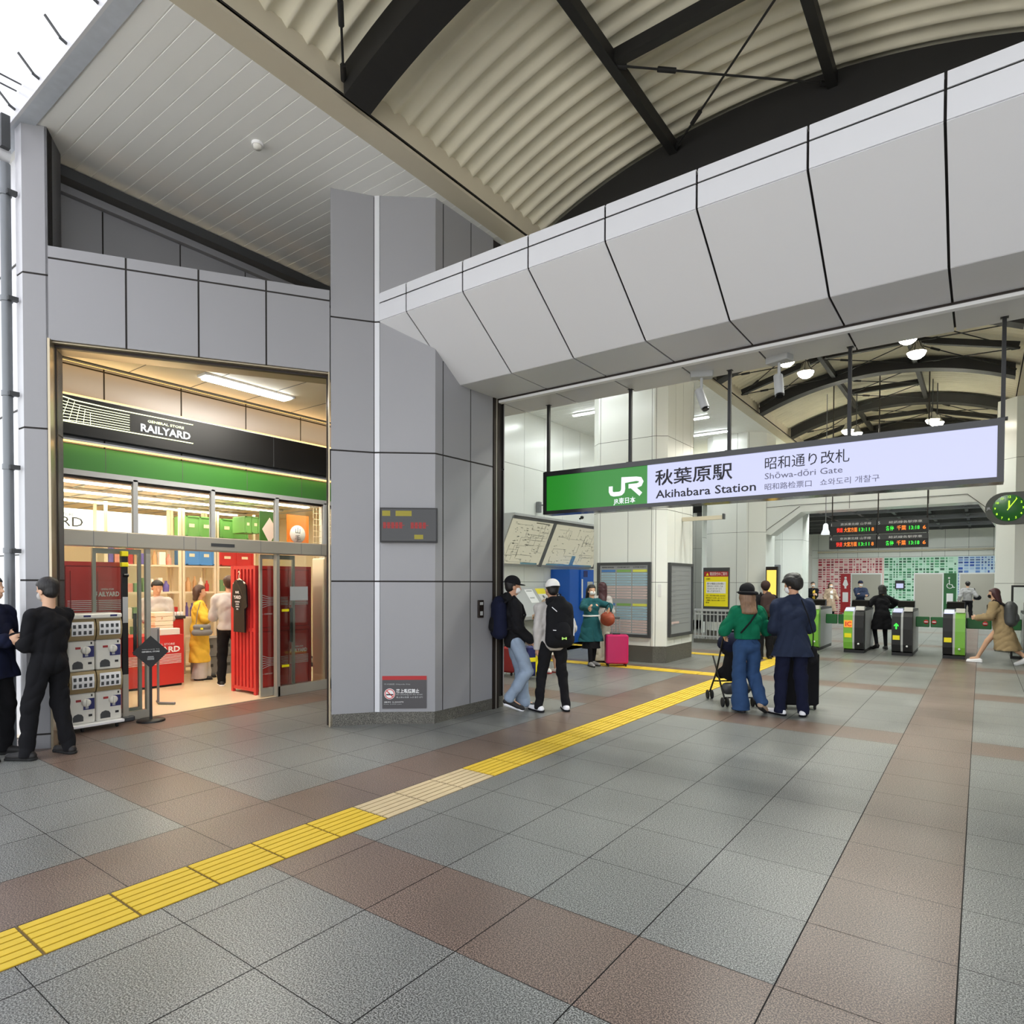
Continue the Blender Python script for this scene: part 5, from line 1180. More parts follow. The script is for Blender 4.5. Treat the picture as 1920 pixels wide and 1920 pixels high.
# ================================================================ toilets wall mosaic and doors
t = thing('mosaic_mural', 'wall mosaic of small rectangles in red, green and blue on the rear wall', 'mural', (-2.8, 36.97, 0))
pal = {}
for nm, cs in (('r', ((176, 44, 62), (206, 110, 120), (226, 178, 176), (150, 60, 70))), ('g', ((40, 128, 80), (90, 170, 120), (176, 222, 196), (60, 104, 80))), ('b', ((36, 84, 180), (100, 140, 204), (176, 204, 232), (60, 90, 150)))):
    for q, c in enumerate(cs): mat('mosaic_%s%d' % (nm, q), c, 0.5)
mat('mosaic_base_r', (238, 214, 208), 0.5); mat('mosaic_base_g', (206, 240, 220), 0.5); mat('mosaic_base_b', (206, 226, 244), 0.5)
rg = random.Random(5)
for nm, x0, x1 in (('r', -7.0, -3.95), ('g', -3.95, -0.90), ('b', -0.90, 0.95)):
    m = MB(); m.box(x0 + 2.8, x1 + 2.8, -0.02, 0.0, 0, 2.92, 0); x = x0 + 0.02
    cols = []
    while x < x1 - 0.05: w = rg.choice((0.07, 0.12, 0.17)); cols.append((x, min(w, x1 - x - .02))); x += w + 0.05
    z = 2.88; rows = []
    while z > 0.05: h = rg.choice((0.06, 0.09, 0.11)); rows.append((z - h, z)); z -= h + 0.045
    for (xa, w) in cols:
        for (za, zb) in rows:
            if rg.random() < 0.93: m.box(xa + 2.8, xa + w + 2.8, -0.024, -0.02, za, zb, 1 + min(3, int(rg.random() ** 1.2 * 4)))
    m.build('tile_field', ['mosaic_base_' + nm] + ['mosaic_%s%d' % (nm, q) for q in range(4)], t)
def tdoor(n, x0, x1):
    t = MB(); t.box(x0 - .05, x1 + .05, 36.90, 36.94, 0, 2.14, 0); t.box(x0, x1, 36.88, 36.90, 0, 2.08, 1)
    return struct(t.build('door_%d' % n, ['white', 'steel']))
tdoor(1, -5.38, -4.08); tdoor(2, -2.62, -1.50); tdoor(3, -0.80, 0.52)
def pict(label, x0, x1, mt, kind):
    t = thing('toilet_sign', label, 'sign', ((x0 + x1) / 2, 36.93, 0.1)); a = (x1 - x0) / 2
    MB().box(-a, a, -0.03, 0, 0, 2.02).build('panel', mt, t)
    m = MB(); yy = -0.034
    if kind == 'w': m.ext([(-0.05, 1.25), (0.05, 1.25), (0.04, 1.35), (0.13, 1.45), (0.05, 1.72), (-0.05, 1.72), (-0.13, 1.45), (-0.04, 1.35)], 'y', yy, yy + .003); m.lathe([(0, 0), (0.06, 0), (.06, .003)], (0, yy, 1.80), 16, 0, 'y')
    elif kind == 'm': m.ext([(-0.07, 1.25), (0.07, 1.25), (0.07, 1.45), (0.12, 1.5), (0.12, 1.72), (-0.12, 1.72), (-0.12, 1.5), (-0.07, 1.45)], 'y', yy, yy + .003); m.lathe([(0, 0), (0.06, 0), (.06, .003)], (0, yy, 1.80), 16, 0, 'y')
    else:
        m.tube([(0.12 * math.cos(q) + .0, yy, 1.42 + 0.12 * math.sin(q)) for q in np.linspace(2.0, 5.9, 16)], 0.018, 6); m.tube([(-0.03, yy, 1.70), (-0.02, yy, 1.48), (0.08, yy, 1.47), (0.14, yy, 1.33), (0.2, yy, 1.35)], 0.022, 6); m.lathe([(0, 0), (0.045, 0), (.045, .003)], (-0.035, yy, 1.79), 16, 0, 'y')
    m.build('pictogram', 'white', t)
    MB().box(-0.13, 0.13, yy, yy + .003, 0.55, 1.05).build('notice', 'white', t)
pict("red panel with a woman's pictogram beside the first toilet door", -5.90, -5.45, 'placard_red', 'w')
pict('green panel with a wheelchair pictogram beside the middle toilet door', -1.45, -0.95, 'flap_green', 'c')
pict("blue panel with a man's pictogram beside the last toilet door", 0.56, 0.88, 'blue', 'm')
t = thing('info_terminal', 'small black information terminal with a lit screen on the green mosaic', 'terminal', (-3.25, 36.9, 1.35)); MB().box(-0.2, 0.2, -0.06, 0, 0, 0.42).build('case', 'black', t); MB().box(-0.15, 0.15, -0.065, -0.06, 0.04, 0.27).build('screen', 'lit_white', t)
t = thing('pipe_run', 'long pale pipe running along the rear wall above the mosaic', 'pipe', (-2.8, 36.85, 3.25)); MB().tube([(-4.2, 0, 0), (3.8, 0, 0)], 0.05, 10).build('tube', 'beam_beige', t); MB().box(-4.0, -3.9, 0, .15, -.05, .05).box(3.0, 3.1, 0, .15, -.05, .05).build('bracket', 'grey', t)
# light boxes by the inner pillar
mat('ad_blue', (196, 214, 246), 0.4, emit=0.8); mat('ad_yellow', (250, 206, 90), 0.4, emit=0.9)
t = thing('advert_box', 'glowing pale blue poster box on the pillar inside the gates', 'poster box', (-5.95, 23.0, 0.9)); MB().box(-0.42, 0.42, -0.1, 0, 0, 1.35).build('frame', 'grey', t); MB().box(-0.36, 0.36, -0.105, -0.1, 0.06, 1.29).build('poster', 'ad_blue', t)
t = thing('advert_box', 'narrow glowing yellow poster box at the foot of the gate portal', 'poster box', (-4.83, 19.2, 0.0)); MB().box(-0.18, 0.14, -0.06, 0.06, 0, 2.1).build('frame', 'frame_dark', t); MB().box(-0.15, 0.11, -0.065, -0.06, 0.65, 2.0).build('poster', 'ad_yellow', t)
t = thing('emergency_light', 'white bell shaped lamp beside the departure displays', 'lamp', (-3.35, 18.6, 2.92)); m = MB(); m.lathe([(0.03, 0.30), (0.06, 0.26), (0.07, 0.14), (0.11, 0.04), (0.11, 0.0), (0, 0)], (0, 0, 0), 18); m.build('shade', 'lit_letter', t); MB().tube([(0, 0, .3), (0, 0, 3.72)], .01, 6).build('rod', 'grey', t)

t = thing('glass_partition', 'black framed glass partition at the right end of the gate row', 'partition', (0.86, 17.6, 0))
m = MB(); m.box(-0.33, -0.29, -0.02, 0.02, 0, 1.60); m.box(0.30, 0.34, -0.02, 0.02, 0, 1.60); m.box(-0.29, 0.30, -0.02, 0.02, 1.56, 1.60); m.box(-0.29, 0.30, -0.02, 0.02, 0, 0.06); m.build('frame', 'black', t)
MB().box(-0.29, 0.30, -0.005, 0.005, 0.06, 1.56).build('pane', 'glass', t)
# ================================================================ people: bodies and clothes as smooth distance fields
FINE, COARSE = 0.0085, 0.0125
def nets(F, o, v):
    """surface nets of the zero level of F"""
    Sg = F < 0; nx, ny, nz = F.shape
    C = np.zeros((nx - 1, ny - 1, nz - 1), np.int8)
    cs = [(i, j, k) for i in (0, 1) for j in (0, 1) for k in (0, 1)]
    for i, j, k in cs: C += Sg[i:nx - 1 + i, j:ny - 1 + j, k:nz - 1 + k]
    ids = np.argwhere((C > 0) & (C < 8)); n = len(ids)
    idx = -np.ones(C.shape, np.int64); idx[tuple(ids.T)] = np.arange(n)
    acc = np.zeros((n, 3)); cnt = np.zeros(n)
    for a in cs:
        for d in range(3):
            if a[d] == 0:
                b = list(a); b[d] = 1
                fa = F[tuple((ids + a).T)]; fb = F[tuple((ids + b).T)]; m = (fa < 0) != (fb < 0)
                t = fa[m] / (fa[m] - fb[m]); p = np.tile(np.array(a, float), (m.sum(), 1)); p[:, d] += t
                acc[m] += p; cnt[m] += 1
    V = np.array(o) + v * (ids + acc / np.maximum(cnt, 1)[:, None]); faces = []
    for d in range(3):
        u, w = (d + 1) % 3, (d + 2) % 3
        sl0 = [slice(1, s - 1) for s in F.shape]; sl1 = list(sl0); sl0[d] = slice(0, F.shape[d] - 1); sl1[d] = slice(1, F.shape[d])
        A = Sg[tuple(sl0)]; B = Sg[tuple(sl1)]; P = np.argwhere(A != B)
        if not len(P): continue
        flip = A[tuple(P.T)]
        off = np.ones(3, int); off[d] = 0; P = P + off
        eu = np.zeros(3, int); eu[u] = 1; ew = np.zeros(3, int); ew[w] = 1
        q = [idx[tuple((P - eu - ew).T)], idx[tuple((P - ew).T)], idx[tuple(P.T)], idx[tuple((P - eu).T)]]
        Q = np.stack(q, 1); Q[~flip] = Q[~flip][:, ::-1]; Q = Q[(Q >= 0).all(1)]; faces.append(Q)
    return V, np.concatenate(faces)
def smin(a, b, k):
    h = np.clip(0.5 + 0.5 * (b - a) / k, 0, 1); return b + (a - b) * h - k * h * (1 - h)
def field(prims, vox, k=0.02, wob=0.0, clips=()):
    """prims: ('c',a,b,ra,rb) tapered capsule | ('e',centre,axes3x3,radii) ellipsoid; a leading '-' subtracts"""
    los, his = [], []
    for p in prims:
        if p[0] == 'c': los.append(np.minimum(np.array(p[1]) - p[3], np.array(p[2]) - p[4])); his.append(np.maximum(np.array(p[1]) + p[3], np.array(p[2]) + p[4]))
        elif p[0] == 'e': r = max(p[3]); los.append(np.array(p[1]) - r); his.append(np.array(p[1]) + r)
    pad = 0.03; lo = np.min(los, 0) - pad; hi = np.max(his, 0) + pad
    n = np.ceil((hi - lo) / vox).astype(int) + 2; F = np.full(n, 0.5, np.float32)
    for p in prims:
        t = p[0]; neg = t[0] == '-'; t = t[-1]
        if t == 'c':
            a, b, ra, rb = np.array(p[1], float), np.array(p[2], float), p[3], p[4]; l0 = np.minimum(a - ra, b - rb); h0 = np.maximum(a + ra, b + rb)
        else:
            c, R_, r = np.array(p[1], float), np.array(p[2], float), np.array(p[3], float); l0 = c - r.max(); h0 = c + r.max()
        m = 0.05
        i0 = np.clip(np.floor((l0 - m - lo) / vox).astype(int), 0, n - 1); i1 = np.clip(np.ceil((h0 + m - lo) / vox).astype(int) + 1, 1, n)
        if (i1 <= i0).any(): continue
        g = np.meshgrid(*[lo[q] + vox * np.arange(i0[q], i1[q]) for q in range(3)], indexing='ij'); X = np.stack(g, -1).astype(np.float32)
        if t == 'c':
            ab = b - a; L = max(float(ab @ ab), 1e-9); h = np.clip(((X - a) @ ab) / L, 0, 1)
            d = np.linalg.norm(X - (a + h[..., None] * ab), axis=-1) - (ra + (rb - ra) * h)
        else:
            q = ((X - c) @ R_.T) / r; ln = np.linalg.norm(q, axis=-1); g2 = np.linalg.norm(q / r, axis=-1); d = ln * (ln - 1) / np.maximum(g2, 1e-6)
        s = tuple(slice(i0[q], i1[q]) for q in range(3)); kk = p[5] if len(p) > 5 else k
        if neg: F[s] = -smin(-F[s], d, 0.006)
        else: F[s] = smin(F[s], d, kk)
    if wob or clips:
        g = np.meshgrid(*[lo[q] + vox * np.arange(n[q]) for q in range(3)], indexing='ij'); X = np.stack(g, -1)
        if wob:   # creases of cloth and locks of hair
            a1 = 13 * g[2] + 2.6 * np.sin(9 * g[0] + 1.3 + 3 * g[2]) + 2.2 * np.sin(10 * g[1] + .7); a2 = 9 * g[2] - 15 * g[0] + 2.0 * np.sin(7 * g[1] + 11 * g[2]) + 2; a3 = 30 * g[2] + 9 * g[0] + 2 * np.sin(16 * g[1] + 5 * g[0])
            F = F + (wob * (1.5 * (np.abs(np.sin(a1)) ** .7 - .6) * -1 + 1.1 * (np.abs(np.sin(a2)) ** .7 - .6) * -1 + .5 * np.sin(a3))).astype(np.float32)
        for cl in clips:
            d = ((X - np.array(cl[0])) @ np.array(cl[1], float)).astype(np.float32)
            if len(cl) > 2:   # cut away only the wedge in front of both planes
                d = np.minimum(d, ((X - np.array(cl[0])) @ np.array(cl[2], float)).astype(np.float32))
            F = np.maximum(F, d)
    F[0] = F[-1] = 0.5; F[:, 0] = F[:, -1] = 0.5; F[:, :, 0] = F[:, :, -1] = 0.5
    return nets(F, lo, vox)
def solid(prims, name, mtl, parent, vox, k=0.02, wob=0.0, clips=(), **props):
    V, Q = field(prims, vox, k, wob, clips)
    me = bpy.data.meshes.new(name); me.vertices.add(len(V)); me.vertices.foreach_set('co', V.astype(np.float32).ravel())
    me.loops.add(4 * len(Q)); me.loops.foreach_set('vertex_index', Q.astype(np.int32).ravel())
    me.polygons.add(len(Q)); me.polygons.foreach_set('loop_start', np.arange(0, 4 * len(Q), 4, dtype=np.int32))
    me.polygons.foreach_set('use_smooth', [True] * len(Q)); me.materials.append(MATS[mtl]); me.update(calc_edges=True); me.validate()
    return link(me, name, parent, **props)
def ik(a, c, l1, l2, pole):
    a = np.array(a, float); c = np.array(c, float); d = c - a; L = np.linalg.norm(d)
    if L > (l1 + l2) * 0.995: c = a + d / L * (l1 + l2) * 0.995; d = c - a; L = np.linalg.norm(d)
    u = d / L; p = np.array(pole, float); p = p - u * (p @ u); p /= np.linalg.norm(p)
    x = (l1 * l1 - l2 * l2 + L * L) / (2 * L); hgt = math.sqrt(max(l1 * l1 - x * x, 0)); return a + u * x + p * hgt, c
def rotz(a): c, s = math.cos(a), math.sin(a); return np.array([[c, -s, 0], [s, c, 0], [0, 0, 1.]])
def rotx(a): c, s = math.cos(a), math.sin(a); return np.array([[1, 0, 0], [0, c, -s], [0, s, c]])
for nm, c in dict(skin=(214, 170, 140), skin2=(198, 150, 120), hair_black=(22, 18, 18), hair_brown=(70, 46, 34), hair_wine=(62, 26, 32), hair_blond=(128, 98, 74), cloth_black=(24, 24, 27), cloth_navy=(38, 46, 66),
                  cloth_dnavy=(22, 26, 48), jean_blue=(48, 74, 112), jean_light=(142, 158, 178), cloth_grey=(150, 148, 148), cloth_teal=(36, 86, 92), cloth_green=(14, 104, 74), cloth_beige=(176, 154, 132), cloth_tan=(150, 130, 98),
                  cloth_yellow=(226, 186, 70), cloth_cream=(222, 214, 196), cloth_white=(236, 234, 230), cloth_pattern=(176, 172, 160), cloth_lgrey=(190, 186, 182), shoe_white=(240, 240, 244), shoe_black=(30, 28, 28), mask=(240, 240, 240), cloth_brown=(62, 48, 46)).items():
    cl_ = nm.startswith(('cloth', 'jean')); hr_ = nm.startswith('hair')
    mat(nm, c, 0.92 if cl_ else (0.5 if hr_ else 0.6), noise=0.16 if cl_ else (0.55 if hr_ else 0), nscale=11 if cl_ else 70, bump=.25 if cl_ else (.6 if hr_ else 0), spec=.2 if cl_ else .5, streak=(1, 1, .06) if hr_ else None)
def person(name_label, loc, face, h=1.70, fem=0, skin='skin', near=True, feet=None, hands=None, lean=(0, 0), pelvis=(0, 0), hip_drop=0.0, head_turn=0.0, head_tilt=0.0, wear=None, hair='short', hair_mat='hair_black', foot_yaw=(0.18, -0.18), heel=(0, 0), elbows=None, knees=None, thick=1.0):
    """face = direction looked at in the plane, in degrees from world +x; local frame looks along +y"""
    v = FINE if near else COARSE
    t = thing('person', name_label, 'person', (loc[0], loc[1], 0), math.radians(face - 90))
    A = lambda *x: np.array(x, float)
    w = wear or {}
    hh = h
    sh = (0.088 if fem else 0.103) * hh; hp = 0.052 * hh
    pel = A(pelvis[0], pelvis[1], 0.530 * hh - hip_drop); waist = pel + A(lean[0] * .25, lean[1] * .25, 0.09 * hh); chest = pel + A(lean[0] * .7, lean[1] * .7, 0.20 * hh)
    neck = pel + A(lean[0], lean[1], 0.30 * hh); shL = neck + A(-sh, 0, -0.040 * hh); shR = neck + A(sh, 0, -0.040 * hh)
    feet = feet or ((-0.10, 0.0, 0), (0.10, 0.02, 0)); ft = [A(*f) for f in feet]
    hipL, hipR = pel + A(-hp, 0, -0.01 * hh), pel + A(hp, 0, -0.01 * hh)
    ank = [f + A(0, 0, 0.048 * hh + hl) for f, hl in zip(ft, heel)]
    kp = knees or ((-.05, 1, 0), (.05, 1, 0)); kn = []; lt = 0.2375 * hh
    for i, hpnt in enumerate((hipL, hipR)): k_, a_ = ik(hpnt, ank[i], lt, lt, kp[i]); kn.append(k_); ank[i] = a_
    hd = hands or ((-0.20, 0.05, 0.46 * hh), (0.20, 0.05, 0.46 * hh)); ep = elbows or ((-0.3, -1, -.2), (0.3, -1, -.2)); el = []; wr = []
    for i, s_ in enumerate((shL, shR)): e_, w_ = ik(s_, hd[i][:3], 0.165 * hh, 0.148 * hh, ep[i]); el.append(e_); wr.append(w_)
    q = thick * hh / 1.7; tf = 0.92 if fem else 1.0
    # head frame
    HR = rotz(head_turn) @ rotx(head_tilt); hc = neck + A(lean[0] * .12, 0.014 + lean[1] * .12, 0.088 * hh) + HR @ A(0, 0.0, 0.02)
    H = lambda x, y, z: hc + HR @ (A(x, y, z) * hh / 1.7)
    s17 = hh / 1.7
    def E(x, y, z, rx, ry, rz, *e): return ('e', H(x, y, z), HR.T, (rx * s17, ry * s17, rz * s17)) + ((0,) if False else ()) 
    body = [('c', hipL, kn[0], 0.078 * q, 0.052 * q), ('c', kn[0], ank[0], 0.052 * q, 0.036 * q), ('c', hipR, kn[1], 0.078 * q, 0.052 * q), ('c', kn[1], ank[1], 0.052 * q, 0.036 * q),
            ('c', pel + A(-.045 * q, 0, 0), pel + A(.045 * q, 0, 0), 0.095 * q, 0.095 * q), ('c', pel, waist, 0.105 * q, 0.095 * q * tf), ('c', waist + A(-.03, 0, 0), chest + A(-.055, 0, 0), .085 * q * tf, .095 * q), ('c', waist + A(.03, 0, 0), chest + A(.055, 0, 0), .085 * q * tf, .095 * q),
            ('c', chest + A(-.05, 0, 0), neck + A(-.05, 0, -.07), .088 * q, .055 * q), ('c', chest + A(.05, 0, 0), neck + A(.05, 0, -.07), .088 * q, .055 * q),
            ('c', neck + A(0, 0, -.045), shL, .05 * q, .04 * q), ('c', neck + A(0, 0, -.045), shR, .05 * q, .04 * q), ('c', neck + A(0, 0, -.05), H(0, -.012, -.05), 0.054 * q, 0.050 * q),
            ('c', shL, el[0], 0.044 * q, 0.035 * q), ('c', el[0], wr[0], 0.035 * q, 0.025 * q), ('c', shR, el[1], 0.044 * q, 0.035 * q), ('c', el[1], wr[1], 0.035 * q, 0.025 * q)]
    if fem: body += [('e', chest + A(-.055, .07, .01), np.eye(3), (.055, .05, .055)), ('e', chest + A(.055, .07, .01), np.eye(3), (.055, .05, .055))]
    for i in (0, 1): f = ft[i]; yw = rotz(foot_yaw[i]); body.append(('c', ank[i] + A(0, 0, -.03), ank[i] + yw @ A(0, .12, -.045 - heel[i] * .6), .034, .026))
    # head with face
    body += [E(0, -.012, .035, .074, .090, .082), E(0, .018, -.035, .058, .066, .070), E(0, .055, -.075, .030, .026, .024)]
    body += [('c', H(0, .082, .012), H(0, .100, -.028), .009 * s17, .013 * s17, 0.008), ('c', H(-.018, .083, -.055), H(.018, .083, -.055), .006, .006, 0.005), ('c', H(-.018, .082, -.066), H(.018, .082, -.066), .006, .006, 0.005),
             ('e', H(-.074, -.005, -.012), HR.T, (.010, .020, .032)), ('e', H(.074, -.005, -.012), HR.T, (.010, .020, .032)), ('-e', H(-.030, .092, .012), HR.T, (.017, .012, .010)), ('-e', H(.030, .092, .012), HR.T, (.017, .012, .010)),
             ('e', H(-.030, .074, .010), HR.T, (.012, .012, .009)), ('e', H(.030, .074, .010), HR.T, (.012, .012, .009))]
    # hands with five fingers
    for i in (0, 1):
        D = wr[i] - el[i]; D /= np.linalg.norm(D)
        if len(hd[i]) > 3: D = np.array(hd[i][3], float); D /= np.linalg.norm(D)
        sd = -1 if i == 0 else 1
        Nn = A(-sd, 0.15, 0.0) if len(hd[i]) < 5 else np.array(hd[i][4], float)   # palm faces the body
        Nn = Nn - D * (Nn @ D); Nn /= np.linalg.norm(Nn); Sx = np.cross(D, Nn) * sd   # towards the thumb
        if Sx[1] < 0 and len(hd[i]) < 5: Sx = -Sx
        pr_ = wr[i] + D * .055; fr = max(.0085, v * .92)
        body += [('c', wr[i] + D * .02 + Sx * .012, pr_ + Sx * .026 + D * .02, .019, .016, .012), ('c', wr[i] + D * .02 - Sx * .012, pr_ - Sx * .026 + D * .015, .019, .015, .012), ('c', wr[i], pr_, .021, .02, .012)]
        for f_, (sx, ln) in enumerate(((.031, .070), (.011, .078), (-.011, .072), (-.031, .056))):
            b0 = pr_ + Sx * sx + D * .022; m0 = b0 + (D * .85 + Nn * .35) * ln * .5 + Sx * sx * .12; e0 = m0 + (D * .55 + Nn * .75) * ln * .45
            body += [('c', b0, m0, fr * 1.05, fr, .005), ('c', m0, e0, fr, fr * .85, .004)]
        th0 = wr[i] + D * .025 + Sx * .022; th1 = th0 + (Sx * .75 + D * .6 + Nn * .2) * .038; th2 = th1 + (D * .85 + Nn * .5 + Sx * .1) * .032
        body += [('c', th0, th1, .014, .0115, .008), ('c', th1, th2, .0115, fr, .004)]
    solid(body, 'body', skin, t, v, 0.016)
    P = dict(pel=pel, waist=waist, chest=chest, neck=neck, shL=shL, shR=shR, el=el, wr=wr, kn=kn, ank=ank, H=H, HR=HR, hc=hc, hipL=hipL, hipR=hipR, t=t, v=v, ft=ft, hh=hh)
    th = w.get('loose', 0.014)
    def torso(o, bot=None):
        b = bot if bot is not None else pel
        return [('c', pel + A(-.045 * q, 0, 0), pel + A(.045 * q, 0, 0), .095 * q + o, .095 * q + o), ('c', pel, waist, .105 * q + o, .097 * q + o), ('c', waist + A(-.03, 0, 0), chest + A(-.055, 0, 0), .088 * q + o, .097 * q + o), ('c', waist + A(.03, 0, 0), chest + A(.055, 0, 0), .088 * q + o, .097 * q + o),
                ('c', chest + A(-.05, 0, 0), neck + A(-.05, 0, -.07), .092 * q + o, .058 * q + o), ('c', chest + A(.05, 0, 0), neck + A(.05, 0, -.07), .092 * q + o, .058 * q + o), ('c', neck + A(0, 0, -.045), shL, .050 * q + o * .8, .043 * q + o * .8), ('c', neck + A(0, 0, -.045), shR, .050 * q + o * .8, .043 * q + o * .8)]
    def sleeves(o, fr):
        r = []
        for i, s_ in enumerate((shL, shR)):
            if fr <= 1: r.append(('c', s_, s_ + (el[i] - s_) * fr, .047 * q + o, .044 * q + o * 1.2))
            else: r += [('c', s_, el[i], .047 * q + o, .040 * q + o), ('c', el[i], el[i] + (wr[i] - el[i]) * (fr - 1), .040 * q + o, .030 * q + o)]
        return r
    # lower garments
    lo = w.get('bottom')
    if lo:
        mt, wd = lo[1], lo[2] if len(lo) > 2 else 0.012
        if lo[0] in ('trousers', 'leggings', 'jeans'):
            pr = [('c', pel + A(-.045 * q, 0, 0), pel + A(.045 * q, 0, 0), .098 * q + .01, .098 * q + .01), ('c', pel, waist + A(0, 0, -.03), .105 * q + .012, .098 * q + .01)]
            for i, hpnt in enumerate((hipL, hipR)):
                e = ank[i] - (kn[i] - ank[i]) * (0.10 if heel[i] < .03 else 0.0)
                pr += [('c', hpnt, kn[i], .080 * q + .010, .053 * q + wd), ('c', kn[i], e, .053 * q + wd, .038 * q + wd * (2.2 if lo[0] == 'jeans' and wd > .02 and heel[i] < .03 else 1.0))]
            solid(pr, lo[0], mt, t, v, 0.02, wob=.0065, clips=[((0, 0, .032), (0, 0, -1))])
        elif lo[0] == 'skirt':
            zb = lo[3]; c0 = pel + A(0, 0, .06); pr = [('c', c0 + A(-.03, 0, 0), A(pel[0] - .05 - wd, pel[1], zb - .10), .10, .14 + wd), ('c', c0 + A(.03, 0, 0), A(pel[0] + .05 + wd, pel[1], zb - .10), .10, .14 + wd)]
            solid(pr, 'skirt', mt, t, v, .03, wob=.006, clips=[((0, 0, zb), (0, 0, -1))])
    if w.get('tights'): solid([('c', kn[i], ank[i], .056 * q, .042 * q) for i in (0, 1)] + [('c', (hipL, hipR)[i] + (kn[i] - (hipL, hipR)[i]) * .3, kn[i], .082 * q, .057 * q) for i in (0, 1)], 'tights', w['tights'], t, v, .01)
    if w.get('inner'):
        mt = w['inner']; solid(torso(.010), 'shirt', mt, t, v, .02, clips=[((0, 0, pel[2] - .02), (0, 0, -1))])
    top = w.get('top')
    if top:
        kind, mt, fr, hem = top[:4]; o = top[4] if len(top) > 4 else th
        pr = torso(o) + sleeves(o, fr); cl = [((0, 0, hem), (0, 0, -1))]
        if hem < pel[2] - .12:   # coat: skirts widen downwards
            fl = w.get('flare', .05)
            bx, by = w.get('sweep', (0, 0))
            pr += [('c', pel + A(-.04, 0, .04), A(pel[0] - .05 - fl + bx, pel[1] + by, hem - .08), .105 * q + o, .11 + fl), ('c', pel + A(.04, 0, .04), A(pel[0] + .05 + fl + bx, pel[1] + by, hem - .08), .105 * q + o, .11 + fl)]
        if w.get('hood'): pr += [('e', neck + A(0, -.075, .02), np.eye(3), (.105, .06, .075))]
        if w.get('collar'): pr += [('c', neck + A(-.02, -.005, -.01), neck + A(.02, -.005, .02), .068, .066)]
        solid(pr, kind, mt, t, v, .025, wob=w.get('wob', .0080), clips=cl)
        if w.get('open'):   # visible inner panel between the open fronts
            solid(torso(o + .008), 'shirt_front', w['open'], t, v, .02, clips=[((0, 0, pel[2] - .03), (0, 0, -1)), ((.055, 0, 0), (1, 0, 0)), ((-.055, 0, 0), (-1, 0, 0)), ((0, .03, 0), (0, -1, 0)), ((0, 0, neck[2] - .03), (0, 0, 1))])
        if w.get('belt'):
            solid([('c', waist + A(-.05, 0, 0), waist + A(.05, 0, 0), .10 * q + o + .008, .10 * q + o + .008)], 'belt', w['belt'], t, v, .02, clips=[((0, 0, waist[2] - .015), (0, 0, -1)), ((0, 0, waist[2] + .015), (0, 0, 1))])
    # shoes
    sm, so_ = w.get('shoes', ('shoe_black', 'rubber'))
    for i in (0, 1):
        yw = rotz(foot_yaw[i]); hl = heel[i]; z0 = ft[i][2]; f = np.array([ank[i][0], ank[i][1], z0]); dz = hl
        bk = f + yw @ A(0, -.045, 0) + A(0, 0, .028 + dz); fw = f + yw @ A(0, .165, 0) + A(0, 0, .025 + dz * .05)
        sl = [((0, 0, z0 + 0.0), (0, 0, -1))]
        pr = [('c', bk + A(0, 0, .012), fw + A(0, 0, .005), .038, .034), ('c', f + yw @ A(0, -.015, 0) + A(0, 0, .06 + dz), f + yw @ A(0, .10, 0) + A(0, 0, .035 + dz * .35), .040, .032)]
        s_ = solid(pr, 'shoe', sm, t, v, .02, clips=[((0, 0, z0 + .006), (0, 0, -1))] if dz < .03 else ())
        if dz < .03: solid([('c', bk + A(0, 0, -.012), fw + A(0, 0, -.012), .044, .040)], 'sole', so_, s_, v * .9, .01, clips=[((0, 0, z0 + .001), (0, 0, -1)), ((0, 0, z0 + .026), (0, 0, 1))])
        else: solid([('c', bk + A(0, 0, -.022), fw + A(0, 0, -.012), .030, .028)], 'sole', so_, s_, v * .9, .01)
    # hair
    def cap_prims(g, z=.038): return [E(0, -.018, z, .074 + g, .088 + g, .078 + g)]
    HV = lambda x, y, z: HR @ A(x, y, z)
    face = lambda y=.022, z=.052: [(H(0, y, z), HV(0, 1, 0), HV(0, .25, -1))]
    if hair == 'short': solid(cap_prims(.014) + [E(0, -.045, -.02, .068, .060, .062)], 'hair', hair_mat, t, v, .02, wob=.003, clips=face(.012, .048) + [(H(0, 0, -.070), HV(0, .3, -1))])
    elif hair == 'fluffy': solid(cap_prims(.030, .045) + [E(.05, -.03, .05, .055, .07, .055), E(-.05, -.03, .05, .055, .07, .055), E(0, -.06, -.01, .075, .06, .07)], 'hair', hair_mat, t, v, .02, wob=.006, clips=face(.028, .040) + [(H(0, 0, -.075), HV(0, .3, -1))])
    elif hair in ('long', 'bob', 'mid'):
        L_ = {'long': .32, 'mid': .18, 'bob': .08}[hair]; dn = A(0, 0, -1)
        bk_ = lambda x, y: H(x, y, -.04)
        pr = cap_prims(.018)
        for x in (-.056, -.028, 0, .028, .056):
            y = -.02 - .05 * (1 - (x / .075) ** 2); p0 = H(x, y, .02); p1 = bk_(x * 1.05, y - .012); p2 = p1 + dn * L_ + A(x * .25, -.015 - (.05 if L_ > .1 else 0), 0)
            pr += [('c', p0, p1, .044, .040), ('c', p1, p2, .036, .026)]
        solid(pr, 'hair', hair_mat, t, v, .02, wob=.004, clips=face(.020, .050))
    hat = w.get('hat')
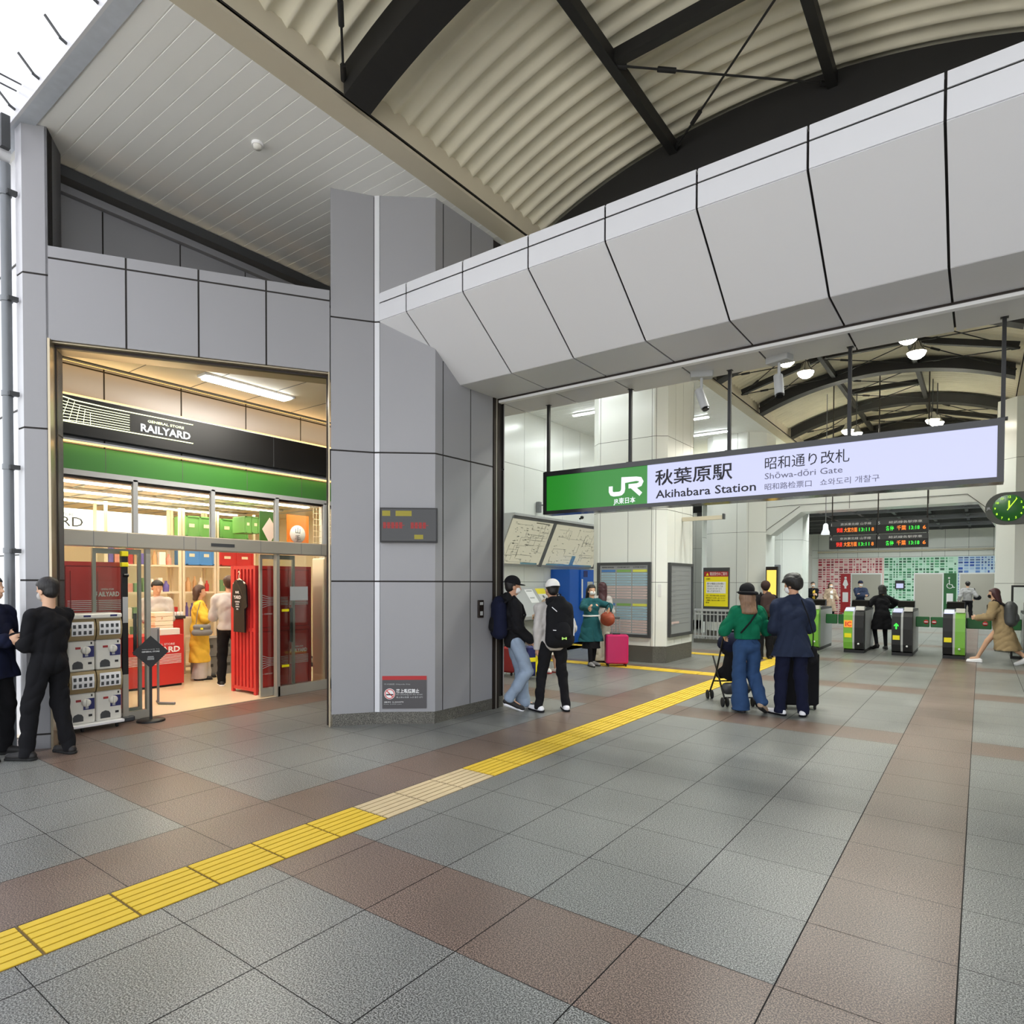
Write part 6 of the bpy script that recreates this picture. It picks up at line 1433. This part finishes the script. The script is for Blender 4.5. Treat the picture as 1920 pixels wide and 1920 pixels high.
    if hat:
        if hat[0] == 'cap':
            c = solid(cap_prims(.020, .045), 'cap', hat[1], t, v, .01, clips=[(H(0, 0, .028), HR @ A(0, -.08, -1))])
            yb = -1 if len(hat) > 2 and hat[2] == 'back' else 1
            solid([E(0, yb * .105 - .02, .034, .066, .075, .010)], 'brim', hat[3] if len(hat) > 3 else hat[1], c, v * .7, .005)
        elif hat[0] == 'bucket':
            c = solid(cap_prims(.026, .055), 'hat', hat[1], t, v, .01, wob=.003, clips=[(H(0, 0, .035), HR @ A(0, 0, -1))])
            solid([E(0, -.02, .030, .138, .148, .022), E(.02, -.02, .012, .128, .14, .020)], 'brim', hat[1], c, v, .02, wob=.003)
        elif hat[0] == 'beanie': solid(cap_prims(.026, .045) + [E(0, -.05, .0, .07, .06, .07)], 'hood', hat[1], t, v, .02, clips=face(.03, .045))
    if w.get('mask'):
        solid([E(0, .030, -.043, .064, .072, .053)], 'face_mask', w['mask'], t, v * .8, .01, clips=[(H(0, .030, 0), HR @ A(0, -1, 0)), (H(0, 0, .008), HR @ A(0, 0, 1))])
    return P
def world_pt(P, p):
    M = P['t'].matrix_basis if False else Matrix.Translation(P['t'].location) @ Matrix.Rotation(P['t'].rotation_euler.z, 4, 'Z'); return M @ Vector(p)
def backpack(label, P, mt, off=(0, -.20, 0), size=(.15, .10, .24), pocket=None, straps='cloth_black', accent=None, down=0.0):
    """worn on the back of person P, top-level"""
    t0 = P['t']; t = thing('backpack', label, 'backpack', tuple(t0.location), t0.rotation_euler.z)
    c = P['chest'] + np.array(off) + np.array([0, 0, -.02 - down]); sx, sy, sz = size; v = P['v']
    pr = [('c', c + np.array([x, 0, z1]), c + np.array([x, 0, z2]), r1, r2) for x, z1, z2, r1, r2 in ((-sx * .5, -sz * .75, sz * .45, sy, sy * .85), (sx * .5, -sz * .75, sz * .45, sy, sy * .85), (0, sz * .3, sz * .75, sy * .95, sy * .7), (0, -sz * .7, sz * .5, sy * 1.05, sy))]
    b = solid(pr, 'bag', mt, t, v, .03, wob=.003)
    pk = [('c', c + np.array([-sx * .35, -sy * .8, -sz * .55]), c + np.array([sx * .35, -sy * .8, -sz * .55]), sy * .5, sy * .5), ('e', c + np.array([0, -sy * .75, -sz * .38]), np.eye(3), (sx * .72, sy * .55, sz * .42))]
    solid(pk, 'pocket', pocket or mt, t, v, .03)
    m = MB()
    for sgn, s_ in ((-1, P['shL']), (1, P['shR'])):
        x = sgn * .095; y0 = c[1] + sy * .5; n = P['neck']
        m.tube([(x * .8, y0, c[2] + sz * .6), (x, n[1] - .09, n[2] - .01), (x, n[1] + .0, n[2] + .048), (x * 1.1, n[1] + .105, n[2] - .07), (x * 1.2, P['chest'][1] + .135, P['chest'][2] - .02), (x * 1.5, P['chest'][1] + .06, P['waist'][2] + .02), (x * 1.3, c[1] + .04, P['waist'][2] - .02)], .016, 8)
    m.build('strap', straps, t)
    m = MB(); m.tube([(-.03, c[1] + sy * .3, c[2] + sz * .85), (-.02, c[1] + sy * .3, c[2] + sz * 1.05), (.02, c[1] + sy * .3, c[2] + sz * 1.05), (.03, c[1] + sy * .3, c[2] + sz * .85)], .009, 8); m.build('grab_handle', straps, t)
    if accent:
        m = MB(); yy = c[1] - sy * 1.12
        m.box(c[0] - .03, c[0] - .018, yy - .045, yy - .03, c[2] - sz * .72, c[2] - sz * .62); m.box(c[0] + .018, c[0] + .03, yy - .045, yy - .03, c[2] - sz * .72, c[2] - sz * .62); m.box(c[0] - .018, c[0] + .018, yy - .045, yy - .03, c[2] - sz * .69, c[2] - sz * .65)
        m.build('emblem', accent, t)
        m = MB(); m.bar((c[0] - sx * .85, c[1] - sy * .75, c[2] + sz * .55), (c[0] - sx * .5, c[1] - sy * 1.02, c[2] + sz * .38), .014, .008); m.bar((c[0] - sx * .95, c[1] - sy * .6, c[2] - sz * .35), (c[0] - sx * .55, c[1] - sy * 1.05, c[2] - sz * .36), .014, .008); m.bar((c[0] + sx * 1.05, c[1] - sy * .6, c[2] + sz * .1), (c[0] + sx * 1.0, c[1] - sy * .7, c[2] - sz * .6), .01, .008); m.build('piping', 'shoe_white', t)
    return t
mat('accent_lime', (190, 240, 120), 0.5)
# facing angles in degrees from world +x ; camera looks along 126 deg
# man leaning on the pillar
P = person('man in black cap and black jacket leaning against the side of the big pillar', (-4.79, 6.60), 50, h=1.70, skin='skin2',
           feet=((-0.06, 0.10, 0), (0.11, -0.12, 0)), heel=(0, .09), foot_yaw=(.1, -.1), pelvis=(0, -.03), lean=(0, -.03), hands=((-.15, .15, .90), (.16, .15, .90)), knees=((0, 1, 0), (.2, 1, 0)), head_tilt=-.12,
           hair='short', wear=dict(top=('jacket', 'cloth_black', 1.93, .80, .026), hood=1, bottom=('jeans', 'jean_light', .026), shoes=('shoe_black', 'shoe_white'), hat=('cap', 'cloth_black'), mask='mask'))
backpack('dark navy backpack worn by the man leaning against the pillar', P, 'cloth_dnavy', off=(0, -.185, -.02), size=(.15, .095, .26), pocket='cloth_black')
# man with white cap and big backpack, seen from behind
P = person('man in grey hoodie with white cap worn backwards, seen from behind', (-4.34, 6.80), 142, h=1.66, skin='skin2', feet=((-0.20, .02, 0), (.15, -.02, 0)), foot_yaw=(.35, -.15), pelvis=(-.02, 0), lean=(.0, .03),
           hands=((-.21, .06, .80), (.19, .16, .90)), hair='short', hair_mat='hair_black', head_tilt=-.05,
           wear=dict(top=('hoodie', 'cloth_lgrey', 1.93, .78, .026), collar=1, bottom=('trousers', 'cloth_black', .013), shoes=('shoe_white', 'cloth_black'), hat=('cap', 'cloth_white', 'back', 'cloth_black')))
solid([('e', P['neck'] + np.array([0, -.07, .01]), np.eye(3), (.115, .07, .075))], 'hood', 'cloth_black', P['t'], FINE, .02)
backpack('big black backpack with lime emblem on the back of the man in grey', P, 'cloth_black', off=(0.02, -.21, -.03), size=(.155, .11, .31), pocket='cloth_black', accent='accent_lime')
# woman in teal coat
P = person('woman in dark teal belted coat and white mask stretching out one hand', (-6.16, 10.98), -30, h=1.58, fem=1, feet=((-.06, -.02, 0), (.07, .10, 0)), hands=((-.22, .30, 1.10), (.30, .42, 1.14, (.4, .9, .1))), elbows=((-1, -.4, 0), (.8, -.5, -.4)), hair='mid', hair_mat='hair_black', head_turn=-.1,
           wear=dict(top=('coat', 'cloth_teal', 1.9, .48, .024), flare=.06, belt='cloth_white', bottom=('skirt', 'cloth_black', .005, .34), tights='cloth_black', shoes=('cloth_grey', 'shoe_black'), mask='mask'))
# woman with long wine hair behind her
person('woman with very long wine red hair and patterned wide trousers, seen from behind', (-6.28, 11.62), 120, h=1.63, fem=1, hair='long', hair_mat='hair_wine', head_turn=.5, feet=((-.08, 0, 0), (.08, 0, 0)), hands=((-.1, .2, 1.0), (.16, .2, 1.0)),
       wear=dict(top=('blouse', 'cloth_lgrey', 1.9, .80, .02), bottom=('jeans', 'cloth_pattern', .045), shoes=('shoe_black', 'rubber')))
# woman with dark red hair behind the man with the white cap
person('woman with dark red hair in a beige cardigan, hidden behind the man in grey', (-6.22, 9.60), 175, h=1.60, fem=1, hair='long', hair_mat='hair_wine', feet=((-.08, 0, 0), (.1, -.06, 0)), hands=((-.12, .25, 1.0), (.16, .22, .98)),
       wear=dict(top=('cardigan', 'cloth_beige', 1.9, .72, .024), bottom=('skirt', 'cloth_cream', .02, .34), shoes=('cloth_white', 'red_dark')))
# person mostly hidden behind the leaning man
# couple
P = person('woman in green short sleeved top and black bucket hat, seen from behind', (-2.36, 8.20), 128, h=1.60, fem=1, feet=((-.06, .05, 0), (.13, -.14, 0)), heel=(0, .09), foot_yaw=(.1, -.7), pelvis=(.0, .02), hands=((-.19, .26, .94), (.19, .26, .94)), elbows=((-.7, -1, 0), (.7, -1, 0)),
           hair='mid', hair_mat='hair_blond', head_turn=-.25, wear=dict(top=('t_shirt', 'cloth_green', 1.02, .93, .038), bottom=('jeans', 'jean_blue', .034), shoes=('cloth_beige', 'shoe_black'), hat=('bucket', 'cloth_black'), wob=.009))
m = MB(); n_ = P['neck']; m.tube([(.10, n_[1] - .06, n_[2] + .035), (.07, n_[1] - .13, n_[2] - .06), (-.02, P['chest'][1] - .155, P['chest'][2] - .02), (-.13, P['waist'][1] - .13, P['waist'][2] + .02)], .010, 8); m.build('bag_strap', 'cloth_black', P['t'])
P = person('man in dark navy overshirt with fluffy black hair and white mask, seen from behind', (-1.86, 8.34), 122, h=1.73, skin='skin2', feet=((-.13, .03, 0), (.13, -.02, 0)), foot_yaw=(.55, -.5), hands=((-.14, .28, 1.02), (.14, .28, 1.02)), elbows=((-.35, -1, -.2), (.35, -1, -.2)),
           hair='fluffy', head_turn=.75, head_tilt=-.28, wear=dict(top=('overshirt', 'cloth_navy', 1.9, .74, .034), collar=1, bottom=('trousers', 'cloth_dnavy', .024), shoes=('shoe_white', 'cloth_black'), mask='mask', wob=.009))
t = thing('shoulder_bag', 'small black bag hanging at the hip of the man in navy', 'bag', (-1.86, 8.33, 0), math.radians(32)); solid([('c', (.235, -.02, .70), (.235, -.02, .82), .06, .05)], 'pouch', 'cloth_black', t, FINE, .02)
MB().tube([(.235, -.03, .85), (.20, -.13, 1.02), (.12, -.165, 1.25), (.06, -.12, 1.44)], .007, 6).build('strap', 'cloth_black', t)
# hooded figure beyond the couple
P = person('person in black with a hood and brown backpack, half hidden behind the couple', (-3.72, 14.2), 122, h=1.66, near=False, skin='skin2', feet=((-.10, .0, 0), (.12, .05, 0)), hands=((-.26, .1, .85), (.22, .2, .9)),
           hair='short', wear=dict(top=('jacket', 'cloth_black', 1.9, .72, .03), bottom=('trousers', 'cloth_black', .03), hat=('beanie', 'cloth_brown')))
backpack('brown backpack on the hooded person in black', P, 'cloth_brown', size=(.14, .10, .24))
# people beyond the gates, facing the camera
person('man with black open cardigan over a yellow shirt standing beyond the gates', (-5.88, 30.0), -60, h=1.68, near=False, feet=((-.12, 0, 0), (.12, 0, 0)), hands=((-.07, .24, 1.12), (.07, .24, 1.12)), hair='short',
       wear=dict(top=('cardigan', 'cloth_black', 1.9, .86, .03), open='cloth_yellow', bottom=('trousers', 'cloth_cream', .02), mask='mask'))
person('woman in long beige coat and white top with long dark hair beyond the gates', (-5.22, 30.2), -60, h=1.64, fem=1, near=False, feet=((-.1, 0, 0), (.1, .05, 0)), hands=((-.22, .2, .95), (.24, .12, .84)), hair='long', hair_mat='hair_brown',
       wear=dict(top=('coat', 'cloth_beige', 1.9, .42, .034), open='cloth_white', bottom=('trousers', 'cloth_black', .012), mask='mask'))
person('man in navy jacket and cap with folded arms beyond the gates', (-3.97, 29.4), -64, h=1.72, near=False, feet=((-.13, 0, 0), (.13, 0, 0)), hands=((.08, .22, 1.18), (-.06, .26, 1.12)), elbows=((-1, .1, -.3), (1, .1, -.3)), hair='short',
       wear=dict(top=('jacket', 'cloth_navy', 1.9, .80, .04), bottom=('trousers', 'cloth_black', .02), hat=('cap', 'cloth_dnavy'), mask='mask'))
# woman in black walking through the gate
person('woman in a black coat and skirt walking through the ticket gate, bending forward', (-1.96, 18.05), 118, h=1.58, fem=1, near=False, skin='skin2', feet=((-.13, -.05, 0), (.12, .06, 0)), heel=(.06, 0), lean=(.05, .14), hands=((-.24, .2, .86), (.36, .40, 1.04, (.5, .9, 0))), elbows=((-1, -.4, 0), (1, -.4, 0)), hair='bob', head_tilt=-.35,
       wear=dict(top=('coat', 'cloth_black', 1.9, .50, .035), flare=.06, tights='cloth_black', shoes=('shoe_black', 'rubber')))
# man walking away to the toilets
person('man in grey jacket and black trousers walking away beyond the gates', (-0.45, 32.6), 100, h=1.72, near=False, feet=((-.12, .12, 0), (.12, -.14, 0)), heel=(0, .06), hands=((-.32, .0, .86), (.26, .1, 1.0)), hair='short',
       wear=dict(top=('jacket', 'cloth_grey', 1.9, .92, .03), bottom=('trousers', 'cloth_black', .018)))
t = thing('shoulder_bag', 'black shoulder bag carried by the man walking away beyond the gates', 'bag', (-0.45, 32.6, 0), math.radians(10)); solid([('c', (.30, -.05, 1.05), (.36, -.08, 1.05), .10, .10), ('c', (.30, -.05, 1.12), (.22, -.05, 1.42), .02, .02)], 'bag', 'cloth_black', t, COARSE, .02)
# striding woman in trench coat
P = person('woman in a long tan trench coat striding to the gates, dark bobbed hair', (0.37, 16.25), 170, h=1.60, fem=1, near=False, feet=((.02, .44, 0), (-.03, -.38, 0)), heel=(0, .10), foot_yaw=(0, 0), pelvis=(0, .02), hip_drop=.07, lean=(0, .12), hands=((-.18, .40, .94), (.20, .30, .96)), elbows=((-.4, -1, 0), (.4, -1, 0)), hair='mid', hair_mat='hair_wine',
           wear=dict(top=('trench_coat', 'cloth_tan', 1.9, .30, .04), flare=.10, sweep=(0, -.12), shoes=('shoe_white', 'shoe_white'), mask='cloth_black', wob=.010))
backpack('charcoal backpack on the striding woman in the tan coat', P, 'cloth_brown' if False else 'grey_dark', size=(.14, .11, .22), off=(0, -.22, -.04))
# two dark figures at the left edge
person('person in black jacket and trousers standing in front of the capsule machines', (-6.97, 2.20), 205, h=1.66, near=True, feet=((-.16, .08, 0), (.12, -.08, 0)), hands=((-.10, .28, 1.12), (.10, .30, 1.08)), hair='short', head_tilt=-.2,
       wear=dict(top=('jacket', 'cloth_black', 1.9, .76, .022), bottom=('trousers', 'cloth_black', .02), shoes=('shoe_black', 'rubber'), mask='cloth_lgrey'))
person('person in dark navy jacket at the very edge, facing the one in black', (-7.32, 1.86), 35, h=1.68, near=True, feet=((-.13, 0, 0), (.13, 0, 0)), hands=((-.10, .26, 1.10), (.10, .24, 1.10)), hair='short',
       wear=dict(top=('jacket', 'cloth_dnavy', 1.9, .74, .034), bottom=('trousers', 'cloth_black', .024), shoes=('shoe_black', 'rubber')))
# inside the shop
person('shop clerk in a pale grey t-shirt bending over the counter', (-10.75, 4.85), -10, h=1.64, near=False, feet=((-.1, 0, 0), (.1, 0, 0)), lean=(0, .10), hands=((-.10, .38, 1.08), (.10, .40, 1.06)), hair='short', head_tilt=-.4,
       wear=dict(top=('t_shirt', 'cloth_lgrey', 1.0, .85, .03), bottom=('trousers', 'cloth_cream', .016)))
P = person('shopper in a long yellow coat and grey wide trousers, seen from the side', (-10.45, 5.42), 60, h=1.56, fem=1, near=False, feet=((-.10, .05, 0), (.10, .0, 0)), hands=((-.1, .28, 1.10), (.16, .30, 1.08)), hair='bob', hair_mat='hair_brown',
           wear=dict(top=('coat', 'cloth_yellow', 1.9, .30, .03), flare=.05, bottom=('jeans', 'cloth_lgrey', .04), shoes=('shoe_black', 'rubber')))
t = thing('handbag', 'grey handbag hanging at the hip of the shopper in yellow', 'handbag', (-10.18, 5.32, .80), math.radians(60)); solid([('c', (-.10, 0, 0), (.10, 0, 0), .055, .055), ('c', (-.09, 0, .09), (.09, 0, .09), .045, .045)], 'bag', 'grey', t, COARSE, .02); MB().box(-.02, .02, -.062, -.05, .05, .08).build('clasp', 'yellow', t)
MB().tube([(-.09, 0, .12), (-.06, -.02, .35), (-.02, -.02, .50)], .006, 6).build('strap', 'grey', t)
person('shopper in grey beige shirt and black trousers standing by the red container', (-9.42, 5.36), 150, h=1.72, near=False, feet=((-.12, .06, 0), (.14, -.04, 0)), hands=((-.16, .28, 1.12), (.16, .28, 1.12)), hair='short', hair_mat='hair_brown',
       wear=dict(top=('shirt', 'cloth_lgrey', 1.05, .88, .034), bottom=('trousers', 'cloth_black', .020), shoes=('shoe_black', 'shoe_white')))
# ================================================================ luggage and pushchair
def suitcase(label, loc, rz, w, h, d, mt, handle=True, band=None):
    t = thing('suitcase', label, 'suitcase', (loc[0], loc[1], 0), rz)
    m = MB(); m.bbox(-w / 2, w / 2, -d / 2, d / 2, 0.055, h, 0.045, 0, 5); m.build('shell', mt, t)
    m = MB(); m.bbox(-w / 2 - .003, w / 2 + .003, -.008, .008, 0.055, h + .003, 0.004); m.build('zip_seam', 'black', t)
    if band:
        m = MB(); m.box(-.035, .035, -d / 2 - .006, -d / 2 + .0, 0.06, h - .02); m.box(-w / 2 + .01, w / 2 - .01, -d / 2 - .006, -d / 2 + .0, .3, .37); m.build('cross_band', band, t)
    for a in (-w / 2 + .05, w / 2 - .05):
        for b in (-d / 2 + .04, d / 2 - .04):
            m = MB(); m.lathe([(.022, -.012), (.026, 0), (.022, .012)], (a, b, .026), 14, 0, 'x'); m.box(a - .016, a + .016, b - .012, b + .012, .04, .056); m.build('wheel', 'rubber', t)
    m = MB(); m.box(-.07, .07, -.015, .015, h - .002, h + .018); m.build('grip', 'black', t)
    if handle:
        m = MB(); m.tube([(-.075, d / 2 - .04, h - .01), (-.075, d / 2 - .04, h + .30)], .008, 8); m.tube([(.075, d / 2 - .04, h - .01), (.075, d / 2 - .04, h + .30)], .008, 8); m.build('telescopic_handle', 'chrome', t)
        m = MB(); m.bbox(-.085, .085, d / 2 - .055, d / 2 - .025, h + .30, h + .33, .01); m.build('handle_grip', 'grey_dark', t)
    return t
mat('case_magenta', (190, 24, 92), 0.35, noise=.05); mat('case_blue', (28, 34, 92), 0.35)
suitcase('magenta pink suitcase with raised handle in front of the timetable board', (-5.72, 11.20), math.radians(36), .44, .62, .28, 'case_magenta')
suitcase('blue suitcase with a yellow cross standing left of the man in grey', (-6.10, 8.92), math.radians(58), .38, .56, .26, 'case_blue', False, 'yellow')
suitcase('large black suitcase standing hidden in front of the man in navy', (-1.92, 8.92), math.radians(30), .46, .74, .30, 'cloth_black', False)
suitcase('small dark red suitcase just visible behind the man leaning on the pillar', (-6.70, 8.95), math.radians(10), .34, .5, .22, 'red_dark', False)
t = thing('tote_bag', 'round rust orange bag beside the woman in the teal coat', 'bag', (-5.80, 10.98, .98)); solid([('e', (0, 0, -.05), np.eye(3), (.15, .10, .14))], 'bag', 'rust' if 'rust' in MATS else (mat('rust', (150, 66, 38), .6, noise=.2, nscale=20) and 'rust'), t, FINE, .02, wob=.005)
MB().tube([(-.08, 0, .05), (-.02, 0, .2), (.03, 0, .26), (.10, 0, .05)], .007, 6).build('strap', 'cloth_black', t)
# pushchair in front of the woman in green
t = thing('pushchair', 'black pushchair with navy hood beside the woman in the green top', 'pushchair', (-2.72, 8.75, 0), math.radians(38))
m = MB()
for s in (-.2, .2): m.tube([(s, -.30, 1.0), (s, -.22, .92), (s, .05, .40), (s, .30, .10)], .012, 8); m.tube([(s, -.28, .10), (s, .0, .42), (s, .18, .62)], .012, 8)
m.tube([(-.2, -.30, 1.0), (.2, -.30, 1.0)], .016, 8); m.tube([(-.2, -.28, .12), (.2, -.28, .12)], .010, 8); m.tube([(-.2, .12, .28), (.2, .12, .28)], .010, 8); m.build('frame', 'black', t)
for sx in (-.2, .2):
    for sy in (-.29, .30):
        for dx in (-.03, .03): MB().lathe([(.045, -.012), (.062, -.008), (.062, .008), (.045, .012)], (sx + dx, sy, .063), 18, 0, 'x').build('wheel', 'rubber', t)
solid([('c', (-.13, .02, .42), (.13, .02, .42), .06, .06), ('c', (-.13, -.10, .72), (.13, -.10, .72), .05, .05), ('c', (0, .02, .42), (0, -.10, .72), .13, .12), ('c', (-.12, .14, .36), (.12, .14, .36), .05, .05)], 'seat', 'cloth_black', t, FINE, .04)
solid([('e', (0, -.02, .80), np.eye(3), (.20, .22, .17))], 'hood', 'cloth_dnavy', t, FINE, .02, clips=[((0, 0, .76), (0, .35, -1))])
solid([('c', (-.12, -.15, .22), (.12, -.15, .22), .08, .08)], 'basket', 'grey_dark', t, FINE, .03)
